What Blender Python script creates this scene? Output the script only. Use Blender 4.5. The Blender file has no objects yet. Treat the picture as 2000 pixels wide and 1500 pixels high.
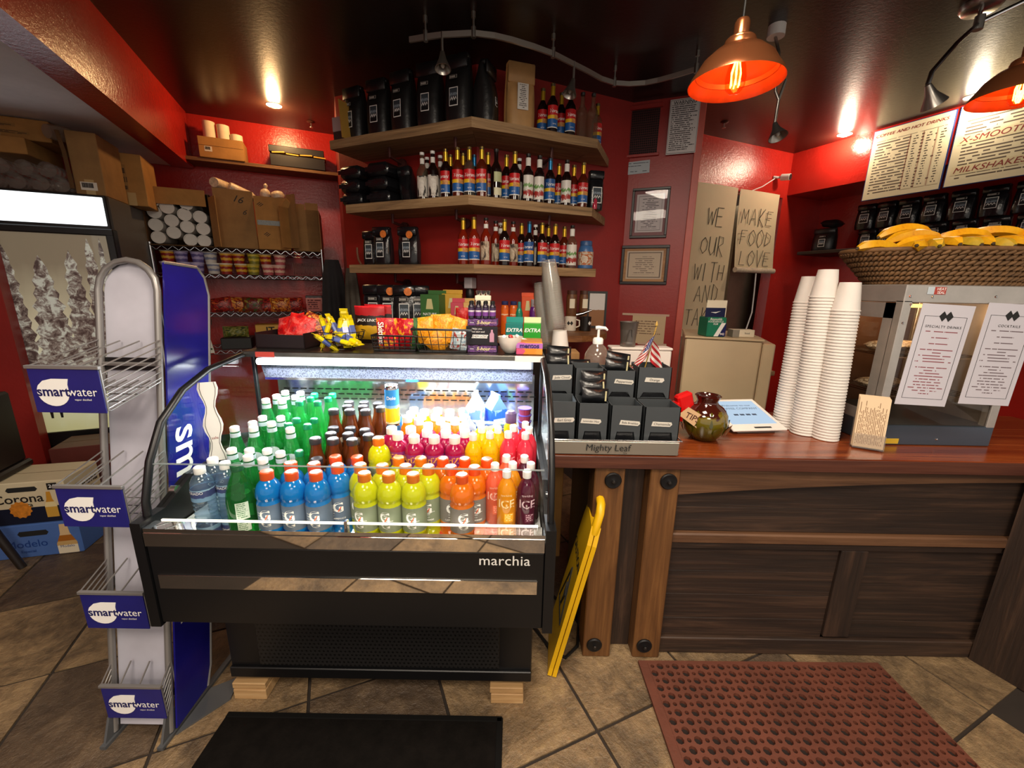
import bpy, math, random
from mathutils import Matrix, Vector
random.seed(7)
R = math.radians
C = bpy.context.scene.collection
SC = bpy.context.scene
PI = math.pi

# ------------------------------------------------------------------ camera
cam_d = bpy.data.cameras.new('camera')
cam_d.sensor_width = 36.0
cam_d.lens = 14.4
cam_d.clip_start = 0.02
cam = bpy.data.objects.new('camera', cam_d)
C.objects.link(cam)
_p, _r = R(13.3), R(1.0)
_f = Vector((0, math.cos(_p), -math.sin(_p)))
_x = Vector((1, 0, 0))
_d = _f.cross(_x)
_right = _x * math.cos(_r) - _d * math.sin(_r)
_down = _d * math.cos(_r) + _x * math.sin(_r)
_m = Matrix((_right, -_down, -_f)).transposed().to_4x4()
_m.translation = (0, 0, 1.55)
cam.matrix_world = _m
SC.camera = cam

# ------------------------------------------------------------------ world and large lights
w = bpy.data.worlds.new('world')
SC.world = w
w.use_nodes = True
w.node_tree.nodes['Background'].inputs[0].default_value = (1.0, 0.90, 0.80, 1)
w.node_tree.nodes['Background'].inputs[1].default_value = 0.55
SC.view_settings.view_transform = 'Standard'
SC.view_settings.look = 'None'
SC.view_settings.gamma = 1.0
SC.view_settings.exposure = 0.5
SC.cycles.max_bounces = 8
SC.cycles.transparent_max_bounces = 24
SC.cycles.glossy_bounces = 4
SC.cycles.caustics_reflective = False
SC.cycles.caustics_refractive = False
SC.cycles.sample_clamp_indirect = 6.0


def light(name, kind, loc, energy, col, size=0.1, rot=(0, 0, 0), **kw):
    d = bpy.data.lights.new(name, kind)
    d.energy = energy
    d.color = col
    if kind == 'AREA':
        d.size = size
        if 'size_y' in kw:
            d.shape = 'RECTANGLE'
            d.size_y = kw['size_y']
    elif kind == 'SPOT':
        d.shadow_soft_size = size
        d.spot_size = kw.get('angle', R(110))
        d.spot_blend = kw.get('blend', 0.6)
    else:
        d.shadow_soft_size = size
    o = bpy.data.objects.new(name, d)
    C.objects.link(o)
    o.location = loc
    o.rotation_euler = rot
    return o


WARM = (1.0, 0.72, 0.45)
NEUT = (1.0, 0.86, 0.70)
light('room_fill_light', 'AREA', (0.1, 0.7, 2.93), 34, NEUT, 0.6)  # unseen fill light added overhead to brighten shelf fronts and floor
# unseen area lights added behind the camera as room fill
light('room_fill_light', 'AREA', (-0.9, -0.7, 2.9), 40, NEUT, 0.9)
light('room_fill_light', 'AREA', (1.3, -0.5, 2.9), 40, NEUT, 0.9)
light('room_fill_light', 'AREA', (0.2, -2.6, 2.9), 60, NEUT, 1.2)


# ------------------------------------------------------------------ materials
def lin(h):
    if isinstance(h, str):
        h = h.lstrip('#')
        c = [int(h[i:i + 2], 16) / 255 for i in (0, 2, 4)]
        return tuple(((v / 12.92) if v <= 0.04045 else ((v + 0.055) / 1.055) ** 2.4) for v in c) + (1,)
    return tuple(h) + (1,)


MATS = {}


class NT:
    def __init__(s, name):
        s.m = bpy.data.materials.new(name)
        s.m.use_nodes = True
        s.t = s.m.node_tree
        s.t.nodes.clear()
        s.out = s.t.nodes.new('ShaderNodeOutputMaterial')

    def n(s, typ, **kw):
        nd = s.t.nodes.new('ShaderNode' + typ)
        for k, v in kw.items():
            setattr(nd, k, v)
        return nd

    def l(s, a, b):
        s.t.links.new(a, b)

    def bsdf(s, col, rough=0.5, metal=0.0, spec=0.5, **kw):
        b = s.n('BsdfPrincipled')
        if hasattr(col, 'is_linked') or hasattr(col, 'links'):
            s.l(col, b.inputs['Base Color'])
        else:
            b.inputs['Base Color'].default_value = col
        b.inputs['Roughness'].default_value = rough
        b.inputs['Metallic'].default_value = metal
        b.inputs['Specular IOR Level'].default_value = spec
        for k, v in kw.items():
            b.inputs[k].default_value = v
        return b

    def coord(s, which='Object', scale=(1, 1, 1), rot=(0, 0, 0), loc=(0, 0, 0)):
        tc = s.n('TexCoord')
        mp = s.n('Mapping')
        mp.inputs['Scale'].default_value = scale
        mp.inputs['Rotation'].default_value = rot
        mp.inputs['Location'].default_value = loc
        s.l(tc.outputs[which], mp.inputs[0])
        return mp.outputs[0]

    def noise(s, vec, scale=5, detail=3, rough=0.6, dist=0.0):
        nd = s.n('TexNoise')
        nd.inputs['Scale'].default_value = scale
        nd.inputs['Detail'].default_value = detail
        nd.inputs['Roughness'].default_value = rough
        nd.inputs['Distortion'].default_value = dist
        s.l(vec, nd.inputs['Vector'])
        return nd.outputs['Fac']

    def ramp(s, fac, stops, mode='LINEAR'):
        r = s.n('ValToRGB')
        r.color_ramp.interpolation = mode
        e = r.color_ramp.elements
        while len(e) < len(stops):
            e.new(0.5)
        for i, (p, c) in enumerate(stops):
            e[i].position = p
            e[i].color = c if len(c) == 4 else tuple(c) + (1,)
        s.l(fac, r.inputs[0])
        return r.outputs[0]

    def bump(s, h, b, strength=0.3, dist=0.01):
        bp = s.n('Bump')
        bp.inputs['Strength'].default_value = strength
        bp.inputs['Distance'].default_value = dist
        s.l(h, bp.inputs['Height'])
        s.l(bp.outputs[0], b.inputs['Normal'])

    def math(s, op, a, b=None):
        nd = s.n('Math', operation=op)
        for i, v in enumerate((a, b)):
            if v is None:
                continue
            if isinstance(v, (int, float)):
                nd.inputs[i].default_value = v
            else:
                s.l(v, nd.inputs[i])
        return nd.outputs[0]

    def mix(s, fac, a, b):
        nd = s.n('Mix', data_type='RGBA')
        if isinstance(fac, (int, float)):
            nd.inputs[0].default_value = fac
        else:
            s.l(fac, nd.inputs[0])
        for i, v in ((6, a), (7, b)):
            if isinstance(v, tuple):
                nd.inputs[i].default_value = v
            else:
                s.l(v, nd.inputs[i])
        return nd.outputs[2]

    def done(s, sh):
        s.l(sh, s.out.inputs[0])
        return s.m


def pm(name, col, rough=0.5, metal=0.0, spec=0.5, var=0.0, vs=6.0, bump=0.0, bs=40.0, **kw):
    """plain principled material with a little mottling and fine relief"""
    if name in MATS:
        return MATS[name]
    t = NT(name)
    c = lin(col)
    vec = t.coord() if (var or bump) else None
    if var:
        f = t.noise(vec, vs, 4)
        lo = tuple(x * (1 - var) for x in c[:3]) + (1,)
        hi = tuple(min(1, x * (1 + var)) for x in c[:3]) + (1,)
        b = t.bsdf(t.ramp(f, [(0.3, lo), (0.7, hi)]), rough, metal, spec, **kw)
    else:
        b = t.bsdf(c, rough, metal, spec, **kw)
    if bump:
        t.bump(t.noise(vec, bs, 3), b, bump, 0.004)
    MATS[name] = t.done(b.outputs[0])
    return MATS[name]


def wood(name, c1, c2, c3, axis=0, scale=1.0, rough=0.6, bump=0.4, coat=0.0, rnd=True):
    if name in MATS:
        return MATS[name]
    t = NT(name)
    sc = [9.0 * scale] * 3
    sc[axis] = 0.7 * scale
    oi = t.n('ObjectInfo')
    tc = t.n('TexCoord')
    ad = t.n('VectorMath', operation='ADD')
    cb = t.n('CombineXYZ')
    rv = t.math('MULTIPLY', oi.outputs['Random'], 13.0)
    for i in range(3):
        t.l(rv, cb.inputs[i])
    t.l(tc.outputs['Object'], ad.inputs[0])
    t.l(cb.outputs[0], ad.inputs[1])
    mp = t.n('Mapping')
    mp.inputs['Scale'].default_value = sc
    t.l(ad.outputs[0], mp.inputs[0])
    g1 = t.noise(mp.outputs[0], 2.2, 6, 0.65, 0.8)
    sc2 = [60.0 * scale] * 3
    sc2[axis] = 1.6 * scale
    mp2 = t.n('Mapping')
    mp2.inputs['Scale'].default_value = sc2
    t.l(ad.outputs[0], mp2.inputs[0])
    g2 = t.noise(mp2.outputs[0], 1.5, 4, 0.6)
    f = t.math('ADD', t.math('MULTIPLY', g1, 0.65), t.math('MULTIPLY', g2, 0.35))
    col = t.ramp(f, [(0.30, lin(c1)), (0.5, lin(c2)), (0.68, lin(c3))])
    b = t.bsdf(col, rough)
    b.inputs['Coat Weight'].default_value = coat
    b.inputs['Coat Roughness'].default_value = 0.25
    t.bump(f, b, bump, 0.006)
    MATS[name] = t.done(b.outputs[0])
    return MATS[name]


def glassy(name, tint=(1, 1, 1), rough=0.02, refl=1.0, ior=1.45, haze=0.0, hazecol=(1, 1, 1)):
    """thin-walled clear plastic or glass: tinted see-through with a Fresnel reflection"""
    if name in MATS:
        return MATS[name]
    t = NT(name)
    tr = t.n('BsdfTransparent')
    tr.inputs[0].default_value = tuple(tint) + (1,)
    gl = t.n('BsdfGlossy')
    gl.inputs['Roughness'].default_value = rough
    lw = t.n('LayerWeight')
    lw.inputs['Blend'].default_value = 0.5
    f0 = ((ior - 1) / (ior + 1)) ** 2
    fac = t.math('MULTIPLY', t.math('ADD', f0, t.math('MULTIPLY', t.math('POWER', lw.outputs['Facing'], 5.0), 1 - f0)), refl)
    fac = t.math('MINIMUM', fac, 1.0)
    base = tr.outputs[0]
    if haze:
        df = t.n('BsdfDiffuse')
        df.inputs[0].default_value = tuple(hazecol) + (1,)
        tl = t.n('BsdfTranslucent')
        tl.inputs[0].default_value = tuple(hazecol) + (1,)
        m0 = t.n('MixShader')
        t.l(df.outputs[0], m0.inputs[1])
        t.l(tl.outputs[0], m0.inputs[2])
        m1 = t.n('MixShader')
        m1.inputs[0].default_value = haze
        t.l(base, m1.inputs[1])
        t.l(m0.outputs[0], m1.inputs[2])
        base = m1.outputs[0]
    mx = t.n('MixShader')
    t.l(fac, mx.inputs[0])
    t.l(base, mx.inputs[1])
    t.l(gl.outputs[0], mx.inputs[2])
    MATS[name] = t.done(mx.outputs[0])
    return MATS[name]


def emis(name, col, strength):
    if name in MATS:
        return MATS[name]
    t = NT(name)
    e = t.n('Emission')
    e.inputs[0].default_value = lin(col)
    e.inputs[1].default_value = strength
    MATS[name] = t.done(e.outputs[0])
    return MATS[name]


def bands(name, stops, axis=2, rough=0.4, noise=0.0):
    """flat print: colour bands along one axis of the piece's own box"""
    if name in MATS:
        return MATS[name]
    t = NT(name)
    tc = t.n('TexCoord')
    sp = t.n('SeparateXYZ')
    t.l(tc.outputs['Generated'], sp.inputs[0])
    f = sp.outputs[axis]
    if noise:
        f = t.math('ADD', f, t.math('MULTIPLY', t.math('SUBTRACT', t.noise(tc.outputs['Generated'], 5, 2), 0.5), noise))
    col = t.ramp(f, [(p, lin(c)) for p, c in stops], 'CONSTANT')
    b = t.bsdf(col, rough)
    MATS[name] = t.done(b.outputs[0])
    return MATS[name]


def print_lines(name, paper, ink, n=30, ux=0, uy=2, margin=0.1, top=0.9, bottom=0.08, density=0.45, rough=0.7, words=26.0, centre=False, border=None, gaps=0.0):
    """a printed sheet: rows of small unreadable print in the piece's own box"""
    if name in MATS:
        return MATS[name]
    t = NT(name)
    tc = t.n('TexCoord')
    sp = t.n('SeparateXYZ')
    t.l(tc.outputs['Generated'], sp.inputs[0])
    X, Y = sp.outputs[ux], sp.outputs[uy]
    row = t.math('MULTIPLY', Y, float(n))
    fr = t.math('FRACT', row)
    idx = t.math('FLOOR', row)
    online = t.math('LESS_THAN', fr, density)
    cb = t.n('CombineXYZ')
    t.l(t.math('MULTIPLY', X, words), cb.inputs[0])
    t.l(t.math('MULTIPLY', idx, 3.7), cb.inputs[1])
    wn = t.n('TexNoise')
    wn.inputs['Scale'].default_value = 1.0
    wn.inputs['Detail'].default_value = 2
    t.l(cb.outputs[0], wn.inputs['Vector'])
    word = t.math('GREATER_THAN', wn.outputs['Fac'], 0.42)
    wh = t.n('TexWhiteNoise', noise_dimensions='1D')
    t.l(idx, wh.inputs['W'])
    if centre:
        half = t.math('ADD', 0.10, t.math('MULTIPLY', wh.outputs['Value'], 0.5 - margin - 0.10))
        dx = t.math('ABSOLUTE', t.math('SUBTRACT', X, 0.5))
        inx = t.math('LESS_THAN', dx, half)
    else:
        end = t.math('SUBTRACT', 1.0 - margin, t.math('MULTIPLY', wh.outputs['Value'], 0.25))
        inx = t.math('MULTIPLY', t.math('GREATER_THAN', X, margin), t.math('LESS_THAN', X, end))
    iny = t.math('MULTIPLY', t.math('GREATER_THAN', Y, bottom), t.math('LESS_THAN', Y, top))
    f = t.math('MULTIPLY', t.math('MULTIPLY', online, word), t.math('MULTIPLY', inx, iny))
    if gaps:
        wh2 = t.n('TexWhiteNoise', noise_dimensions='1D')
        t.l(t.math('ADD', idx, 77.0), wh2.inputs['W'])
        f = t.math('MULTIPLY', f, t.math('GREATER_THAN', wh2.outputs['Value'], gaps))
    col = t.mix(f, lin(paper), lin(ink))
    if border:
        dx = t.math('ABSOLUTE', t.math('SUBTRACT', X, 0.5))
        dy = t.math('ABSOLUTE', t.math('SUBTRACT', Y, 0.5))
        mx, my, wd = border
        ox = t.math('MULTIPLY', t.math('LESS_THAN', dx, mx), t.math('LESS_THAN', dy, my))
        ix = t.math('MULTIPLY', t.math('LESS_THAN', dx, mx - wd), t.math('LESS_THAN', dy, my - wd))
        col = t.mix(t.math('SUBTRACT', ox, ix), col, lin(ink))
    b = t.bsdf(col, rough)
    MATS[name] = t.done(b.outputs[0])
    return MATS[name]


# ------------------------------------------------------------------ mesh builder
class G:
    def __init__(s, xf=None):
        s.v, s.f, s.xf = [], [], xf

    def add(s, vs, fs):
        o = len(s.v)
        if s.xf is not None:
            vs = [tuple(s.xf @ Vector(p)) for p in vs]
        s.v.extend(vs)
        s.f.extend([tuple(i + o for i in f) for f in fs])
        return s

    def box(s, x0, x1, y0, y1, z0, z1, b=0.0):
        if not b:
            vs = [(x, y, z) for z in (z0, z1) for y in (y0, y1) for x in (x0, x1)]
            return s.add(vs, [(0, 2, 3, 1), (4, 5, 7, 6), (0, 1, 5, 4), (2, 6, 7, 3), (0, 4, 6, 2), (1, 3, 7, 5)])
        vs, ix = [], {}
        X, Y, Z = (x0, x1), (y0, y1), (z0, z1)
        for i in (0, 1):
            for j in (0, 1):
                for k in (0, 1):
                    sx, sy, sz = (1, -1)[i], (1, -1)[j], (1, -1)[k]
                    for a in range(3):
                        p = [X[i], Y[j], Z[k]]
                        for q, sg in enumerate((sx, sy, sz)):
                            if q != a:
                                p[q] += sg * b
                        ix[(i, j, k, a)] = len(vs)
                        vs.append(tuple(p))
        # vertex a lies on the face whose normal is axis a: face a uses vertices offset in the other axes
        fs = []
        def q(*ks):
            fs.append(tuple(ix[k] for k in ks))
        for i in (0, 1):
            a = [(i, 0, 0, 0), (i, 1, 0, 0), (i, 1, 1, 0), (i, 0, 1, 0)]
            q(*(a if i else a[::-1]))
            a = [(0, i, 0, 1), (0, i, 1, 1), (1, i, 1, 1), (1, i, 0, 1)]
            q(*(a if i else a[::-1]))
            a = [(0, 0, i, 2), (1, 0, i, 2), (1, 1, i, 2), (0, 1, i, 2)]
            q(*(a if i else a[::-1]))
        for i in (0, 1):
            for j in (0, 1):
                a = [(i, j, 0, 0), (i, j, 1, 0), (i, j, 1, 1), (i, j, 0, 1)]
                q(*(a if (i + j) % 2 else a[::-1]))
                a = [(i, 0, j, 0), (i, 0, j, 2), (i, 1, j, 2), (i, 1, j, 0)]
                q(*(a if (i + j) % 2 == 0 else a[::-1]))
                a = [(0, i, j, 1), (1, i, j, 1), (1, i, j, 2), (0, i, j, 2)]
                q(*(a if (i + j) % 2 else a[::-1]))
                for k in (0, 1):
                    a = [(i, j, k, 0), (i, j, k, 1), (i, j, k, 2)]
                    q(*(a if (i + j + k) % 2 else a[::-1]))
        return s.add(vs, fs)

    def cyl(s, p0, p1, r0, r1=None, n=12, cap=True):
        r1 = r0 if r1 is None else r1
        p0, p1 = Vector(p0), Vector(p1)
        d = (p1 - p0).normalized()
        a = d.orthogonal().normalized()
        b = d.cross(a)
        vs = []
        for p, r in ((p0, r0), (p1, r1)):
            for i in range(n):
                t = 2 * PI * i / n
                vs.append(tuple(p + a * (r * math.cos(t)) + b * (r * math.sin(t))))
        fs = [(i, (i + 1) % n, n + (i + 1) % n, n + i) for i in range(n)]
        if cap:
            fs += [tuple(range(n))[::-1], tuple(range(n, 2 * n))]
        return s.add(vs, fs)

    def lathe(s, prof, n=16, cx=0, cy=0, a0=0.0, a1=2 * PI, cap=True):
        full = abs(a1 - a0 - 2 * PI) < 1e-6
        k = n if full else n + 1
        vs, fs = [], []
        for (r, z) in prof:
            for i in range(k):
                t = a0 + (a1 - a0) * i / n
                vs.append((cx + r * math.cos(t), cy + r * math.sin(t), z))
        for j in range(len(prof) - 1):
            for i in range(n):
                i2 = (i + 1) % k
                fs.append((j * k + i, j * k + i2, (j + 1) * k + i2, (j + 1) * k + i))
        if full and cap:
            if prof[0][0] > 1e-5:
                fs.append(tuple(range(k))[::-1])
            if prof[-1][0] > 1e-5:
                fs.append(tuple(range((len(prof) - 1) * k, len(prof) * k)))
        return s.add(vs, fs)

    def tube(s, pts, r, n=6, closed=False):
        pts = [Vector(p) for p in pts]
        m = len(pts)
        vs, fs = [], []
        up = None
        for i, p in enumerate(pts):
            if closed:
                d = (pts[(i + 1) % m] - pts[i - 1]).normalized()
            else:
                d = (pts[min(i + 1, m - 1)] - pts[max(i - 1, 0)]).normalized()
            if up is None:
                up = d.orthogonal().normalized()
            a = (up - d * up.dot(d))
            a = a.normalized() if a.length > 1e-6 else d.orthogonal().normalized()
            up = a
            b = d.cross(a)
            rr = r[i] if isinstance(r, (list, tuple)) else r
            for k in range(n):
                t = 2 * PI * k / n
                vs.append(tuple(p + a * (rr * math.cos(t)) + b * (rr * math.sin(t))))
        for i in range(m if closed else m - 1):
            j = (i + 1) % m
            for k in range(n):
                k2 = (k + 1) % n
                fs.append((i * n + k, i * n + k2, j * n + k2, j * n + k))
        if not closed:
            fs += [tuple(range(n))[::-1], tuple(range((m - 1) * n, m * n))]
        return s.add(vs, fs)

    def prism(s, poly, h0, h1, plane='xy'):
        n = len(poly)
        def P(a, b, h):
            return (a, b, h) if plane == 'xy' else ((a, h, b) if plane == 'xz' else (h, a, b))
        vs = [P(a, b, h0) for a, b in poly] + [P(a, b, h1) for a, b in poly]
        fs = [tuple(range(n))[::-1], tuple(range(n, 2 * n))]
        fs += [(i, (i + 1) % n, n + (i + 1) % n, n + i) for i in range(n)]
        return s.add(vs, fs)

    def grid(s, fn, nu, nv, thick=None):
        vs = [tuple(fn(i / nu, j / nv)) for j in range(nv + 1) for i in range(nu + 1)]
        k = nu + 1
        fs = [(j * k + i, j * k + i + 1, (j + 1) * k + i + 1, (j + 1) * k + i) for j in range(nv) for i in range(nu)]
        return s.add(vs, fs)

    def mesh(s, name, smooth=None):
        me = bpy.data.meshes.new(name)
        me.from_pydata(s.v, [], s.f)
        if smooth:
            me.shade_smooth()
            me.set_sharp_from_angle(angle=R(smooth))
        me.update()
        return me


NAMES = {}


def obj(name, g, mat, parent=None, loc=(0, 0, 0), rot=(0, 0, 0), smooth=None, label=None, kind=None):
    me = g if isinstance(g, bpy.types.Mesh) else g.mesh(name, smooth)
    if mat is not None and len(me.materials) == 0:
        me.materials.append(mat)
    o = bpy.data.objects.new(name, me)
    C.objects.link(o)
    o.parent = parent
    o.location = loc
    o.rotation_euler = rot
    if label:
        o['label'] = label
    if kind:
        o['kind'] = kind
    return o


def thing(name, label, cat, loc=(0, 0, 0), rz=0.0, group=None, rot=None):
    o = bpy.data.objects.new(name, None)
    o.empty_display_size = 0.05
    C.objects.link(o)
    o.location = loc
    o.rotation_euler = rot if rot else (0, 0, rz)
    o['label'] = label
    o['category'] = cat
    if group:
        o['group'] = group
    return o


def solo(name, g, mat, label, cat, loc=(0, 0, 0), rot=(0, 0, 0), smooth=None, group=None):
    o = obj(name, g, mat, None, loc, rot, smooth, label)
    o['category'] = cat
    if group:
        o['group'] = group
    return o


def struct(name, g, mat, loc=(0, 0, 0), rot=(0, 0, 0), smooth=None, label=None, cat=None):
    o = obj(name, g, mat, None, loc, rot, smooth, label, 'structure')
    if cat:
        o['category'] = cat
    return o


def kids(o):
    return [c for c in list(C.objects) if c.parent == o]


TREE = {}


def dup(root, loc, rz=0.0, label=None, group=None, rot=None, scale=None):
    """a copy of a thing with copies of its parts and their sub-parts"""
    if root.name not in TREE:
        ch = [c for c in root.children]
        TREE[root.name] = [(c, [d for d in c.children]) for c in ch]
    r = root.copy()
    C.objects.link(r)
    r.location = loc
    r.rotation_euler = rot if rot else (0, 0, rz)
    if scale:
        r.scale = scale
    if label:
        r['label'] = label
    if group:
        r['group'] = group
    for c, ds in TREE[root.name]:
        k = c.copy()
        C.objects.link(k)
        k.parent = r
        for d in ds:
            e = d.copy()
            C.objects.link(e)
            e.parent = k
    return r


class Placer:
    """first use moves the built thing itself, later uses copy it"""
    def __init__(s, root):
        s.root, s.used = root, False

    def __call__(s, loc, rz=0.0, label=None, group=None, rot=None, scale=None):
        if s.used:
            return dup(s.root, loc, rz, label, group, rot, scale)
        s.used = True
        if s.root.name not in TREE:
            TREE[s.root.name] = [(c, [d for d in c.children]) for c in s.root.children]
        r = s.root
        r.location = loc
        r.rotation_euler = rot if rot else (0, 0, rz)
        if scale:
            r.scale = scale
        if label:
            r['label'] = label
        if group:
            r['group'] = group
        return r


TXT = {}


def text_mesh(s, size=0.1, shear=0.0, bold=0.0, align='CENTER', spacing=1.0, sx=1.0, ext=0.0):
    """lettering as a flat mesh in the XZ plane, facing -Y"""
    key = (s, size, shear, bold, align, spacing, sx, ext)
    if key in TXT:
        return TXT[key].copy()
    cu = bpy.data.curves.new('lettering', 'FONT')
    cu.body = s
    cu.size = size
    cu.shear = shear
    cu.offset = bold * size
    cu.align_x = align
    cu.align_y = 'CENTER'
    cu.space_character = spacing
    cu.resolution_u = 3
    cu.extrude = ext
    cu.fill_mode = 'FRONT' if ext == 0 else 'BOTH'
    o = bpy.data.objects.new('lettering', cu)
    me = bpy.data.meshes.new_from_object(o)
    for v in me.vertices:
        v.co = Vector((v.co.x * sx, -v.co.z, v.co.y))
    me.update()
    bpy.data.objects.remove(o)
    TXT[key] = me
    return me.copy()


def text(s, mat, parent, loc, size=0.1, rot=(0, 0, 0), name='lettering', **kw):
    me = text_mesh(s, size, **kw)
    me.materials.clear()
    me.materials.append(mat)
    return obj(name, me, None, parent, loc, rot)


def wrap(me, r, ang=-PI / 2, zoff=0.0):
    """bend a flat lettering mesh round a vertical cylinder"""
    me = me.copy()
    for v in me.vertices:
        a = ang + v.co.x / r
        v.co = Vector((r * math.cos(a), r * math.sin(a), v.co.z + zoff))
    me.update()
    return me


def ordn(i):
    return ['first', 'second', 'third', 'fourth', 'fifth', 'sixth', 'seventh', 'eighth', 'ninth', 'tenth', 'eleventh', 'twelfth', 'thirteenth', 'fourteenth', 'fifteenth', 'sixteenth', 'seventeenth', 'eighteenth', 'nineteenth', 'twentieth'][i]


def Rz(a):
    return Matrix.Rotation(a, 4, 'Z')


def T(*p):
    return Matrix.Translation(p)


BV = R(23.3)      # the building's own axis against the counter front
BA = R(-24.2)     # the left run of the bottle wall
BC = R(-20.8)     # the wall of framed certificates

# common materials
m_white = pm('white_plastic', '#e8e6e2', 0.4)
m_black = pm('black_plastic', '#141414', 0.45)
m_blackmetal = pm('black_metal', '#0d0d0e', 0.35, 0.0, 0.5)
m_steel = pm('stainless_steel', '#b9b7b2', 0.28, 1.0, var=0.06, vs=20)
m_chrome = pm('chrome', '#d8d8d8', 0.12, 1.0)
m_mirror = pm('mirror_strip', '#e3ded6', 0.03, 1.0)
m_iron = pm('iron_pipe', '#4a2420', 0.5, 0.3)
m_ink = pm('ink', '#161616', 0.7)
m_inkred = pm('red_ink', '#8a1f1c', 0.7)
m_whiteink = pm('white_ink', '#f2f0ec', 0.6)
m_card = pm('cardboard', '#a9793f', 0.85, var=0.14, vs=9, bump=0.15, bs=60)
m_card2 = pm('cardboard_dull', '#8f6a3e', 0.85, var=0.16, vs=7, bump=0.15, bs=60)
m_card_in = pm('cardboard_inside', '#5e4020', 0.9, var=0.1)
m_paper = pm('paper_white', '#e9e6df', 0.75)
m_cream = pm('cream_paper', '#e6dcc3', 0.75)

# ================================================================== the room
def wall_paint(name, col, rough=0.38, bump=0.12):
    t = NT(name)
    vec = t.coord('Object')
    c = lin(col)
    f = t.noise(vec, 1.3, 5, 0.65)
    col_ = t.ramp(f, [(0.3, tuple(x * 0.78 for x in c[:3]) + (1,)), (0.7, tuple(x * 1.12 for x in c[:3]) + (1,))])
    b = t.bsdf(col_, rough)
    f2 = t.noise(vec, 38, 4, 0.7)
    t.bump(f2, b, bump, 0.01)
    MATS[name] = t.done(b.outputs[0])
    return MATS[name]


m_red = wall_paint('red_wall_paint', '#9c2620')
m_red_gloss = wall_paint('red_gloss_paint', '#b3261d', 0.22, 0.25)
m_ceil = wall_paint('dark_gloss_ceiling_paint', '#241712', 0.30, 0.10)
m_plaster = wall_paint('pale_soffit_plaster', '#e4dedc', 0.6, 0.2)
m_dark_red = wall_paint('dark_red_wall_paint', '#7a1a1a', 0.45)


def wall_seg(name, p, q, z0, z1, mat, th=0.06, back=1):
    """a wall slab from p to q, its face on the line p-q, thickness away from the room"""
    p, q = Vector((p[0], p[1])), Vector((q[0], q[1]))
    d = q - p
    a = math.atan2(d.y, d.x)
    g = G().box(0, d.length, 0, th * back, z0, z1)
    return struct(name, g, mat, (p.x, p.y, 0), (0, 0, a))


K = (-0.275, 3.162)
Q = (0.934, 3.702)
Rr = (1.405, 3.523)
wall_seg('wall_shelf_left', (-1.45, 3.690), K, 0, 3.0, m_red)
wall_seg('wall_shelf_right', K, Q, 0, 3.0, m_red)
wall_seg('wall_certificates', Q, Rr, 0, 3.0, m_red)
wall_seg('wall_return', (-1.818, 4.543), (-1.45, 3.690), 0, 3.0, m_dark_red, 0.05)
wall_seg('wall_back_left', (-4.2, 3.517), (-1.75, 4.572), 0, 3.0, m_red_gloss)
wall_seg('wall_kitchen_header', (1.30, 4.145), (2.93, 4.847), 2.55, 3.0, m_red_gloss, 0.12)
wall_seg('wall_kitchen_right', (2.93, 4.847), (3.75, 5.200), 0, 3.0, m_red_gloss, 0.12)
# soffit on the right that carries the menu boards
def upt(o, t):
    """a point on the right-hand building line: o metres behind the soffit face, t metres towards the room"""
    return (2.987 + 0.9184 * o + 0.3955 * t, 4.872 + 0.3955 * o - 0.9184 * t)
poly = [upt(0, 0), upt(0, 4.2), upt(1.5, 4.2), upt(1.5, 0)]
struct('trim_soffit_right', G().prism(poly, 2.58, 3.0), m_red_gloss)
wall_seg('wall_right', upt(0.62, 0), upt(0.62, 4.2), 0, 2.58, m_red_gloss, 0.08)
# dropped beam and low ceiling on the left
def bpt(t, o):
    return (-1.956 - 0.3955 * t - 0.9184 * o, 1.821 + 0.9184 * t - 0.3955 * o)
struct('trim_beam_left', G().prism([bpt(-2.2, 0), bpt(2.42, 0), bpt(2.42, 0.16), bpt(-2.2, 0.16)][::-1], 2.545, 3.0), m_red_gloss)
struct('ceiling_low_left', G().prism([bpt(-2.2, 0.16), bpt(2.42, 0.16), bpt(2.42, 2.4), bpt(-2.2, 2.4)][::-1], 2.55, 3.0), m_plaster)
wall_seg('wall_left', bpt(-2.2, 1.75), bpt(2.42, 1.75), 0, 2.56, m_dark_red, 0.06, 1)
struct('ceiling', G().box(-5, 6.5, -3.6, 7.2, 3.0, 3.06), m_ceil)
# trim at the end of the certificate wall
struct('trim_doorway', G(Rz(BC)).box(0, 0.055, -0.02, 0.07, 0, 3.0, 0.004), pm('salmon_trim_paint', '#c4584a', 0.4, var=0.1), (Rr[0] - 0.02, Rr[1] + 0.002, 0))

# kitchen seen through the doorway
m_kwall = pm('kitchen_wall_paint', '#6b5a48', 0.6, var=0.12)
m_brushed = pm('brushed_steel_panel', '#8d7f6c', 0.35, 1.0, var=0.2, vs=3)
wall_seg('wall_kitchen_back', (1.2, 5.6), (4.6, 7.05), 0, 3.0, m_kwall)
struct('wall_kitchen_steel', G().box(0, 0.62, 0, 0.04, 0.0, 2.5), m_brushed, (2.55, 5.02, 0), (0, 0, BV - R(12)))

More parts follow.
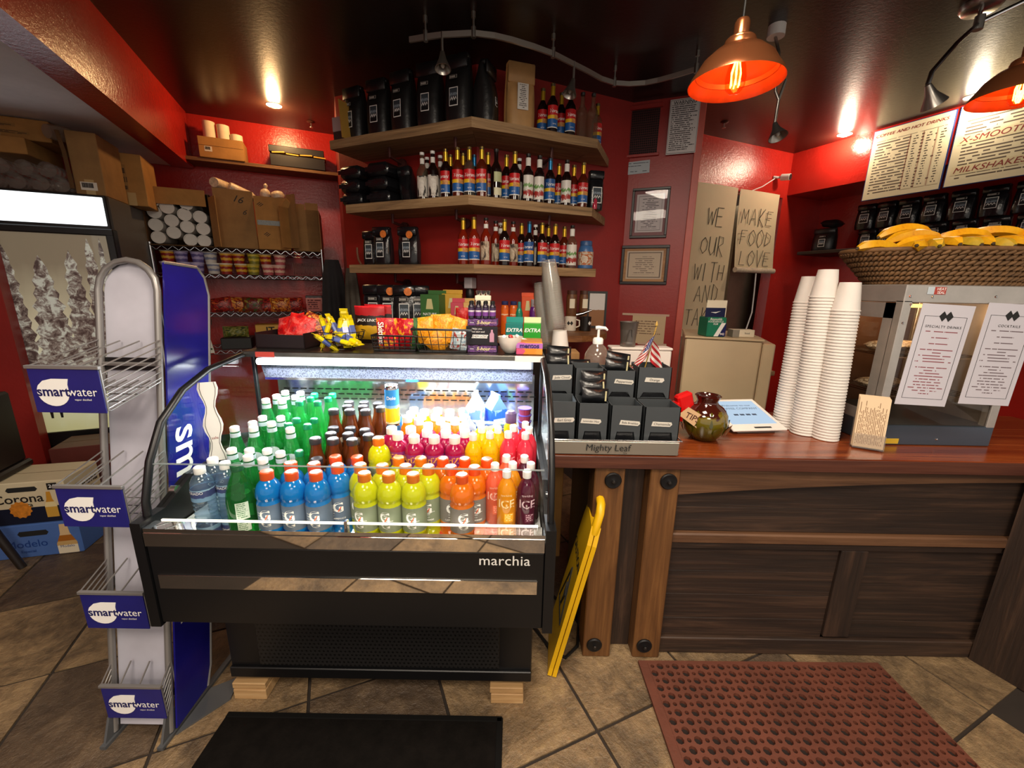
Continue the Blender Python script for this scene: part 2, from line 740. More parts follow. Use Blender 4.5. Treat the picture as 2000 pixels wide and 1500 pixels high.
# floor: grout bed with slate tiles
def tile_mat():
    t = NT('slate_floor_tile')
    vec = t.coord('Object', (1, 1, 1))
    oi = t.n('ObjectInfo')
    ad = t.n('VectorMath', operation='ADD')
    cb = t.n('CombineXYZ')
    t.l(t.math('MULTIPLY', oi.outputs['Random'], 40.0), cb.inputs[0])
    t.l(t.math('MULTIPLY', oi.outputs['Random'], 91.0), cb.inputs[1])
    t.l(vec, ad.inputs[0])
    t.l(cb.outputs[0], ad.inputs[1])
    f = t.noise(ad.outputs[0], 3.2, 7, 0.68, 0.6)
    f2 = t.noise(ad.outputs[0], 18, 6, 0.75)
    ff = t.math('ADD', t.math('MULTIPLY', f, 0.6), t.math('MULTIPLY', f2, 0.4))
    c1 = t.ramp(ff, [(0.32, lin('#3b2f24')), (0.45, lin('#69563f')), (0.56, lin('#8e7555')), (0.7, lin('#b09468'))])
    c2 = t.ramp(ff, [(0.32, lin('#342a22')), (0.5, lin('#584838')), (0.68, lin('#7d6850'))])
    col = t.mix(t.math('GREATER_THAN', oi.outputs['Random'], 0.68), c1, c2)
    b = t.bsdf(col, 0.42)
    t.bump(ff, b, 1.0, 0.03)
    MATS['tile'] = t.done(b.outputs[0])
    return MATS['tile']


m_tile = tile_mat()
floor = struct('floor', G().box(-5, 6.5, -3.6, 7.2, -0.06, -0.006), pm('dark_grout', '#2a211a', 0.9, var=0.15))
PU, PV = 0.515, 0.48
tg = G().box(-PV / 2 + 0.006, PV / 2 - 0.006, -PU / 2 + 0.006, PU / 2 - 0.006, -0.012, 0.0).mesh('tile')
tg.materials.append(m_tile)
uu = (-math.sin(BV), math.cos(BV))
vv = (math.cos(BV), math.sin(BV))
for i in range(-5, 8):
    for j in range(-9, 8):
        cu_, cv_ = 0.925 + PU * (i + 0.5) - PU, 0.757 + PV * (j + 0.5)
        x, y = uu[0] * cu_ + vv[0] * cv_, uu[1] * cu_ + vv[1] * cv_
        if y < -0.9 or abs(x) > 1.5 * max(y, 0.6) + 0.5 or y > 3.6:
            continue
        if y > 1.95 and x > -1.2 and not (0.0 < x < 0.7 and y < 3.3):
            continue
        obj('tile', tg, None, floor, (x, y, 0), (0, 0, BV + PI * ((i * 3 + j) % 2)))

# ================================================================== left side
# ---- upright glass-door freezer
FR = (-2.751, 2.963, 0)
fz = thing('glass_door_freezer', 'tall black glass-door freezer with lit white header and snowy tree film on its door', 'freezer', FR, BV)
m_fbody = pm('freezer_grey_side', '#55504b', 0.45, var=0.08)
obj('cabinet', G().box(-0.72, 0, 0.02, 0.70, 0.0, 2.1, 0.006), m_fbody, fz)
obj('header_frame', G().box(-0.72, 0.0, -0.02, 0.02, 1.87, 2.1, 0.006), m_blackmetal, fz)
obj('lit_header', G().box(-0.70, -0.018, -0.026, -0.018, 1.905, 2.085, 0.003), emis('header_glow', '#eef4f8', 1.5), fz)
door = obj('door', G().box(-0.72, 0.015, -0.05, 0.02, 1.78 + 0.06, 1.885, 0.006).box(-0.72, 0.015, -0.05, 0.02, 0.40, 0.50, 0.006)
           .box(-0.72, -0.64, -0.05, 0.02, 0.49, 1.85, 0.006).box(-0.03, 0.015, -0.05, 0.02, 0.49, 1.85, 0.006), m_blackmetal, fz)


def snow_film():
    t = NT('backlit_snow_film')
    tc = t.n('TexCoord')
    sp = t.n('SeparateXYZ')
    t.l(tc.outputs['Generated'], sp.inputs[0])
    f = t.noise(tc.outputs['Generated'], 3.0, 4)
    z = t.math('ADD', sp.outputs[2], t.math('MULTIPLY', f, 0.25))
    col = t.ramp(z, [(0.15, lin('#b9b483')), (0.4, lin('#cfd0b4')), (0.7, lin('#b7ab8e')), (1.0, lin('#7d6f5a'))])
    b = t.bsdf(col, 0.35)
    t.l(col, b.inputs['Emission Color'])
    b.inputs['Emission Strength'].default_value = 0.42
    return t.done(b.outputs[0])


film = obj('printed_film', G().box(-0.645, -0.028, -0.030, -0.024, 0.49, 1.85), snow_film(), fz)


def tree_print(cx, z0, z1, wd, seed):
    rg = random.Random(seed)
    L, Rg = [], []
    n = 22
    for k in range(n + 1):
        q = k / n
        r = wd * (1 - q) ** 0.55 * (0.85 + 0.15 * rg.random())
        if k % 2:
            r *= 0.72
        L.append((cx - r, z0 + (z1 - z0) * q))
        Rg.append((cx + r * (0.9 + 0.1 * rg.random()), z0 + (z1 - z0) * q))
    return L + Rg[::-1]


def tree_mat():
    t = NT('snow_laden_tree_print')
    vec = t.coord('Object', (1, 1, 1))
    f = t.noise(vec, 22, 5, 0.7, 0.5)
    col = t.ramp(f, [(0.40, lin('#4c3a36')), (0.50, lin('#8a7a70')), (0.60, lin('#d6d6c8'))])
    b = t.bsdf(col, 0.35)
    t.l(col, b.inputs['Emission Color'])
    b.inputs['Emission Strength'].default_value = 0.22
    return t.done(b.outputs[0])


m_tree = tree_mat()
for k, (cx, z0, z1, wd) in enumerate([(-0.40, 0.80, 1.70, 0.15), (-0.245, 0.78, 1.74, 0.12), (-0.14, 0.82, 1.82, 0.085), (-0.075, 0.84, 1.83, 0.05), (-0.56, 0.86, 1.76, 0.09)]):
    obj('tree_print', G().prism(tree_print(cx, z0, z1, wd, k), -0.0312 - 0.0003 * k, -0.0300, 'xz'), m_tree, film)
obj('door_glass', G().box(-0.64, -0.03, -0.046, -0.042, 0.5, 1.84), glassy('door_glass', (0.97, 0.98, 0.98), 0.02, 0.8), fz)
obj('door_handle', G().box(-0.70, -0.665, -0.085, -0.05, 1.0, 1.35, 0.006), m_black, fz)
obj('kick_plate', G().box(-0.72, 0, -0.03, 0.02, 0.02, 0.38, 0.006), pm('dark_kick_plate', '#17130f', 0.4), fz)

# red end panel standing left of the freezer
pp = (-3.208, 2.616, 0.405)
struct('wall_partition', G().box(-0.9, 0, 0, 0.09, 0, 1.80, 0.004), m_red, (pp[0], pp[1], 0), (0, 0, BV))


# ---- cardboard boxes
def carton(name, label, loc, rz, w, d, h, mat=None, seam=True, group=None, tape=True, flaps=None, sticker=None, marks=(), open_top=False):
    """a carton; origin at the front left bottom corner, x to the right, y to the back"""
    b = thing(name, label, 'box', loc, rz, group)
    mat = mat or m_card
    th = 0.005
    if open_top:
        g = G().box(0, w, 0, d, 0, th).box(0, w, 0, th, 0, h).box(0, w, d - th, d, 0, h).box(0, th, th, d - th, 0, h).box(w - th, w, th, d - th, 0, h)
        obj('carton_body', g, mat, b)
    else:
        obj('carton_body', G().box(0, w, 0, d, 0, h, 0.004), mat, b)
        if seam:
            obj('lid_seam', G().box(0.004, w - 0.004, d / 2 - 0.0015, d / 2 + 0.0015, h - 0.001, h + 0.0008), m_card_in, b)
    if tape:
        obj('packing_tape', G().box(w * 0.5 - 0.024, w * 0.5 + 0.024, -0.0012, 0.0, h * 0.0, h * 0.25), pm('packing_tape', '#b89a66', 0.25), b)
    if sticker:
        x, z, sw, sh = sticker
        obj('barcode_label', G().box(x, x + sw, -0.0015, 0, z, z + sh), print_lines('barcode_print', '#d9d2c4', '#2c2724', 1, 0, 2, 0.08, 0.9, 0.3, 1.0, words=60), b)
    for (x, z, sw, sh) in marks:
        obj('printed_mark', G().box(x, x + sw, -0.0012, 0, z, z + sh), print_lines('carton_print', '#9a7038', '#4a3018', 3, 0, 2, 0.02, 0.95, 0.05, 0.6, words=9), b)
    return b


# on top of the freezer
z0 = 2.101
def fpt(x, y, z=z0):
    c, s = math.cos(BV), math.sin(BV)
    return (FR[0] + x * c - y * s, FR[1] + x * s + y * c, z)
carton('cardboard_box', 'dark cardboard box with barcode sticker on the right end of the freezer top', fpt(-0.16, 0.02), BV, 0.155, 0.33, 0.385, m_card2, sticker=(0.03, 0.03, 0.085, 0.05))
carton('cardboard_box', 'tan cardboard box turned sideways behind the barcode box, end face to the shelf rack', fpt(-0.07, 0.36), BV + R(4), 0.18, 0.33, 0.36, m_card, marks=((0.05, 0.1, 0.03, 0.18),))
carton('cardboard_box', 'wide cardboard box with printed rows jammed under the low ceiling', fpt(-0.78, 0.10, z0 + 0.315), BV, 0.52, 0.4, 0.125, m_card, marks=((0.06, 0.07, 0.3, 0.02), (0.2, 0.03, 0.22, 0.018)))
carton('cardboard_box', 'flat cardboard box lying on the cup packs, above the freezer header', fpt(-0.80, 0.03, z0 + 0.215), BV, 0.44, 0.4, 0.098, m_card)
# bundles of clear cups in film
m_clear = glassy('clear_plastic', (0.93, 0.92, 0.90), 0.08, 1.6, haze=0.10, hazecol=(0.8, 0.72, 0.65))
k = 0
for (x, y, z) in [(-0.66, 0.02, 0.05), (-0.55, 0.02, 0.05), (-0.44, 0.02, 0.05), (-0.33, 0.02, 0.05), (-0.23, 0.02, 0.05), (-0.61, 0.02, 0.135), (-0.5, 0.02, 0.135), (-0.39, 0.02, 0.135), (-0.28, 0.02, 0.135)]:
    g = G()
    for q in range(5):
        g.cyl((0, q * 0.05, 0), (0, q * 0.05 + 0.06, 0), 0.047, 0.040, 12)
    p = fpt(x, y, z0 + z)
    row = 'bottom' if z < 0.1 else 'upper'
    i_ = k if z < 0.1 else k - 5
    solo('clear_cup_sleeve', g, m_clear, 'film-wrapped sleeve of clear plastic cups, %s in the %s row above the freezer header' % (ordn(i_), row), 'cup sleeve', p, (0, 0, BV), 40, 'clear cup sleeves on the freezer')
    k += 1
# rolled film bag above
g = G()
g.tube([(0, 0, 0), (0.05, 0.07, 0.01), (0.11, 0.15, -0.005), (0.17, 0.24, -0.01)], [0.042, 0.052, 0.045, 0.02], 12)
solo('plastic_wrapped_roll', g, glassy('cloudy_film', (0.9, 0.85, 0.8), 0.15, 1.6, haze=0.35, hazecol=(0.75, 0.62, 0.5)), 'cloudy film-wrapped roll lying on the boxes above the freezer', 'roll', fpt(-0.245, 0.03, z0 + 0.365), (0, 0, BV), 50)
obj_strap = solo('hanging_strap', G().tube([(0, 0, 0), (0.015, 0, -0.12), (0.02, 0, -0.34)], 0.012, 6), m_card_in, 'brown strap hanging down between cup sleeves and barcode box', 'strap', fpt(-0.185, 0.0, z0 + 0.37), (0, 0, BV), 40)

# ---- beer cases on the floor
bx = (-2.489, 2.101, 0.000)
m_modelo = pm('blue_beer_carton', '#4d6fb0', 0.35, var=0.12, vs=5)
bc = thing('beer_case', 'light blue cardboard beer case on the floor with bottle picture', 'beer case', (bx[0], bx[1], 0), BV + R(-9))
W_, D_, H_ = 0.40, 0.27, 0.205
obj('carton_body', G().box(-W_, 0, 0, D_, 0, H_, 0.005), m_modelo, bc)
obj('hand_hole', G().prism([(-0.27, 0.135), (-0.15, 0.135), (-0.14, 0.15), (-0.15, 0.165), (-0.27, 0.165), (-0.28, 0.15)], -0.002, 0, 'xz'), m_ink, bc)
text('Modelo', pm('blue_print', '#1d3f86', 0.4), bc, (-0.25, -0.002, 0.085), 0.062)
text('Especial', pm('blue_print', '#1d3f86', 0.4), bc, (-0.25, -0.002, 0.04), 0.022)
bp = obj('bottle_picture', G().prism([(-0.115, 0.005), (-0.02, 0.005), (-0.02, 0.07), (-0.045, 0.13), (-0.05, 0.19), (-0.085, 0.19), (-0.09, 0.13), (-0.115, 0.07)], -0.0025, 0, 'xz'), bands('modelo_bottle_print', [(0, '#e8dcc0'), (0.28, '#c9a469'), (0.42, '#a8651e'), (0.62, '#d9b98a')]), bc)
text('Modelo', pm('blue_print', '#1d3f86', 0.4), bp, (-0.068, -0.0035, 0.05), 0.022)
m_corona = pm('cream_beer_carton', '#cfc0a0', 0.5, var=0.06)
bc2 = thing('beer_case', 'cream and navy cardboard beer case stacked on the blue case', 'beer case', (bx[0] - 0.03, bx[1] + 0.005, 0.2055), BV + R(-9))
W_, D_, H_ = 0.40, 0.27, 0.25
obj('carton_body', G().box(-W_, 0, 0, D_, 0, H_, 0.005), m_corona, bc2)
obj('navy_band', G().box(-W_ - 0.001, 0.001, -0.0015, D_ + 0.001, 0.003, 0.098), pm('navy_carton_print', '#10182c', 0.4), bc2)
sun = obj('sun_emblem', G().prism([(-0.215 + 0.052 * math.cos(a * PI / 12) * (1 if a % 2 else 0.86), 0.088 + 0.052 * math.sin(a * PI / 12) * (1 if a % 2 else 0.86)) for a in range(24)], -0.0028, -0.0012, 'xz'), pm('orange_emblem', '#c77a24', 0.5, var=0.3, vs=40), bc2)
obj('hand_hole', G().prism([(-0.25, 0.195), (-0.13, 0.195), (-0.12, 0.207), (-0.13, 0.222), (-0.25, 0.222), (-0.26, 0.207)], -0.002, 0, 'xz'), m_ink, bc2)
text('Corona', pm('black_print', '#1c1917', 0.5), bc2, (-0.215, -0.002, 0.152), 0.072, bold=0.012)
text('Extra', pm('black_print', '#1c1917', 0.5), bc2, (-0.195, -0.002, 0.114), 0.036, bold=0.012)
obj('count_patch', G().box(-0.075, -0.03, -0.002, 0, 0.195, 0.235), pm('black_print', '#1c1917', 0.5), bc2)
text('24', m_whiteink, bc2, (-0.053, -0.003, 0.216), 0.028, bold=0.01)
obj('bottle_picture', G().prism([(-0.105, 0.03), (-0.05, 0.03), (-0.05, 0.10), (-0.065, 0.14), (-0.068, 0.185), (-0.085, 0.185), (-0.09, 0.14), (-0.105, 0.10)], -0.0028, -0.0012, 'xz'), bands('corona_bottle_print', [(0, '#c99a3e'), (0.4, '#e3cf9a'), (0.6, '#c48a2c')]), bc2)
text('Corona', pm('black_print', '#1c1917', 0.5), bc2, (0.003, 0.15, 0.165), 0.06, rot=(0, 0, R(90)), bold=0.012)
text('Extra', pm('black_print', '#1c1917', 0.5), bc2, (0.003, 0.17, 0.125), 0.032, rot=(0, 0, R(90)), bold=0.012)
obj('lid_flap', G().box(-W_ + 0.01, -0.01, D_ * 0.5 - 0.001, D_ * 0.5 + 0.001, H_, H_ + 0.001), m_card_in, bc2)
carton('beer_case', 'maroon and tan beer case behind the cream beer case', fpt(-0.42, -0.36, 0.0), BV, 0.40, 0.27, 0.475, pm('maroon_carton', '#5a2620', 0.5, var=0.2), tape=False)

# ---- dark chair at the left edge
ch = thing('dark_chair', 'dark wooden chair cut off by the left edge of the picture', 'chair', (-2.698, 1.947, 0.000), R(20))
m_dark = pm('dark_stained_wood', '#1d1512', 0.45, var=0.2)
obj('leg', G().tube([(0.02, 0, 0), (-0.05, 0.0, 0.25), (-0.12, 0.0, 0.46)], [0.018, 0.020, 0.024], 8), m_dark, ch, smooth=50)
obj('leg', G().tube([(-0.40, 0.03, 0), (-0.36, 0.02, 0.46)], [0.018, 0.024], 8), m_dark, ch, smooth=50)
obj('leg', G().tube([(-0.02, 0.38, 0), (-0.10, 0.36, 0.46)], [0.018, 0.022], 8), m_dark, ch, smooth=50)
obj('leg', G().tube([(-0.42, 0.38, 0), (-0.38, 0.36, 0.46)], [0.018, 0.022], 8), m_dark, ch, smooth=50)
obj('seat', G().box(-0.44, -0.06, -0.04, 0.40, 0.455, 0.50, 0.012), m_dark, ch)
obj('backrest', G().box(-0.12, -0.075, -0.03, 0.38, 0.50, 0.92, 0.012), m_dark, ch)

# ---- wire shelving
c_ = (-2.974, 3.501, 1.829)
d_ = (-1.802, 4.006, 1.850)
RW = 1.275
rk = thing('wire_shelving', 'chrome wire storage rack between freezer and coffee shelves', 'shelving', (c_[0], c_[1], 0), BV)
m_wire = pm('chrome_wire', '#b9bcc0', 0.22, 1.0)
RD = 0.42
for x in (0.0, RW):
    for y in (0.0, RD):
        obj('post', G().cyl((x, y, 0), (x, y, 1.86 if y == 0 else 1.9), 0.0127, n=10), m_wire, rk, smooth=40)
RZ = (1.835, 1.615, 1.285, 0.95)
for z in RZ:
    g = G()
    for y in (0.0, RD):
        for dz in (0, -0.032):
            g.tube([(0, y, z + dz), (RW, y, z + dz)], 0.0033, 5)
        pts = []
        n = 34
        for i in range(n + 1):
            pts.append((RW * i / n, y, z - (0.032 if i % 2 else 0)))
        g.tube(pts, 0.0028, 4)
    for x in (0.0, RW):
        for dz in (0, -0.032):
            g.tube([(x, 0, z + dz), (x, RD, z + dz)], 0.0033, 5)
    for i in range(1, 44):
        g.tube([(RW * i / 44, 0, z), (RW * i / 44, RD, z)], 0.0018, 4)
    obj('wire_shelf', g, m_wire, rk)


def rpt(x, y, z):
    c, s = math.cos(BV), math.sin(BV)
    return (c_[0] + x * c - y * s, c_[1] + x * s + y * c, z)


ZT = RZ[0] + 0.004
# open carton lying on its side, full of white cup sleeves
ob = thing('open_cardboard_box', 'open cardboard box on its side on the rack, filled with white cup sleeves', 'box', rpt(-0.01, 0.0, ZT), BV)
w_, h_, dd = 0.455, 0.415, 0.36
obj('carton_body', G().box(0, w_, 0, dd, 0, 0.006).box(0, w_, 0, dd, h_, h_ + 0.006).box(0, 0.006, 0, dd, 0, h_).box(w_ - 0.006, w_, 0, dd, 0, h_).box(0, w_, dd, dd + 0.006, 0, h_), m_card_in, ob)
obj('top_flap', G().box(-0.012, w_ - 0.02, -0.012, -0.006, h_ - 0.095, h_ + 0.03), m_card, ob)
obj('side_flap', G(T(w_, 0, 0) @ Rz(R(-62))).box(0, 0.16, -0.004, 0.002, 0, h_ - 0.02), m_card, ob)
obj('bottom_flap', G().box(0.02, w_, -0.05, 0, -0.003, 0.003), m_card_in, ob)
m_cuppaper = pm('white_paper_cup', '#dcd6cf', 0.65, var=0.05, vs=12)
cs = solo('cup_sleeve', G().cyl((0, 0, 0), (0, 0.30, 0), 0.049, 0.046, 20), m_cuppaper, 'x', 'cup sleeve', smooth=40)
obj('cup_base_rim', G(Matrix.Rotation(R(90), 4, 'X')).lathe([(0.047, 0.0), (0.049, 0.006), (0.043, 0.006), (0.042, 0.001)], 20), m_cuppaper, cs, smooth=60)
pl_ = Placer(cs)
slv = [(0.065, 0.06), (0.170, 0.105), (0.275, 0.055), (0.375, 0.05), (0.058, 0.158), (0.165, 0.20), (0.272, 0.155), (0.378, 0.148), (0.060, 0.258), (0.155, 0.297), (0.262, 0.252), (0.365, 0.243), (0.068, 0.348), (0.285, 0.338)]
for i, (x, z) in enumerate(slv):
    rowi = i // 4
    pl_(rpt(x - 0.005, 0.02 + 0.012 * ((i * 7) % 3), ZT + z), BV, 'white paper cup sleeve end, %s in the %s row of the open box' % (['first', 'second', 'third', 'fourth'][i % 4], ['bottom', 'lower middle', 'upper middle', 'top'][rowi]), 'cup sleeves in the open box')
# tall box marked 16
b16 = carton('cardboard_box', 'tall cardboard box hand-marked 16 on the wire rack', rpt(0.485, -0.03, ZT), BV + R(8), 0.285, 0.36, 0.475, m_card2, tape=False, open_top=True)
text('16', m_ink, b16, (0.17, -0.003, 0.40), 0.08, rot=(0, R(12), 0), shear=0.3)
text('6', m_ink, b16, (0.21, -0.003, 0.30), 0.06, rot=(0, R(12), 0), shear=0.3)
# box with folded flap and printed strokes
b17 = carton('cardboard_box', 'cardboard box with torn open front next to the box marked 16', rpt(0.775, -0.02, ZT), BV + R(2), 0.25, 0.36, 0.44, m_card, tape=False, open_top=True)
obj('torn_gap', G().box(0.01, 0.235, -0.0015, 0, 0.205, 0.245), pm('plastic_lids_in_gap', '#4a4a44', 0.3, var=0.6, vs=90), b17)
text('III', m_ink, b17, (0.04, -0.003, 0.375), 0.05, rot=(0, R(35), 0), shear=0.3)
text('III', m_ink, b17, (0.07, -0.003, 0.13), 0.05, rot=(0, R(35), 0), shear=0.3)
obj('side_flap', G(T(0.25, 0, 0) @ Rz(R(-50))).box(0, 0.11, -0.003, 0.003, 0.02, 0.47), m_card2, b17)
# open box with standing flaps
b18 = carton('cardboard_box', 'open cardboard box with upright flaps at the right end of the rack', rpt(1.045, 0.0, ZT), BV - R(2), 0.235, 0.36, 0.36, m_card2, tape=False, open_top=True)
obj('side_flap', G(T(0.0, 0, 0) @ Rz(R(-125))).box(0, 0.13, -0.003, 0.003, 0.02, 0.36), m_card, b18)
obj('orange_lit_flap', G(T(-0.02, -0.03, 0.36) @ Matrix.Rotation(R(24), 4, 'X')).prism([(-0.05, 0), (0.07, 0), (0.005, 0.085)], -0.003, 0.003, 'xz'), m_card, b18)
obj('back_flap', G(T(0.1, 0.03, 0.36)).box(-0.1, 0.02, 0, 0.005, 0, 0.05).box(0.025, 0.13, -0.03, -0.025, -0.36, 0.06), m_card2, b18)
# white rolls in bags on the boxes
m_bagfilm = pm('wrinkled_white_bag', '#d9bfa0', 0.4, var=0.25, vs=30, bump=0.8, bs=45)
for i, (p, r_, lb) in enumerate([((0.50, 0.0, ZT + 0.52), (0, 0, BV + R(70)), 'white paper roll in film poking from the box marked 16, left one'), ((0.60, 0.02, ZT + 0.50), (0, R(18), BV + R(30)), 'white paper roll in film slanting down on the box marked 16')]):
    solo('paper_roll', G(Matrix.Rotation(R(90), 4, 'Y')).lathe([(0.013, 0.006), (0.013, 0), (0.038, 0.0), (0.042, 0.015), (0.042, 0.17), (0.028, 0.20), (0.0, 0.205)], 14), m_bagfilm, lb, 'roll', rpt(*p), r_, 50)
bg = G()
bg.lathe([(0.0, 0), (0.035, 0.005), (0.045, 0.03), (0.035, 0.06), (0.012, 0.08), (0.018, 0.105), (0.004, 0.12)], 12)
solo('tied_plastic_bag', bg, m_bagfilm, 'tied plastic bag top sticking out of the torn box', 'bag', rpt(0.86, 0.03, ZT + 0.435), (0, R(8), 0), 60)
solo('crumpled_bag', G().lathe([(0.0, 0), (0.05, 0.008), (0.058, 0.035), (0.045, 0.06), (0.02, 0.07), (0, 0.072)], 11), m_bagfilm, 'crumpled plastic bag beside the tied bag on the torn box', 'bag', rpt(0.965, 0.02, ZT + 0.43), (0, R(-10), 0), 60)

# ---- tubs on the second shelf
def tub_proto(name, col, band, lid):
    key = lid[0] + '_tub_print'
    t = thing(name, 'x', 'tub', (0, 0, 0))
    obj('tub', G().lathe([(0.040, 0), (0.050, 0.082)], 16), bands(key, [(0, col), (0.3, band), (0.55, col), (0.8, band)], noise=0.25), t, smooth=50)
    obj('lid', G().lathe([(0.053, 0.080), (0.054, 0.092), (0.051, 0.094), (0.0, 0.0935)], 16), pm(lid[0], lid[1], 0.4), t, smooth=40)
    return Placer(t)


tubs = {'purple': tub_proto('noodle_tub', '#5b4f86', '#a99bc4', ('lilac_lid', '#b4a7c6')),
        'red': tub_proto('noodle_tub', '#8e1f1a', '#d8a22e', ('cream_lid', '#d9c9a8')),
        'green': tub_proto('noodle_tub', '#7f7a28', '#c9b53a', ('olive_lid', '#b7a94a')),
        'pink': tub_proto('noodle_tub', '#b5545a', '#e0b8a0', ('pink_lid', '#d9b3a8')),
        'white': tub_proto('noodle_tub', '#c9c3bb', '#7a7f9a', ('white_lid', '#d9d5ce'))}
ZS = RZ[1] + 0.003
low = ['purple', 'purple', 'purple', 'white', 'red', 'red', 'green', 'pink', 'pink']
up = ['red', 'purple', 'purple', 'white', 'red', 'red', 'green', 'red', 'pink']
for i in range(9):
    x = 0.075 + i * 0.104
    for lev, nm in ((0, low[i]), (1, up[i])):
        tubs[nm](rpt(x + 0.012 * ((i + lev) % 2), 0.07, ZS + 0.0945 * lev), BV + i, '%s printed tub in the %s row of the rack, %s from the left' % (nm, ('lower', 'upper')[lev], ordn(i)), 'tubs on the wire rack')
# clear lids at the right
for i in range(3):
    g = G(Matrix.Rotation(R(90), 4, 'Y'))
    for q in range(6):
        g.lathe([(0.058, q * 0.014), (0.06, q * 0.014 + 0.004), (0.045, q * 0.014 + 0.010)], 16)
    solo('clear_lid_sleeve', g, m_clear, 'sleeve of clear plastic lids on the rack, %s from the left' % ordn(i), 'lids', rpt(1.02 + 0.082 * i, 0.09, ZS + 0.062), (0, 0, BV + R(90) * 0), 50, 'clear lids on the wire rack')


# ---- snack pouches
def pouch_mesh(w, h, d, seed=0, n=9, m=9, crimp=0.012):
    """a filled pouch standing on its lower seam, closed at top and bottom"""
    rg = random.Random(seed)
    ph = [rg.random() * 6 for _ in range(6)]
    g = G()
    def prof(u, v, s):
        x = (u - 0.5) * w
        z = v * h
        e = max(0.0, math.sin(PI * min(1, max(0, v)))) ** 0.5 * max(0.0, math.sin(PI * u)) ** 0.45
        y = s * d / 2 * e * (1 + 0.10 * math.sin(9 * u + ph[0]) * math.sin(8 * v + ph[1]) + 0.05 * math.sin(21 * u + ph[2] + 15 * v))
        x *= 1 - 0.07 * e
        return (x, y + 0.004 * math.sin(5 * v + ph[3]), z)
    g.grid(lambda u, v: prof(u, v, -1), n, m)
    g.grid(lambda u, v: prof(1 - u, v, 1), n, m)
    return g


def foil(name, cols, rough=0.28, sc=9.0, metal=0.0):
    """printed snack film with blocks of colour"""
    if name in MATS:
        return MATS[name]
    t = NT(name)
    vec = t.coord('Generated', (1, 1, 1))
    vo = t.n('TexVoronoi')
    vo.inputs['Scale'].default_value = sc * 0.35
    t.l(vec, vo.inputs['Vector'])
    f = t.math('ADD', t.math('MULTIPLY', t.noise(vec, sc * 0.5, 2), 0.7), t.math('MULTIPLY', vo.outputs['Distance'], 0.3))
    col = t.ramp(f, [(0.28 + 0.3 * i / max(1, len(cols) - 1), lin(c)) for i, c in enumerate(cols)], 'CONSTANT')
    b = t.bsdf(col, rough, metal)
    t.bump(t.noise(vec, 14, 3), b, 0.35, 0.01)
    MATS[name] = t.done(b.outputs[0])
    return MATS[name]


m_chipred = foil('red_chip_film', ['#7c1410', '#a3231a', '#5a0f0d', '#c2502a'])
m_chiporange = foil('orange_chip_film', ['#a3451a', '#d07a24', '#7c1e12', '#e0a348'])
m_chipgreen = foil('green_chip_film', ['#3f4a1c', '#6b1c14', '#8b7a2a'])
ZC = RZ[2] + 0.003
pm_ = [pouch_mesh(0.17, 0.13, 0.06, q).mesh('snack_pouch', 60) for q in range(4)]
cols = [m_chipred, m_chiporange, m_chipgreen, m_chipred, m_chiporange, m_chipred]
desc = ['dark red', 'orange flame-patterned', 'green and red', 'crumpled dark red', 'tan and red', 'deep red']
for i in range(6):
    me = pm_[i % 4].copy()
    me.materials.append(cols[i])
    solo('snack_pouch', me, None, '%s snack pouch on the third rack shelf, %s from the left' % (desc[i], ordn(i)), 'snack bag', rpt(0.42 + i * 0.115, 0.09 + 0.02 * (i % 2), ZC), (R(-12), R((i * 37) % 20 - 10), BV), None, 'snack pouches on the wire rack')
cb_ = thing('printed_snack_carton', 'pink and red printed snack carton on the third rack shelf', 'box', rpt(1.10, 0.05, ZC), BV)
obj('carton_body', G().box(0, 0.145, 0, 0.10, 0, 0.15, 0.003), bands('snack_carton_print', [(0, '#b0554f'), (0.5, '#c9837a'), (0.85, '#3c2a2a')], noise=0.1), cb_)
obj('printed_panel', G().box(0.01, 0.135, -0.0015, 0, 0.02, 0.12), print_lines('snack_carton_words', '#b96a60', '#5c2020', 5, 0, 2, 0.05, 0.95, 0.05, 0.6, words=7), cb_)
# fourth shelf: yellow carton, herbs
cy = thing('yellow_snack_carton', 'yellow and black snack carton on the lowest visible rack shelf', 'box', rpt(0.66, 0.03, RZ[3] + 0.003), BV)
obj('carton_body', G().box(0, 0.24, 0, 0.14, 0, 0.22, 0.003), bands('yellow_carton_print', [(0, '#6e2030'), (0.42, '#c9982a'), (0.95, '#a87a1c')]), cy)
text('IT', m_ink, cy, (0.12, -0.003, 0.165), 0.085, bold=0.02)
solo('herb_bunch', pouch_mesh(0.2, 0.1, 0.09, 3), foil('dried_herb', ['#4e5a24', '#7c7a3a', '#36401a']), 'bunch of dried green herbs in a tray on the lowest visible rack shelf', 'herbs', rpt(0.5, 0.06, RZ[3] + 0.11), (0, 0, BV))
solo('dark_tray', G().box(-0.12, 0.12, 0, 0.2, 0, 0.105, 0.006), m_black, 'black tray holding dried herbs on the lowest visible rack shelf', 'tray', rpt(0.5, 0.02, RZ[3] + 0.003), (0, 0, BV))

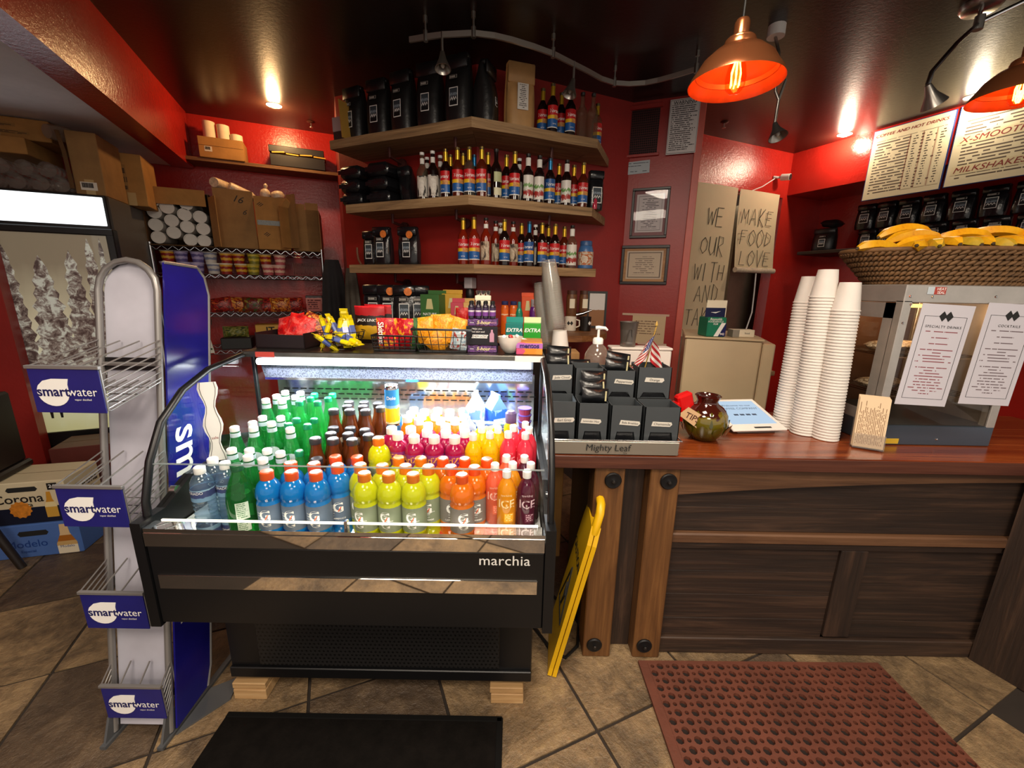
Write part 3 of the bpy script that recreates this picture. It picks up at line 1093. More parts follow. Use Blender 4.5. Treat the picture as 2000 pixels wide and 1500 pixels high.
# ---- shelf high on the back-left wall
s_ = (-1.773, 4.323, 2.564)
SZ = 2.60
sh = thing('wall_shelf', 'plain brown board shelf high on the lit red wall above the rack', 'shelf', (s_[0], s_[1], SZ), BV)
obj('board', G().box(-1.28, 0.10, -0.02, 0.21, -0.03, 0.0, 0.003), wood('brown_board', '#4a3018', '#6e4a26', '#8a6236', 0), sh)
def spt(x, y, z):
    c, s = math.cos(BV), math.sin(BV)
    return (s_[0] + x * c - y * s, s_[1] + x * s + y * c, SZ + z)
b19 = carton('tray_box', 'low cardboard tray box holding white paper rolls on the high shelf', spt(-1.05, -0.03, 0.001), BV + R(0), 0.33, 0.21, 0.165, m_card, tape=False, open_top=True, sticker=(0.04, 0.05, 0.055, 0.04))
obj('lid_line', G().box(0.001, 0.329, -0.001, 0, 0.095, 0.098), m_card_in, b19)
for i, (x, hh) in enumerate([(0.075, 0.30), (0.18, 0.285), (0.275, 0.22)]):
    solo('paper_towel_roll', G().lathe([(0.02, 0.0), (0.046, 0.0), (0.048, 0.01), (0.048, hh), (0.02, hh + 0.002), (0.02, hh - 0.05)], 18), pm('paper_towel', '#e6cfb0', 0.7, var=0.06, vs=20), 'white paper roll standing in the high tray box, %s from the left' % ordn(i), 'paper roll', spt(-1.05 + x, 0.06, 0.007), (0, 0, 0), 50, 'paper rolls in the tray box')
bb = thing('black_carton', 'black carton with ragged yellow inner edge on the high shelf', 'box', spt(-0.52, -0.02, 0.001), BV + R(-1))
obj('carton_body', G().box(0, 0.46, 0, 0.2, 0, 0.10, 0.004), pm('black_carton', '#1a120f', 0.45), bb)
obj('raised_lid', G().box(-0.005, 0.455, 0.01, 0.2, 0.118, 0.175, 0.004), pm('black_carton', '#1a120f', 0.45), bb)
for i in range(4):
    obj('yellow_edge', G(T(0.02 + 0.115 * i, 0.0, 0.108) @ Matrix.Rotation(R((-6, 3, -4, 2)[i]), 4, 'Y')).box(0, 0.105, -0.008, 0.15, -0.005, 0.006, 0.002), pm('yellow_paper_edge', '#d9a93a', 0.6), bb)

tg_ = thing('price_tag', 'white hanging price tag on the wire rack beside the blue panel', 'tag', (-2.680, 3.595, 0.933), BV)
obj('tag_card', G(Matrix.Rotation(R(-8), 4, 'Y')).box(-0.03, 0.03, -0.001, 0.001, 0.0, 0.26), print_lines('tag_print', '#d9d8cc', '#3a5a3a', 8, 0, 2, 0.1, 0.9, 0.1, 0.5, words=4), tg_)
obj('tag_hook', G().tube([(0.035, 0.0, 0.25), (0.04, 0.0, 0.30), (0.02, 0.01, 0.33)], 0.003, 5), m_wire, tg_)
for i_, x_ in enumerate((-0.60, -0.52, -0.47)):
    obj('skier_print', G().prism([(x_ - 0.006, 0.60), (x_ + 0.006, 0.60), (x_ + 0.009, 0.645), (x_ + 0.003, 0.668), (x_ - 0.004, 0.668), (x_ - 0.008, 0.645)], -0.0312, -0.0300, 'xz'), m_ink, film)

# ================================================================== blue and white wire display rack
rr = thing('water_display_rack', 'tall blue and white floor display rack with four empty wire baskets beside the case', 'display rack', (-1.27, 1.25, 0))
def RWt():
    return G(T(1.27, -1.25, 0))
m_rackgrey = pm('grey_rack_metal', '#8d8a88', 0.35, 0.5)
m_rackwhite = pm('white_rack_panel', '#b9b8c4', 0.5, var=0.12, vs=4)
m_rackblue = pm('glossy_blue_panel', '#1d1a78', 0.18, var=0.15, vs=5)
x0, x1 = -1.366, -1.172
def fy(z):
    """front line of the leaning panel"""
    return 1.106 + 0.1785 * z
TL = math.atan(0.1785)
# leaning back panel with rounded top
pan = [(x0 + 0.008, 0.03), (x1 - 0.008, 0.03)]
for k in range(0, 9):
    a = PI * k / 8
    pan.append(((x0 + x1) / 2 + (x1 - x0 - 0.016) / 2 * math.cos(a), 1.52 + 0.085 * math.sin(a)))
def lean(g_):
    g_.v = [(x, y + 0.0, z) for x, y, z in g_.v]
    return g_
XF = T(1.27, -1.25, 0) @ Matrix(((1, 0, 0, 0), (0, 1, 0.1785, 1.106), (0, 0, 1, 0), (0, 0, 0, 1)))
obj('back_panel', G(XF).prism(pan, 0.012, 0.018, 'xz'), m_rackwhite, rr)
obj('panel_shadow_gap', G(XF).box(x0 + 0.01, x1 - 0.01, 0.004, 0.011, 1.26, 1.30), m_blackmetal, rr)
fr = [(x0, -0.0, 0.02)] + [(x0, 0, z) for z in (0.5, 1.0, 1.45)]
for k in range(0, 9):
    a = PI - PI * k / 8
    fr.append(((x0 + x1) / 2 + (x1 - x0) / 2 * math.cos(a), 0, 1.52 + 0.095 * math.sin(a)))
fr += [(x1, 0, z) for z in (1.45, 1.0, 0.5, 0.02)]
obj('frame', G(XF).tube(fr, 0.0105, 8), m_rackgrey, rr, smooth=60)
obj('cross_bar', G(XF).tube([(x0, 0, 1.28), (x1, 0, 1.28)], 0.007, 6), m_rackgrey, rr)
obj('cross_bar', G(XF).tube([(x0, 0.02, 0.12), (x1, 0.02, 0.12)], 0.007, 6), m_rackgrey, rr)
# blue side panel
side = [(fy(0.02) + 0.01, 0.02), (1.27, 0.03), (1.30, 0.10), (1.49, 1.02), (1.585, 1.50), (1.575, 1.565), (1.545, 1.60), (fy(1.6) + 0.012, 1.61)]
sp_ = obj('side_panel', RWt().prism(side, x1 + 0.010, x1 + 0.016, 'yz'), m_rackblue, rr)
obj('panel_edge', RWt().tube([(x1 + 0.014, a, b) for a, b in side[1:]], 0.006, 6), m_rackgrey, rr, smooth=50)
# vertical lettering on the side panel, reading upwards
me = text_mesh('smartwater', 0.155, bold=0.012, align='LEFT')
for v in me.vertices:
    x, z = v.co.x, v.co.z
    v.co = Vector((0, z, x))
for v in me.vertices:
    zz = 1.06 - v.co.z
    v.co = Vector((x1 + 0.0172 + 1.27, fy(zz) + 0.085 + v.co.y * 1.0 - 1.25, zz))
me.update()
me.materials.clear()
me.materials.append(m_whiteink)
obj('lettering', me, None, sp_)
# feet
m_foot = pm('grey_rack_foot', '#5b5d60', 0.4, 0.3)
for x in (x0, x1):
    obj('foot', RWt().prism([(x - 0.008, 1.06), (x + 0.012, 1.06), (x + 0.012, 1.5), (x - 0.008, 1.5)], 0.0, 0.012), m_foot, rr)
    obj('foot_blade', RWt().prism([(1.065, 0.0), (1.14, 0.0), (1.14, 0.09), (1.10, 0.09)], x - 0.004, x + 0.004, 'yz'), m_foot, rr)
obj('base_flange', RWt().prism([(x1 + 0.016, 1.11), (x1 + 0.12, 1.24), (x1 + 0.10, 1.33), (x1 + 0.016, 1.28)], 0.0, 0.008), m_foot, rr)
# baskets
m_sign = pm('deep_blue_sign', '#20206e', 0.35, var=0.12, vs=8)
for k, (zt_, yf) in enumerate([(1.305, 1.125), (0.942, 1.118), (0.578, 1.11), (0.220, 1.10)]):
    zb_ = zt_ - 0.128
    sg = obj('sign_plate', RWt().box(x0 + 0.004, x1 + 0.010, yf - 0.004, yf, zb_, zt_, 0.001), m_sign, rr)
    obj('plate_rail', RWt().box(x0, x1 + 0.014, yf - 0.007, yf + 0.004, zt_, zt_ + 0.010, 0.001), m_rackgrey, sg)
    cx_ = (x0 + x1) / 2 + 1.27
    dr = []
    for q in range(20):
        a = R(20) + 2 * PI * q / 20
        dr.append((cx_ - 0.032 + 0.043 * math.cos(a) * 1.05, zt_ - 0.066 + 0.043 * math.sin(a)))
    dr = [(cx_ - 0.032 + 0.045 * math.cos(a), zt_ - 0.068 + 0.040 * math.sin(a)) for a in [R(d) for d in range(150, 361, 15)]] + [(cx_ + 0.013, zt_ - 0.045), (cx_ + 0.018, zt_ - 0.028), (cx_ - 0.030, zt_ - 0.028), (cx_ - 0.055, zt_ - 0.034)]
    obj('drop_emblem', G().prism(dr, yf - 0.0052 - 1.25, yf - 0.0044 - 1.25, 'xz'), m_whiteink, sg)
    text('smart', pm('navy_lettering', '#191a55', 0.4), sg, (cx_ - 0.031, yf - 0.0058 - 1.25, zt_ - 0.066), 0.040, bold=0.022)
    text('water', m_whiteink, sg, (cx_ + 0.052, yf - 0.0058 - 1.25, zt_ - 0.066), 0.036)
    text('vapor distilled', m_whiteink, sg, (cx_ + 0.05, yf - 0.0058 - 1.25, zt_ - 0.088), 0.0085)
    g = RWt()
    zr = zt_ + 0.05
    yr = fy(zr) + 0.0
    for i in range(6):
        x = x0 + 0.006 + (x1 - x0 - 0.0) * i / 5
        g.tube([(x, yf + 0.004, zb_ + 0.01), (x, yf + 0.012, zb_ + 0.004), (x, fy(zb_ + 0.05), zb_ + 0.05)], 0.0024, 5)
    for x in (x0 + 0.002, x1 + 0.008):
        for q in range(7):
            z = zb_ + 0.012 + (zt_ - zb_ - 0.006) * q / 6
            g.tube([(x, yf + 0.003, z), (x, fy(z + 0.05), z + 0.05)], 0.0022, 5)
        g.tube([(x, yf + 0.003, zb_ + 0.005), (x, yf + 0.003, zt_)], 0.003, 5)
        g.tube([(x, fy(zt_ + 0.05), zb_ + 0.05), (x, fy(zt_ + 0.05), zt_ + 0.05)], 0.003, 5)
    for x in ((x0 * 2 + x1) / 3, (x0 + 2 * x1) / 3):
        g.tube([(x, yf + 0.003, zt_ + 0.004), (x, fy(zt_ + 0.05), zt_ + 0.05)], 0.0026, 5)
    for q in range(3):
        y = yf + 0.02 + (fy(zb_ + 0.05) - yf - 0.03) * (q + 1) / 4
        zq = zb_ + 0.006 + 0.046 * (q + 1) / 4
        g.tube([(x0 + 0.002, y, zq), (x1 + 0.008, y, zq)], 0.002, 5)
    obj('wire_basket', g, m_rackgrey, rr)

# ================================================================== refrigerated display case
CX, CY = -0.475, 1.45
XL, XR = -1.085, 0.135
case = thing('display_case', 'black open-front refrigerated display case with curved glass sides, full of bottled drinks', 'display case', (CX, CY, 0))
def W():
    return G(T(-CX, -CY, 0))
m_case = pm('satin_black_case', '#0a0a0c', 0.38, 0.0, 0.5, var=0.1, vs=3)
m_case_in = pm('case_interior_white', '#d5d9da', 0.35)
m_cglass = glassy('case_glass', (0.985, 0.995, 0.99), 0.01, 0.9)


def grille_mat():
    t = NT('perforated_black_grille')
    vec = t.coord('Object', (62, 62, 62))
    sp = t.n('SeparateXYZ')
    t.l(vec, sp.inputs[0])
    row = t.math('FLOOR', sp.outputs[2])
    off = t.math('MULTIPLY', t.math('MODULO', row, 2.0), 0.5)
    fx = t.math('SUBTRACT', t.math('FRACT', t.math('ADD', sp.outputs[0], off)), 0.5)
    fz_ = t.math('SUBTRACT', t.math('FRACT', sp.outputs[2]), 0.5)
    d = t.math('ADD', t.math('MULTIPLY', fx, fx), t.math('MULTIPLY', fz_, fz_))
    hole = t.math('LESS_THAN', d, 0.07)
    col = t.mix(hole, lin('#1b1a1a'), lin('#020202'))
    b = t.bsdf(col, 0.4)
    t.bump(t.math('SUBTRACT', 1.0, hole), b, 0.5, 0.01)
    return t.done(b.outputs[0])


obj('base_cabinet', W().box(-1.045, 0.092, 1.262, 1.86, 0.095, 0.53, 0.004), m_case, case)
obj('front_grille', W().box(-0.93, -0.03, 1.254, 1.262, 0.15, 0.46, 0.002), grille_mat(), case)
obj('base_rail', W().box(-1.045, 0.092, 1.250, 1.264, 0.095, 0.14, 0.003), m_case, case)
obj('front_panel', W().box(XL + 0.03, XR - 0.03, 1.045, 1.09, 0.535, 0.80, 0.004), m_case, case)
obj('tub', W().box(XL + 0.03, XR - 0.03, 1.09, 1.85, 0.53, 0.78), m_case, case)
for x0, x1 in ((XL, XL + 0.03), (XR - 0.03, XR)):
    obj('side_panel', W().prism([(1.04, 0.525), (1.86, 0.525), (1.86, 0.93), (1.25, 0.93), (1.13, 0.875), (1.04, 0.875)], x0, x1, 'yz'), m_case, case)
obj('mirror_trim', W().box(XL + 0.032, XR - 0.032, 1.040, 1.050, 0.802, 0.845, 0.001), m_mirror, case)
obj('mirror_trim', W().box(-1.035, 0.085, 1.041, 1.048, 0.660, 0.706, 0.001), m_mirror, case)
obj('glass_channel', W().box(XL + 0.032, XR - 0.032, 1.043, 1.086, 0.845, 0.858), m_mirror, case)
obj('front_light_strip', W().box(XL + 0.05, XR - 0.05, 1.087, 1.092, 0.848, 0.861), emis('strip_glow', '#fff3dc', 2.0), case)
text('marchia', pm('silver_lettering', '#d7d5d0', 0.4), case, (-0.013 - CX, 1.0435 - CY, 0.772), 0.046, bold=0.002, spacing=1.04)
obj('front_glass', W().box(XL + 0.085, XR - 0.04, 1.058, 1.064, 0.85, 1.052), m_cglass, case)
obj('front_glass_edge', W().box(XL + 0.085, XR - 0.04, 1.0575, 1.0645, 1.0510, 1.0530), glassy('bright_glass_edge', (0.55, 0.65, 0.62), 0.1, 1.0, haze=0.2), case)
obj('glass_clip', W().box(-0.478, -0.468, 1.052, 1.07, 0.846, 0.885, 0.002), m_chrome, case)
prof = [(1.085, 0.875), (1.088, 0.92), (1.125, 1.03), (1.185, 1.13), (1.285, 1.206), (1.41, 1.25), (1.58, 1.270), (1.75, 1.276)]
for i, x in enumerate((XL + 0.012, XR - 0.016)):
    obj('side_glass', W().prism(prof + [(1.85, 1.276), (1.85, 0.93), (1.25, 0.93), (1.13, 0.875)], x, x + 0.005, 'yz'), m_cglass, case)
    obj('glass_rim', W().tube([(x + 0.0025, a, b) for a, b in prof], 0.011, 8), m_case, case, smooth=60)
    obj('glass_bolt', W().cyl((x - 0.006, 1.19, 0.905), (x + 0.012, 1.19, 0.905), 0.013, n=14), m_chrome, case, smooth=40)
    obj('corner_post', W().box(x - 0.004, x + 0.010, 1.66, 1.675, 0.90, 1.27, 0.002), m_case, case)
# top deck, light tube, air grille
obj('top_deck', W().box(XL + 0.005, XR - 0.005, 1.605, 1.89, 1.262, 1.285, 0.003), pm('scuffed_steel_top', '#8c8880', 0.3, 1.0, var=0.25, vs=12), case)
obj('red_sticker', W().box(-1.02, -0.945, 1.6035, 1.6045, 1.263, 1.284), pm('red_sticker', '#c2453a', 0.5), case)
obj('light_tube', W().cyl((XL + 0.06, 1.622, 1.242), (XR - 0.06, 1.622, 1.242), 0.013, n=12), emis('tube_glow', '#f4fbff', 6.0), case, smooth=40)
obj('tube_reflector', W().box(XL + 0.05, XR - 0.05, 1.640, 1.655, 1.224, 1.262), pm('grey_reflector', '#7c8086', 0.4, 0.3), case)


def honey_mat():
    t = NT('air_honeycomb')
    vec = t.coord('Object', (150, 150, 150))
    vo = t.n('TexVoronoi')
    vo.inputs['Scale'].default_value = 1.0
    t.l(vec, vo.inputs['Vector'])
    col = t.ramp(vo.outputs['Distance'], [(0.2, lin('#1c1e26')), (0.6, lin('#4a4e5c'))])
    b = t.bsdf(col, 0.5)
    return t.done(b.outputs[0])


obj('air_grille', W().prism([(1.655, 1.222), (1.675, 1.165), (1.80, 1.165), (1.80, 1.222)], XL + 0.05, XR - 0.05, 'yz'), honey_mat(), case)
obj('air_grille_lip', W().box(XL + 0.05, XR - 0.05, 1.672, 1.682, 1.156, 1.166), m_chrome, case)
bk = obj('back_panel', W().box(XL + 0.035, XR - 0.035, 1.785, 1.80, 0.78, 1.17), pm('polished_back_panel', '#c3cbcc', 0.12, 0.75), case)
for r_ in range(3):
    g = W()
    for i in range(30):
        x = XL + 0.06 + i * 0.0375 + (0.018 if r_ % 2 else 0)
        g.box(x, x + 0.027, 1.7835, 1.785, 1.045 + r_ * 0.022, 1.050 + r_ * 0.022)
    obj('slot_row', g, m_ink, bk, kind='stuff')
obj('deck_step', W().box(XL + 0.035, XR - 0.035, 1.09, 1.785, 0.78, 0.80), m_case_in, case)
obj('deck_step', W().box(XL + 0.035, XR - 0.035, 1.285, 1.785, 0.80, 0.849), m_case_in, case)
obj('deck_step', W().box(XL + 0.035, XR - 0.035, 1.485, 1.785, 0.849, 0.899), m_case_in, case)
light('case_tube_light', 'AREA', (CX, 1.615, 1.222), 14, (0.93, 0.98, 1.0), 1.10, (R(-14), 0, 0), size_y=0.05)
# blocks and casters
m_pine = wood('raw_pine', '#8a6a44', '#b58f60', '#cfae80', 0)
for (x, y, lb) in (((-0.977, 1.205, 0.000)[0], 1.262, 'pale pine block under the left foot of the display case'), ((0.002, 1.216, 0.000)[0], 1.262, 'pale pine block under the right foot of the display case')):
    solo('wood_block', G().box(-0.062, 0.062, -0.02, 0.14, 0.001, 0.045, 0.002).box(-0.066, 0.06, -0.016, 0.14, 0.0455, 0.07, 0.002), m_pine, lb, 'wood block', (x, y, 0))
    obj('caster', G().cyl((x - CX - 0.016, 1.31 - CY, 0.083), (x - CX + 0.016, 1.31 - CY, 0.083), 0.0125, n=14), m_black, case, smooth=40)


# ------------------------------------------------------------------ bottle kinds
def drink(name, col, glow=0.35, rough=0.12):
    """a bottle full of coloured drink: lets some light through"""
    if name in MATS:
        return MATS[name]
    t = NT(name)
    b = t.bsdf(lin(col), rough, 0.0, 0.5)
    b.inputs['Coat Weight'].default_value = 0.6
    b.inputs['Coat Roughness'].default_value = 0.05
    tl = t.n('BsdfTranslucent')
    tl.inputs[0].default_value = lin(col)
    mx = t.n('MixShader')
    mx.inputs[0].default_value = glow
    t.l(b.outputs[0], mx.inputs[1])
    t.l(tl.outputs[0], mx.inputs[2])
    MATS[name] = t.done(mx.outputs[0])
    return MATS[name]


def ring(r, z0, z1, a0=0.0, a1=2 * PI, n=18):
    return G().lathe([(r, z0), (r, z1)], n, a0=a0, a1=a1, cap=False)


def bottle(name, body, bm, cap, cm, label='x', smooth=35, n=18, cat='bottle', extra=None):
    t = thing(name, label, cat)
    obj('bottle_body', G().lathe(body, n), bm, t, smooth=smooth)
    if cap:
        obj('cap', G().lathe(cap, n), cm, t, smooth=40)
    if extra:
        extra(t)
    return Placer(t)


def shell(parent, name, r, z0, z1, mat, half=PI, n=16, ang=-PI / 2):
    if half >= PI:
        return obj(name, ring(r, z0, z1), mat, parent, smooth=60)
    return obj(name, G().lathe([(r, z0), (r, z1)], n, a0=ang - half, a1=ang + half), mat, parent, smooth=60)


def wraptext(parent, s, r, z, size, mat, ang=-PI / 2, vertical=False, name='lettering', **kw):
    me = text_mesh(s, size, **kw)
    if vertical:
        for v in me.vertices:
            v.co = Vector((-v.co.z, v.co.y, v.co.x))
    me = wrap(me, r, ang, z)
    me.materials.clear()
    me.materials.append(mat)
    return obj(name, me, None, parent)


def cap_prof(r, z0, z1, edge=0.003):
    return [(r * 0.96, z0), (r, z0 + 0.002), (r, z1 - edge), (r - edge, z1), (0.0, z1 + 0.0004)]


# sports drink
SPB = [(0.030, 0.0), (0.0365, 0.004), (0.0375, 0.014), (0.0375, 0.100), (0.0345, 0.107), (0.0345, 0.111), (0.0375, 0.118), (0.0375, 0.127), (0.0355, 0.143), (0.030, 0.157), (0.0215, 0.167), (0.0165, 0.172)]
m_capor = pm('orange_cap', '#e0531c', 0.35)
m_caped = pm('amber_cap', '#d9741c', 0.35)
m_glabel = {}


def sports(kind, col, capm, labcol, gang):
    def ex(t):
        lb = shell(t, 'label', 0.0379, 0.018, 0.098, print_lines('sports_label_' + kind, labcol, '#c9c9c4', 9, 0, 2, 0.3, 0.75, 0.1, 0.35, 0.45, words=40))
        wraptext(lb, 'G', 0.0384, 0.066, 0.046, m_whiteink, gang, bold=0.03)
        wraptext(lb, 'l', 0.0387, 0.060, 0.020, m_capor, gang, bold=0.04, shear=0.6, name='bolt_mark')
        wraptext(lb, 'GATORADE', 0.0384, 0.028, 0.008, m_whiteink, gang)
        shell(t, 'grip_ring', 0.0377, 0.119, 0.126, drink('drink_' + kind, col))
    return bottle('sports_drink_bottle', SPB, drink('drink_' + kind, col), cap_prof(0.0195, 0.170, 0.197), capm, extra=ex)


BK = {}
BK['blue'] = sports('blue', '#0a86d8', m_capor, '#5d6f86', -PI / 2 + 0.35)
BK['yellow'] = sports('yellow', '#d8de12', m_caped, '#7f8a70', -PI / 2 - 0.25)
BK['orange'] = sports('orange', '#f07c0a', m_capor, '#77716c', -PI / 2 - 0.15)
# green mineral water
m_green = glassy('green_bottle_glass', (0.33, 0.80, 0.42), 0.03, 1.5, haze=0.24, hazecol=(0.05, 0.46, 0.14))
m_deepgreen = glassy('deep_green_glass', (0.20, 0.62, 0.24), 0.03, 1.3, haze=0.28, hazecol=(0.03, 0.36, 0.08))
m_capwhite = pm('white_cap', '#f1f0ee', 0.35)
m_capgreen = pm('green_cap', '#12895a', 0.35)
m_capdkgreen = pm('dark_green_cap', '#1d5a37', 0.4)
m_palelab = pm('pale_blue_label', '#b9ccd4', 0.45, var=0.1, vs=40)
PEL = [(0.027, 0.0), (0.031, 0.004), (0.031, 0.085), (0.0285, 0.115), (0.0215, 0.150), (0.0155, 0.178), (0.0135, 0.198)]


def pel_ex(t):
    shell(t, 'neck_band', 0.0158, 0.178, 0.193, m_palelab)
    g = G()
    pts = []
    for k in range(14):
        a = 2 * PI * k / 14
        pts.append((0.024 * math.cos(a), 0.112 + 0.018 * math.sin(a)))
    vs = [(x_, 0, z_) for x_, z_ in pts]
    g.add([(0.030 * math.cos(-PI / 2 + x_ / 0.030), 0.0300 * math.sin(-PI / 2 + x_ / 0.030) - 0.0008 + (z_ - 0.112) * 0.12, z_) for x_, z_ in pts], [tuple(range(14))])
    obj('oval_label', g, m_palelab, t)
    shell(t, 'label', 0.0314, 0.02, 0.062, m_palelab, 0.9)


BK['pel'] = bottle('mineral_water_bottle', PEL, m_green, cap_prof(0.0148, 0.197, 0.215), m_capwhite, extra=pel_ex)
BK['perrier'] = bottle('sparkling_water_bottle', [(r * 0.93, z * 0.975) for r, z in PEL], m_green, cap_prof(0.0142, 0.191, 0.21), m_capgreen, extra=lambda t: shell(t, 'label', 0.0293, 0.018, 0.066, m_palelab, 0.8))
def big_ex(t):
    shell(t, 'label', 0.0424, 0.05, 0.105, print_lines('green_back_label', '#cfe0cf', '#4d7a55', 9, 0, 2, 0.08, 0.95, 0.05, 0.5, words=20), 0.42, ang=-PI / 2 + 0.35)
BK['biggreen'] = bottle('green_soda_bottle', [(0.036, 0.0), (0.042, 0.006), (0.042, 0.10), (0.038, 0.13), (0.025, 0.168), (0.0165, 0.188), (0.0155, 0.197)], m_deepgreen, cap_prof(0.0175, 0.195, 0.215), m_capdkgreen, extra=big_ex)
# still water
m_water = glassy('clear_water_bottle', (0.72, 0.84, 0.95), 0.03, 1.6, haze=0.16, hazecol=(0.45, 0.62, 0.80))
WB = [(0.027, 0.0), (0.031, 0.006), (0.030, 0.02)]
for k in range(5):
    WB += [(0.032, 0.03 + k * 0.014), (0.029, 0.037 + k * 0.014)]
WB += [(0.032, 0.104), (0.032, 0.140), (0.030, 0.158), (0.022, 0.174), (0.0135, 0.182)]
def wat_ex(t):
    lb = shell(t, 'label', 0.0325, 0.100, 0.138, bands('mountain_water_label', [(0, '#6c8fae'), (0.35, '#35406e'), (0.9, '#8fb0c8')], noise=0.2))
    wraptext(lb, 'ELDORADO', 0.0329, 0.129, 0.012, m_whiteink)
BK['water'] = bottle('water_bottle', WB, m_water, cap_prof(0.0155, 0.182, 0.205), m_capwhite, extra=wat_ex)
# bottled coffee
m_brown = drink('drink_coffee', '#6a3416', 0.25)
def cof_ex(t):
    shell(t, 'label', 0.0315, 0.012, 0.075, bands('coffee_label', [(0, '#d9cdb8'), (0.2, '#5b3a24'), (0.7, '#e3d8c4')], noise=0.3))
BK['brown'] = bottle('coffee_drink_bottle', [(0.027, 0), (0.031, 0.004), (0.031, 0.078), (0.029, 0.10), (0.0205, 0.132), (0.0175, 0.150), (0.0175, 0.165)], m_brown, cap_prof(0.0195, 0.164, 0.185), pm('dark_metal_cap', '#4a4a4e', 0.4, 0.5), extra=cof_ex)
# purple iced tea
m_capteal = pm('pale_teal_cap_top', '#a9d9dc', 0.4)
def ari_ex(t):
    lb = shell(t, 'label', 0.0350, 0.02, 0.139, bands('purple_tea_label', [(0, '#58307a'), (0.5, '#7a3488'), (0.85, '#8a2f78')], noise=0.15))
    wraptext(lb, 'AriZona', 0.0355, 0.121, 0.030, pm('gold_lettering', '#e7b04c', 0.4), bold=0.015)
    obj('cap_top', G().lathe([(0.0, 0.2006), (0.0155, 0.2006), (0.0155, 0.2002)], 16), m_capteal, t)
BK['arizona'] = bottle('iced_tea_bottle', [(0.029, 0), (0.0345, 0.005), (0.0345, 0.140), (0.0325, 0.152), (0.027, 0.164), (0.018, 0.173), (0.0165, 0.176)], drink('drink_berry', '#b01750'), cap_prof(0.0188, 0.174, 0.200), m_capwhite, extra=ari_ex)
# orange juice
BK['juice'] = bottle('juice_bottle', [(0.024, 0), (0.0275, 0.004), (0.0275, 0.095), (0.025, 0.11), (0.0175, 0.125), (0.0165, 0.13)], drink('drink_orange_juice', '#f19a08'), cap_prof(0.0185, 0.130, 0.155), m_capwhite, extra=lambda t: shell(t, 'label', 0.0279, 0.02, 0.085, bands('juice_label', [(0, '#e07e12'), (0.4, '#f4d9a0'), (0.7, '#c95a1e')], noise=0.3)))


def ice(kind, col, letcol):
    def ex(t):
        m = pm('ice_letter_' + kind, letcol, 0.5)
        wraptext(t, 'ICE', 0.0304, 0.105, 0.038, m, -PI / 2 - 0.3, bold=0.01)
        wraptext(t, 'sparkling', 0.0304, 0.135, 0.010, m, -PI / 2 - 0.3)
        shell(t, 'fruit_mark', 0.0304, 0.045, 0.075, print_lines('ice_mark_' + kind, col, letcol, 5, 0, 2, 0.1, 0.9, 0.1, 0.4, words=6), 0.5)
    return bottle('sparkling_juice_bottle', [(0.022, 0), (0.026, 0.006), (0.030, 0.016), (0.030, 0.128), (0.028, 0.148), (0.020, 0.168), (0.0125, 0.180), (0.0125, 0.184)], drink('drink_ice_' + kind, col, 0.4), cap_prof(0.0135, 0.183, 0.207), m_capwhite, extra=ex)


BK['icelemon'] = ice('lemon', '#f0c808', '#c9a000')
BK['icepink'] = ice('pink', '#ea3f58', '#f3a0a8')
BK['icepeach'] = ice('peach', '#f2724e', '#f8c3ac')
BK['icelemon2'] = ice('mango', '#f2a510', '#fbe0a0')
BK['icegrape'] = ice('grape', '#5a1030', '#d9b7c2')
BK['honey'] = bottle('yellow_drink_bottle', [(0.024, 0), (0.028, 0.004), (0.028, 0.11), (0.025, 0.13), (0.020, 0.145)], drink('drink_yellow_label', '#e8c80a'), cap_prof(0.0215, 0.144, 0.19, 0.008), pm('violet_brown_cap', '#54406a', 0.4))
CANB = [(0.020, 0), (0.0265, 0.006), (0.0265, 0.113), (0.0235, 0.122)]
BK['can'] = bottle('soft_drink_can', CANB, pm('blue_can', '#1c6fb4', 0.25, 0.4, var=0.3, vs=20), [(0.0235, 0.1215), (0.024, 0.125), (0.021, 0.1245), (0.0205, 0.121), (0, 0.1212)], m_chrome, cat='can')
def dole_ex(t):
    lb = shell(t, 'label', 0.0268, 0.006, 0.140, bands('pineapple_can_print', [(0, '#e9d8a6'), (0.06, '#f2c40e'), (0.46, '#7fb7dd'), (0.55, '#2a86cf')], noise=0.08))
    wraptext(lb, 'Dole', 0.0272, 0.108, 0.018, m_whiteink, bold=0.02)
BK['tallcan'] = bottle('pineapple_juice_can', [(0.021, 0), (0.0265, 0.005), (0.0265, 0.145), (0.0235, 0.152)], m_chrome, [(0.0235, 0.1515), (0.024, 0.155), (0.021, 0.1545), (0.0205, 0.151), (0, 0.1512)], m_chrome, cat='can', extra=dole_ex)

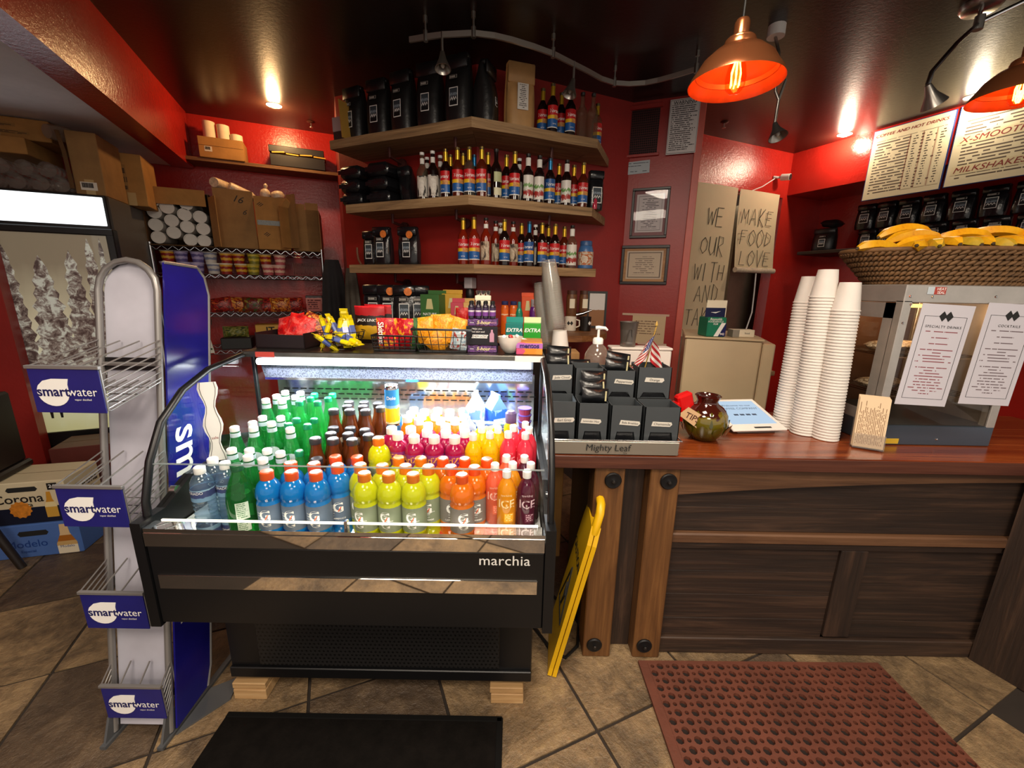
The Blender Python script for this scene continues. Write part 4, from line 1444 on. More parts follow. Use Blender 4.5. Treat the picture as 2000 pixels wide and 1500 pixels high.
BOT = {
    'water': [(-0.945, 1.148, 0.8), (-0.951, 1.212, 0.8), (-0.893, 1.185, 0.8)],
    'biggreen': [(-0.83, 1.147, 0.8)],
    'pel': [(-0.839, 1.216, 0.8), (-0.927, 1.269, 0.8), (-0.868, 1.269, 0.8), (-0.78, 1.196, 0.8), (-0.809, 1.269, 0.8), (-0.754, 1.249, 0.8), (-0.933, 1.461, 0.85), (-0.931, 1.398, 0.85), (-0.896, 1.346, 0.85), (-0.959, 1.342, 0.85), (-0.864, 1.399, 0.85), (-0.865, 1.462, 0.85), (-0.765, 1.34, 0.85), (-0.943, 1.646, 0.9), (-0.944, 1.584, 0.9), (-0.95, 1.521, 0.9), (-0.866, 1.579, 0.9), (-0.887, 1.52, 0.9), (-0.877, 1.641, 0.9)],
    'perrier': [(-0.816, 1.635, 0.9), (-0.743, 1.639, 0.9), (-0.805, 1.577, 0.9), (-0.734, 1.576, 0.9), (-0.818, 1.515, 0.9), (-0.75, 1.52, 0.9), (-0.804, 1.458, 0.85), (-0.739, 1.459, 0.85), (-0.732, 1.394, 0.85), (-0.803, 1.399, 0.85), (-0.704, 1.271, 0.8)],
    'brown': [(-0.674, 1.325, 0.85), (-0.612, 1.323, 0.85), (-0.545, 1.321, 0.85), (-0.643, 1.378, 0.85), (-0.581, 1.377, 0.85), (-0.506, 1.369, 0.85), (-0.66, 1.439, 0.85), (-0.597, 1.439, 0.85), (-0.537, 1.422, 0.85), (-0.682, 1.501, 0.9), (-0.62, 1.501, 0.9), (-0.559, 1.501, 0.9), (-0.651, 1.555, 0.9), (-0.588, 1.555, 0.9), (-0.515, 1.545, 0.9), (-0.667, 1.615, 0.9), (-0.605, 1.615, 0.9), (-0.544, 1.6, 0.9), (-0.647, 1.269, 0.8)],
    'blue': [(-0.739, 1.143, 0.8), (-0.664, 1.143, 0.8), (-0.59, 1.143, 0.8), (-0.547, 1.197, 0.8), (-0.7, 1.207, 0.8), (-0.625, 1.205, 0.8), (-0.581, 1.262, 0.8), (-0.509, 1.262, 0.8)],
    'yellow': [(-0.443, 1.143, 0.8), (-0.369, 1.143, 0.8), (-0.295, 1.143, 0.8), (-0.477, 1.203, 0.8), (-0.407, 1.202, 0.8), (-0.333, 1.201, 0.8), (-0.26, 1.199, 0.8), (-0.372, 1.262, 0.8), (-0.298, 1.262, 0.8), (-0.45, 1.308, 0.85)],
    'orange': [(-0.225, 1.262, 0.8), (-0.152, 1.262, 0.8), (-0.079, 1.262, 0.8), (-0.189, 1.2, 0.8), (-0.147, 1.143, 0.8), (-0.114, 1.201, 0.8)],
    'arizona': [(-0.396, 1.351, 0.85), (-0.333, 1.326, 0.85), (-0.264, 1.325, 0.85), (-0.194, 1.326, 0.85), (-0.366, 1.413, 0.85), (-0.301, 1.387, 0.85), (-0.233, 1.383, 0.85), (-0.166, 1.389, 0.85), (-0.434, 1.408, 0.85), (-0.312, 1.455, 0.85), (-0.245, 1.449, 0.85), (-0.177, 1.457, 0.85)],
    'juice': [(-0.406, 1.524, 0.9), (-0.356, 1.498, 0.9), (-0.273, 1.503, 0.9), (-0.217, 1.504, 0.9), (-0.406, 1.579, 0.9), (-0.357, 1.553, 0.9), (-0.301, 1.551, 0.9), (-0.246, 1.552, 0.9), (-0.189, 1.552, 0.9), (-0.407, 1.636, 0.9), (-0.358, 1.609, 0.9), (-0.307, 1.632, 0.9), (-0.254, 1.614, 0.9), (-0.202, 1.632, 0.9)],
    'icelemon': [(-0.131, 1.335, 0.85), (-0.074, 1.355, 0.85), (-0.107, 1.411, 0.85), (-0.048, 1.41, 0.85), (-0.114, 1.47, 0.85), (-0.054, 1.47, 0.85)],
    'icepink': [(-0.01, 1.362, 0.85), (0.05, 1.353, 0.85), (0.008, 1.43, 0.85), (0.065, 1.411, 0.85), (0.053, 1.47, 0.85)],
    'icepeach': [(-0.049, 1.204, 0.8), (-0.014, 1.27, 0.8)],
    'icelemon2': [(-0.011, 1.157, 0.8), (0.007, 1.215, 0.8)],
    'icegrape': [(0.046, 1.27, 0.8), (0.065, 1.215, 0.8), (0.051, 1.157, 0.8)],
    'honey': [(-0.002, 1.498, 0.9)],
    'can': [(-0.464, 1.461, 0.85), (-0.512, 1.474, 0.85), (-0.48, 1.614, 0.9), (-0.459, 1.512, 0.9)],
    'tallcan': [(-0.459, 1.512, 1.0255)],
}

DESC = {'blue': 'blue sports drink bottle with orange cap', 'yellow': 'lime yellow sports drink bottle with orange cap', 'orange': 'orange sports drink bottle with orange cap',
        'pel': 'green mineral water bottle with white cap', 'perrier': 'green sparkling water bottle with green cap', 'biggreen': 'large green soda bottle with dark green cap at the front of the case',
        'water': 'clear water bottle with white cap', 'brown': 'brown coffee drink bottle with dark cap', 'arizona': 'magenta iced tea bottle with purple label', 'juice': 'orange juice bottle with white cap',
        'icelemon': 'lemon yellow slim sparkling bottle', 'icepink': 'pink slim sparkling bottle', 'icepeach': 'peach pink slim sparkling bottle', 'icelemon2': 'mango yellow slim sparkling bottle at the case front',
        'icegrape': 'dark purple slim sparkling bottle', 'honey': 'yellow bottle with violet brown top beside the milk cartons', 'can': 'blue soft drink can', 'tallcan': 'blue and yellow pineapple juice can standing upright in the case'}
GRP = {'blue': 'blue sports drinks', 'yellow': 'yellow sports drinks', 'orange': 'orange sports drinks', 'pel': 'white-capped mineral waters', 'perrier': 'green-capped sparkling waters', 'brown': 'bottled coffees', 'arizona': 'purple iced teas',
       'juice': 'orange juices', 'icelemon': 'lemon sparkling drinks', 'icepink': 'pink sparkling drinks', 'icepeach': 'peach sparkling drinks', 'icelemon2': 'mango sparkling drinks', 'icegrape': 'grape sparkling drinks', 'water': 'still waters', 'can': 'soft drink cans'}
STEP = {0.80: 'front', 0.85: 'middle', 0.90: 'back', 1.0255: 'back'}
for kd, pts in BOT.items():
    by = {}
    for p in pts:
        by.setdefault(p[2], []).append(p)
    for z, ps in by.items():
        ps = sorted(ps, key=lambda p: p[0])
        for i, p in enumerate(ps):
            lb = DESC[kd]
            if len(pts) > 1:
                if len(ps) > 1:
                    lb += ', %s from left, %s step of case' % (ordn(i), STEP[z])
                else:
                    lb += ', alone on %s step of case' % STEP[z]
            zz = z + 0.0005
            BK[kd](( p[0], p[1], zz), 0.35 * math.sin(p[0] * 91 + p[1] * 57), lb, 'case ' + GRP[kd] if kd in GRP else None)
# milk cartons
def gable(label, loc, rz, w, h, col, swirl, name='milk_carton'):
    t = thing(name, label, 'carton', loc, rz)
    hw = w / 2
    obj('carton_body', G().box(-hw, hw, -hw, hw, 0, h * 0.72, 0.002), foil(col[0], col[1], 0.4, 5), t)
    obj('gable_top', G().prism([(-hw, h * 0.72), (hw, h * 0.72), (0.004, h * 0.94), (0.004, h), (-0.004, h), (-0.004, h * 0.94)], -hw, hw, 'xz'), pm(col[0] + '_gable', swirl, 0.4, var=0.1), t)
    obj('front_panel', G().box(-hw * 0.75, hw * 0.75, -hw - 0.0012, -hw, h * 0.10, h * 0.55), print_lines(col[0] + '_words', '#e3e8ee', '#3d62b0', 6, 0, 2, 0.1, 0.9, 0.1, 0.5, words=6), t)
    return t
gable('white and pale blue milk carton with gable top in the case', ((-0.139, 1.713, 1.120)[0] - 0.01, 1.60, 0.9005), R(-12), 0.07, 0.235, ('pale_milk_print', ['#dfe8f0', '#7fa8dc', '#eef2f5']), '#c3d8ee')
gable('deep blue swirl milk carton with gable top in the case', ((-0.067, 1.631, 1.120)[0], 1.63, 0.9005), R(30), 0.072, 0.225, ('blue_milk_print', ['#1c4cc0', '#2f6be0', '#8fb8ee']), '#6f9ee0')
gable('small blue milk carton in front of the white gable carton', (-0.165, 1.525, 0.9005), R(8), 0.055, 0.15, ('small_milk_print', ['#1f49b8', '#cfe0f5', '#2f6be0']), '#9cc0ee')
cw = thing('multipack_carton', 'blue, white and green drinks multipack standing behind the yellow bottles', 'carton', (-0.055, 1.535, 0.9005), 0)
obj('carton_body', G().box(-0.075, 0.075, -0.03, 0.0, 0, 0.135, 0.002), foil('multipack_print', ['#e8eef2', '#5aa06a', '#3a62c8', '#e8eef2'], 0.4, 6), cw)
for i in range(6):
    t = thing('yogurt_cup', 'violet-lidded yogurt cup, %s of the stack at the right wall of the case' % ordn(i), 'yogurt', (0.055, 1.62, 0.9005 + i * 0.028), 0, 'violet yogurt cups')
    obj('cup', G().lathe([(0.022, 0), (0.027, 0.024)], 14), pm('berry_yogurt', '#a33a56', 0.4), t)
    obj('lid', G().lathe([(0.029, 0.024), (0.029, 0.0272), (0, 0.0274)], 14), pm('violet_lid', '#5b4bb0', 0.4), t)
pc = thing('hanging_card_strip', 'wavy white printed card strip hanging inside the left glass of the case', 'card', (-1.045, 1.36, 0.93), R(25))
pts_l = [(-0.022 - 0.008 * math.cos(k * 1.05), k * 0.022) for k in range(14)]
pts_r = [(0.022 + 0.008 * math.cos(k * 1.05), k * 0.022) for k in range(14)]
obj('card', G().prism(pts_l + pts_r[::-1], -0.001, 0.001, 'xz'), m_white, pc)
obj('outline', G().tube([(x * 0.75, -0.0015, z) for x, z in pts_l], 0.0009, 4), m_ink, pc)
obj('outline', G().tube([(x * 0.75, -0.0015, z) for x, z in pts_r], 0.0009, 4), m_ink, pc)
text('sale', m_inkred, pc, (0, -0.0018, 0.085), 0.014)

# ================================================================== things on top of the case
ZD = 1.2855
# black counter tray with red snack bags
tr = thing('black_display_tray', 'black cardboard display tray at the left end of the case top', 'tray', (-0.955, 1.755, ZD), R(-4))
obj('tray', G().box(-0.105, 0.105, -0.075, 0.09, 0, 0.006).box(-0.105, 0.105, -0.075, -0.071, 0, 0.058).box(-0.105, 0.105, 0.086, 0.09, 0, 0.08).box(-0.105, -0.101, -0.075, 0.09, 0, 0.065).box(0.101, 0.105, -0.075, 0.09, 0, 0.065), pm('maroon_black_card', '#1c1012', 0.5), tr)
m_brightred = foil('bright_red_film', ['#a50e14', '#c9141a', '#d8251e', '#e2544c'])
for i, (x, y, a, m, lb) in enumerate([(-0.915, 1.76, 12, m_brightred, 'bright red snack bag lying in the black display tray, left one'), (-0.97, 1.79, -14, m_brightred, 'bright red snack bag leaning at the back of the black tray'), (-0.875, 1.775, 28, m_chiporange, 'orange and red snack bag at the right of the black tray')]):
    solo('snack_bag', pouch_mesh(0.13, 0.105, 0.045, 20 + i), m, lb, 'snack bag', (x, y, ZD + 0.035), (R(-25), R(a), R(a * 0.5)), 60)


def wire_basket(name, label, loc, w, d, h, flare, r=0.0022, rows=4, nx=8, ny=5, rim=0.004):
    t = thing(name, label, 'basket', loc)
    def lvl(q):
        return w / 2 + flare * q, d / 2 + flare * q, h * q
    g = G()
    for k in range(rows + 1):
        a, b, z = lvl(k / rows)
        g.tube([(-a, -b, z), (a, -b, z), (a, b, z), (-a, b, z)], r, 5, True)
    a0, b0, _ = lvl(0)
    a1, b1, _ = lvl(1)
    for i in range(nx + 1):
        q = i / nx * 2 - 1
        g.tube([(a1 * q, -b1, h), (a0 * q, -b0, 0), (a0 * q, b0, 0), (a1 * q, b1, h)], r, 4)
    for i in range(1, ny):
        q = i / ny * 2 - 1
        g.tube([(-a1, b1 * q, h), (-a0, b0 * q, 0), (a0, b0 * q, 0), (a1, b1 * q, h)], r, 4)
    obj('wire_mesh', g, m_blackmetal, t)
    obj('rim', G().tube([(-a1, -b1, h), (a1, -b1, h), (a1, b1, h), (-a1, b1, h)], rim, 6, True), m_blackmetal, t)
    obj('base_plate', G().box(-a0, a0, -b0, b0, -0.002, 0.006), m_blackmetal, t)
    return t


# round wire bowl with yellow candy bars
bw = thing('wire_bowl', 'round dark wire bowl heaped with yellow candy bars on the case', 'basket', (-0.715, 1.715, ZD + 0.003))
g = G()
for k, (r_, z) in enumerate([(0.045, 0.0), (0.070, 0.022), (0.084, 0.045), (0.092, 0.072)]):
    g.tube([(r_ * math.cos(a * PI / 12), r_ * math.sin(a * PI / 12), z) for a in range(24)], 0.002, 4, True)
for a in range(12):
    c, s = math.cos(a * PI / 6), math.sin(a * PI / 6)
    g.tube([(0, 0, 0), (0.045 * c, 0.045 * s, 0), (0.070 * c, 0.070 * s, 0.022), (0.084 * c, 0.084 * s, 0.045), (0.092 * c, 0.092 * s, 0.072)], 0.0017, 4)
obj('wire_mesh', g, m_blackmetal, bw)
m_bar = bands('yellow_bar_wrapper', [(0, '#c9b20e'), (0.12, '#e6d20c'), (0.3, '#5a6aa8'), (0.62, '#e6d20c'), (0.9, '#c9b20e')], 0, 0.28)
m_bar2 = bands('yellow_silver_wrapper', [(0, '#c9b20e'), (0.12, '#e6d20c'), (0.25, '#b9b4b0'), (0.8, '#e6d20c')], 0, 0.28)
bar = thing('candy_bar', 'x', 'candy bar')
obj('wrapper', G().box(-0.056, 0.056, -0.017, 0.017, -0.009, 0.009, 0.006), m_bar, bar, smooth=30)
for x_ in (-0.067, 0.055):
    obj('crimp', G().box(x_, x_ + 0.012, -0.016, 0.016, -0.001, 0.001), pm('yellow_crimp', '#d9c60c', 0.35), bar)
cbp = Placer(bar)
bars = [(-0.775, 1.70, 0.075, 0, 75, 10), (-0.765, 1.675, 0.06, 0, -70, 15), (-0.745, 1.72, 0.085, 0, 62, -10), (-0.72, 1.70, 0.075, 0, -78, 30), (-0.705, 1.735, 0.105, 0, 68, 100), (-0.69, 1.69, 0.07, 0, 60, -60), (-0.70, 1.645, 0.045, 0, 15, -8), (-0.665, 1.66, 0.05, 0, 20, -22), (-0.755, 1.655, 0.03, 0, 40, 40), (-0.675, 1.72, 0.075, 0, 75, -30)]
bd = ['standing at the far left of the bowl', 'leaning left at the front of the bowl', 'standing just right of the far left bar', 'leaning in the middle of the bowl', 'tallest one, at the back of the bowl', 'leaning right inside the bowl', 'lying across the front of the bowl', 'lying at the front right of the bowl', 'low one at the bowl front left', 'upright at the right side of the bowl']
for (x, y, z, ax, ay, az), lb in zip(bars, bd):
    cbp((x, y, ZD + z), 0, 'yellow wrapped candy bar ' + lb, 'yellow candy bars', (R(ax), R(ay), R(az)))
# jerky and yellow bags behind
jk = thing('jerky_bag', 'red and black jerky bag standing behind the yellow candy bars', 'snack bag', (-0.625, 1.80, ZD + 0.03), R(-6))
obj('bag', pouch_mesh(0.135, 0.145, 0.04, 31), bands('jerky_print', [(0, '#c99a1c'), (0.42, '#1c1210'), (0.55, '#1c1210'), (0.72, '#a01218'), (0.95, '#d02028')], noise=0.12), jk, smooth=60)
text("JACK LINK'S", m_whiteink, jk, (0, -0.024, 0.085), 0.0165, shear=0.2, bold=0.01)
jk2 = dup(jk, (-0.600, 1.835, ZD + 0.035), R(-16), 'red jerky bag half hidden behind the front jerky bag')
# skittles
m_sk = foil('candy_pouch_film', ['#a50e16', '#c91a20', '#b01018', '#d8353a', '#e8a51c'], 0.22, 10)
sk = thing('candy_pouch', 'red fruit candy pouch with white vertical lettering, left one', 'candy', (-0.525, 1.715, ZD + 0.002), R(4))
obj('bag', pouch_mesh(0.085, 0.13, 0.035, 41), m_sk, sk, smooth=60)
text('Skittles', m_whiteink, sk, (-0.022, -0.020, 0.068), 0.032, rot=(0, R(90), 0), bold=0.02)
sk2 = thing('candy_pouch', 'red fruit candy pouch covered in coloured dots, right one', 'candy', (-0.445, 1.725, ZD + 0.002), R(-8))
obj('bag', pouch_mesh(0.09, 0.128, 0.035, 42), m_sk, sk2, smooth=60)
wb0 = wire_basket('wire_basket', 'low dark wire tray around the red candy pouches', (-0.485, 1.72, ZD + 0.003), 0.17, 0.10, 0.06, 0.006)
solo('green_pouch', pouch_mesh(0.10, 0.13, 0.03, 44), foil('green_pouch_film', ['#2f5a30', '#3f7040', '#264a28']), 'dark green pouch standing edge-on between red candy and orange bags', 'snack bag', (-0.392, 1.72, ZD + 0.002), (0, R(6), R(62)), 60)
# black wire basket of orange bags
wire_basket('wire_basket', 'black wire basket of orange snack bags in the middle of the case top', (-0.285, 1.715, ZD + 0.003), 0.19, 0.12, 0.092, 0.024, 0.0017, 3, 7, 4, 0.005)
m_ora = foil('orange_bag_film', ['#d9800a', '#eda018', '#e08a0a', '#f2b43c'], 0.25)
for i, (x, y, z, ry, rz, lb) in enumerate([(-0.355, 1.70, 0.035, -8, 5, 'leftmost in the black wire basket'), (-0.30, 1.69, 0.04, 6, -6, 'front middle in the black wire basket'), (-0.30, 1.735, 0.045, -3, 3, 'at the back of the black wire basket'), (-0.25, 1.70, 0.038, 14, -12, 'right of the middle in the black wire basket'), (-0.335, 1.675, 0.008, 40, 10, 'lying low at the front of the black wire basket')]):
    solo('orange_snack_bag', pouch_mesh(0.085, 0.105, 0.035, 50 + i), m_ora, 'orange snack bag ' + lb, 'snack bag', (x, y, ZD + z), (R(-8), R(ry), R(rz)), 60, 'orange snack bags')
solo('red_snack_bag', pouch_mesh(0.085, 0.10, 0.035, 57), m_brightred, 'red and white snack bag at the right end of the black wire basket', 'snack bag', (-0.205, 1.715, ZD + 0.03), (R(-8), R(-6), R(-4)), 60)
solo('blue_snack_bag', pouch_mesh(0.07, 0.085, 0.03, 58), foil('pale_blue_film', ['#9ab4c4', '#c8d4d8', '#b0433a']), 'pale blue snack bag low in the right of the black wire basket', 'snack bag', (-0.225, 1.675, ZD + 0.01), (R(-4), R(10), R(4)), 60)
# energy shot display
es = thing('energy_shot_display', 'purple and black energy shot counter display with small bottles', 'display', (-0.125, 1.70, ZD), R(-2))
m_purp = foil('purple_display_print', ['#4a2a5e', '#6e3a86', '#3a2048', '#8a5aa0'], 0.4, 14)
obj('lower_tray', G().box(-0.06, 0.06, -0.03, 0.06, 0.0, 0.03, 0.002), m_purp, es)
pn = obj('printed_panel', G().box(-0.064, 0.064, -0.034, -0.030, 0.032, 0.108, 0.001), pm('black_panel_print', '#15121a', 0.4), es)
obj('white_box', G().prism([(-0.042, 0.060), (0.022, 0.060), (0.026, 0.074), (-0.038, 0.074)], -0.0352, -0.034, 'xz'), m_whiteink, pn)
text('ENERGIZED', m_ink, pn, (-0.008, -0.0356, 0.067), 0.0125, bold=0.01)
text('Helps you', m_whiteink, pn, (-0.02, -0.0346, 0.098), 0.010)
text('feel alert and', m_whiteink, pn, (-0.015, -0.0346, 0.086), 0.010)
obj('printed_bottle', G().prism([(0.032, 0.045), (0.05, 0.045), (0.05, 0.078), (0.045, 0.086), (0.045, 0.095), (0.037, 0.095), (0.037, 0.086), (0.032, 0.078)], -0.0352, -0.034, 'xz'), pm('pink_print', '#b98aa0', 0.5), pn)
obj('upper_tray', G().box(-0.060, 0.060, -0.02, 0.06, 0.108, 0.135, 0.002), m_purp, es)
for z, y in ((0.016, -0.031), (0.122, -0.021)):
    text('5-hour', pm('yellow_lettering', '#e8d9a0', 0.4), es, (0.005, y - 0.0006, z), 0.02, shear=0.25, bold=0.02)
    text('extra', m_whiteink, es, (-0.042, y - 0.0006, z), 0.008)
    text('ENERGY', pm('pink_lettering', '#d9a0a8', 0.5), es, (0.044, y - 0.0006, z), 0.008)
sb = bottle('energy_shot_bottle', [(0.010, 0), (0.0125, 0.003), (0.0125, 0.05), (0.007, 0.06)], drink('dark_shot', '#2a2030', 0.05), cap_prof(0.0085, 0.058, 0.072), m_black, n=12, extra=lambda t: shell(t, 'label', 0.0128, 0.012, 0.044, bands('shot_label', [(0, '#6e3a86'), (0.5, '#c9c0c8'), (0.7, '#3a2a48')])))
for i in range(8):
    sb((-0.172 + 0.029 * (i % 4), 1.70 + 0.03 * (i // 4), ZD + 0.136), 0, 'small dark energy shot bottle, %s from the left in the %s row of the display' % (ordn(i % 4), ('front', 'rear')[i // 4]), 'energy shots')
st = thing('creamer_stack', 'small stack of foil-topped pots on the energy shot display', 'pots', (-0.128, 1.765, ZD + 0.136))
obj('carton_ring', G().box(-0.033, 0.033, -0.02, 0.02, 0.072, 0.092, 0.002).box(-0.03, 0.03, -0.018, 0.018, 0.0, 0.072), m_cream, st)
for i in range(3):
    obj('foil_pot', G().lathe([(0.008, 0.092), (0.0115, 0.112), (0.0, 0.113)], 10, cx=-0.02 + 0.02 * i), m_chrome, st, smooth=40)
# big white cup, gum, mints
tc_ = thing('white_teacup', 'large plain white teacup on the case top', 'cup', (-0.01, 1.675, ZD))
obj('bowl', G().lathe([(0.018, 0), (0.024, 0.002), (0.040, 0.022), (0.050, 0.050), (0.052, 0.068), (0.0495, 0.068), (0.047, 0.05), (0.036, 0.024), (0.0, 0.008)], 24), pm('white_glaze', '#d9d2c6', 0.2), tc_, smooth=50)
obj('handle', G().tube([(0.048, -0.012, 0.060), (0.066, -0.018, 0.056), (0.068, -0.018, 0.036), (0.042, -0.012, 0.026)], 0.006, 8), pm('white_glaze', '#d9d2c6', 0.2), tc_, smooth=60)
for i in range(3):
    solo('wrapped_mint', G().lathe([(0.0, -0.012), (0.010, -0.004), (0.011, 0.004), (0, 0.012)], 8), (m_white, pm('red_mint', '#b0302c', 0.4), m_white)[i], 'small wrapped mint in the white teacup, %s from the left' % ordn(i), 'mint', (-0.035 + 0.026 * i, 1.665 + 0.01 * i, ZD + 0.066), (0.4, 0.5 * i, 0), 50)
gm = {}
for nm, col, x, lb in (('teal', '#15776f', 0.006, 'teal gum display box behind the white teacup'), ('green', '#2a9a2a', 0.086, 'bright green gum display box next to the teal one')):
    t = thing('gum_box', lb, 'gum', (x, 1.83, ZD), R(-3))
    obj('carton_body', G().box(-0.038, 0.038, -0.02, 0.03, 0, 0.110, 0.002), pm(nm + '_gum_print', col, 0.35, var=0.1), t)
    obj('open_lid', G(T(0, 0.03, 0.110)).box(-0.038, 0.038, 0, 0.003, 0, 0.025), pm(nm + '_gum_lid', '#d9e0b0' if nm == 'green' else '#1d8a80', 0.4), t)
    text('EXTRA', m_whiteink, t, (0, -0.0212, 0.080), 0.023, shear=0.25, bold=0.02)
mt = thing('mint_carton', 'orange and violet mentos mint carton at the right end of the case top', 'candy box', (0.068, 1.655, ZD), R(-2))
obj('carton_body', G().box(-0.053, 0.053, -0.02, 0.05, 0, 0.048, 0.002), bands('mint_carton_print', [(0, '#d0507a'), (0.3, '#e88a2a'), (0.75, '#e8963a')], 0, noise=0.4), mt)
obj('violet_band', G().box(-0.053, 0.053, -0.0206, -0.020, 0.026, 0.047), pm('violet_print', '#b06ab8', 0.4), mt)
text('mentos', pm('navy_print', '#1a1c58', 0.4), mt, (0, -0.0214, 0.036), 0.026, bold=0.03)
obj('open_flap', G(T(0, -0.005, 0.048)).box(-0.05, 0.05, 0, 0.05, 0, 0.012), m_card, mt)
# support card under it
solo('paper_slip', G().box(-0.06, 0.05, 0.0, 0.002, -0.024, 0.0), m_white, 'white paper slip taped on the right end of the case top edge', 'paper', (0.07, 1.602, ZD + 0.0))

# ================================================================== wooden back ledge
ZL = 1.25
m_bar_w = wood('ledge_wood', '#4a2c16', '#7a4c26', '#97653a', 0, 1.0, 0.45)
poly = [(-1.25, 2.98), (-0.25, 2.52), (0.45, 2.66), (0.56, 2.72), (0.63, 2.80), (0.665, 2.90), (0.67, 3.0), (0.64, 3.52), (-0.275, 3.13), (-1.25, 3.57)]
ld = thing('back_ledge', 'wooden back ledge with rounded end under the bottle shelves', 'counter', (-0.3, 2.9, 0))
obj('top_board', G(T(0.3, -2.9, 0)).prism(poly, ZL - 0.04, ZL), m_bar_w, ld)
obj('cabinet', G(T(0.3, -2.9, 0)).prism([(-1.2, 3.05), (-0.25, 2.62), (0.25, 2.74), (0.25, 3.32), (-0.275, 3.1), (-1.2, 3.5)], 0, ZL - 0.041), m_dark, ld)

# ================================================================== corner shelves of syrup bottles and coffee
m_shelf = wood('weathered_shelf_plank', '#5a452f', '#977752', '#bb9a6f', 0, 1.0, 0.7, 0.7)
NA = (0.410, 0.912)
NB = (-0.408, 0.913)
SHELF = {'top': (2.558, (-1.351, 3.284), (-0.275, 2.80), (0.566, 3.154)),
         'middle': (2.116, (-1.241, 3.215), (-0.297, 2.80), (0.556, 3.162)),
         'bottom': (1.693, (-1.235, 3.187), (-0.264, 2.80), (0.610, 3.170))}
for nm, (z, L, B, Rt) in SHELF.items():
    t = thing('corner_shelf', 'weathered plank corner shelf, %s of the three on the red wall' % {'top': 'highest', 'middle': 'middle one', 'bottom': 'lowest'}[nm], 'shelf', (K[0], K[1], z))
    def rel(p):
        return (p[0] - K[0], p[1] - K[1])
    # boards are drawn in their own frames so that the grain runs along them
    for (p, q, nn, nm2) in ((L, B, NA, 'left_board'), (B, Rt, NB, 'right_board')):
        p, q = Vector(p), Vector(q)
        d = (q - p)
        a = math.atan2(d.y, d.x)
        ln = d.length
        if nm2 == 'left_board':
            pl2 = [(0, 0), (ln * 0.3, -0.004), (ln * 0.6, 0.003), (ln, 0), (ln - 0.147, 0.335), (0, 0.335)]
        else:
            pl2 = [(0, 0), (ln * 0.4, -0.003), (ln * 0.7, 0.003), (ln, 0), (ln, 0.335), (0.147, 0.335)]
        g = G().prism(pl2, -0.058, 0.0)
        obj(nm2, g, m_shelf, t, (p.x - K[0], p.y - K[1], 0), (0, 0, a))
    e = [rel(Rt), rel((0.742, 3.60)), rel((Rt[0] - 0.137, Rt[1] + 0.300))]
    if nm != 'bottom':
        obj('end_board', G().prism(e, -0.058, 0.0), m_shelf, t)
    for (bx_, by_, nn) in ((-0.95, 3.103, NA), (-0.45, 2.878, NA), (0.30, 3.05, NB)):
        g = G()
        wx, wy = bx_ + nn[0] * 0.25, by_ + nn[1] * 0.25
        g.tube([(bx_ + nn[0] * 0.12 - K[0], by_ + nn[1] * 0.12 - K[1], -0.058), (bx_ + nn[0] * 0.12 - K[0], by_ + nn[1] * 0.12 - K[1], -0.115), (wx - K[0], wy - K[1], -0.13)], 0.011, 8)
        g.cyl((wx - K[0] - nn[0] * 0.006, wy - K[1] - nn[1] * 0.006, -0.13), (wx - K[0] + nn[0] * 0.02, wy - K[1] + nn[1] * 0.02, -0.13), 0.034, n=14)
        obj('pipe_bracket', g, m_iron, t, smooth=40)


def syr_prof(s=1.0):
    return [(0.033 * s, 0), (0.0375 * s, 0.004), (0.0375 * s, 0.175), (0.034 * s, 0.192), (0.022 * s, 0.212), (0.0145, 0.228), (0.0135, 0.285)]


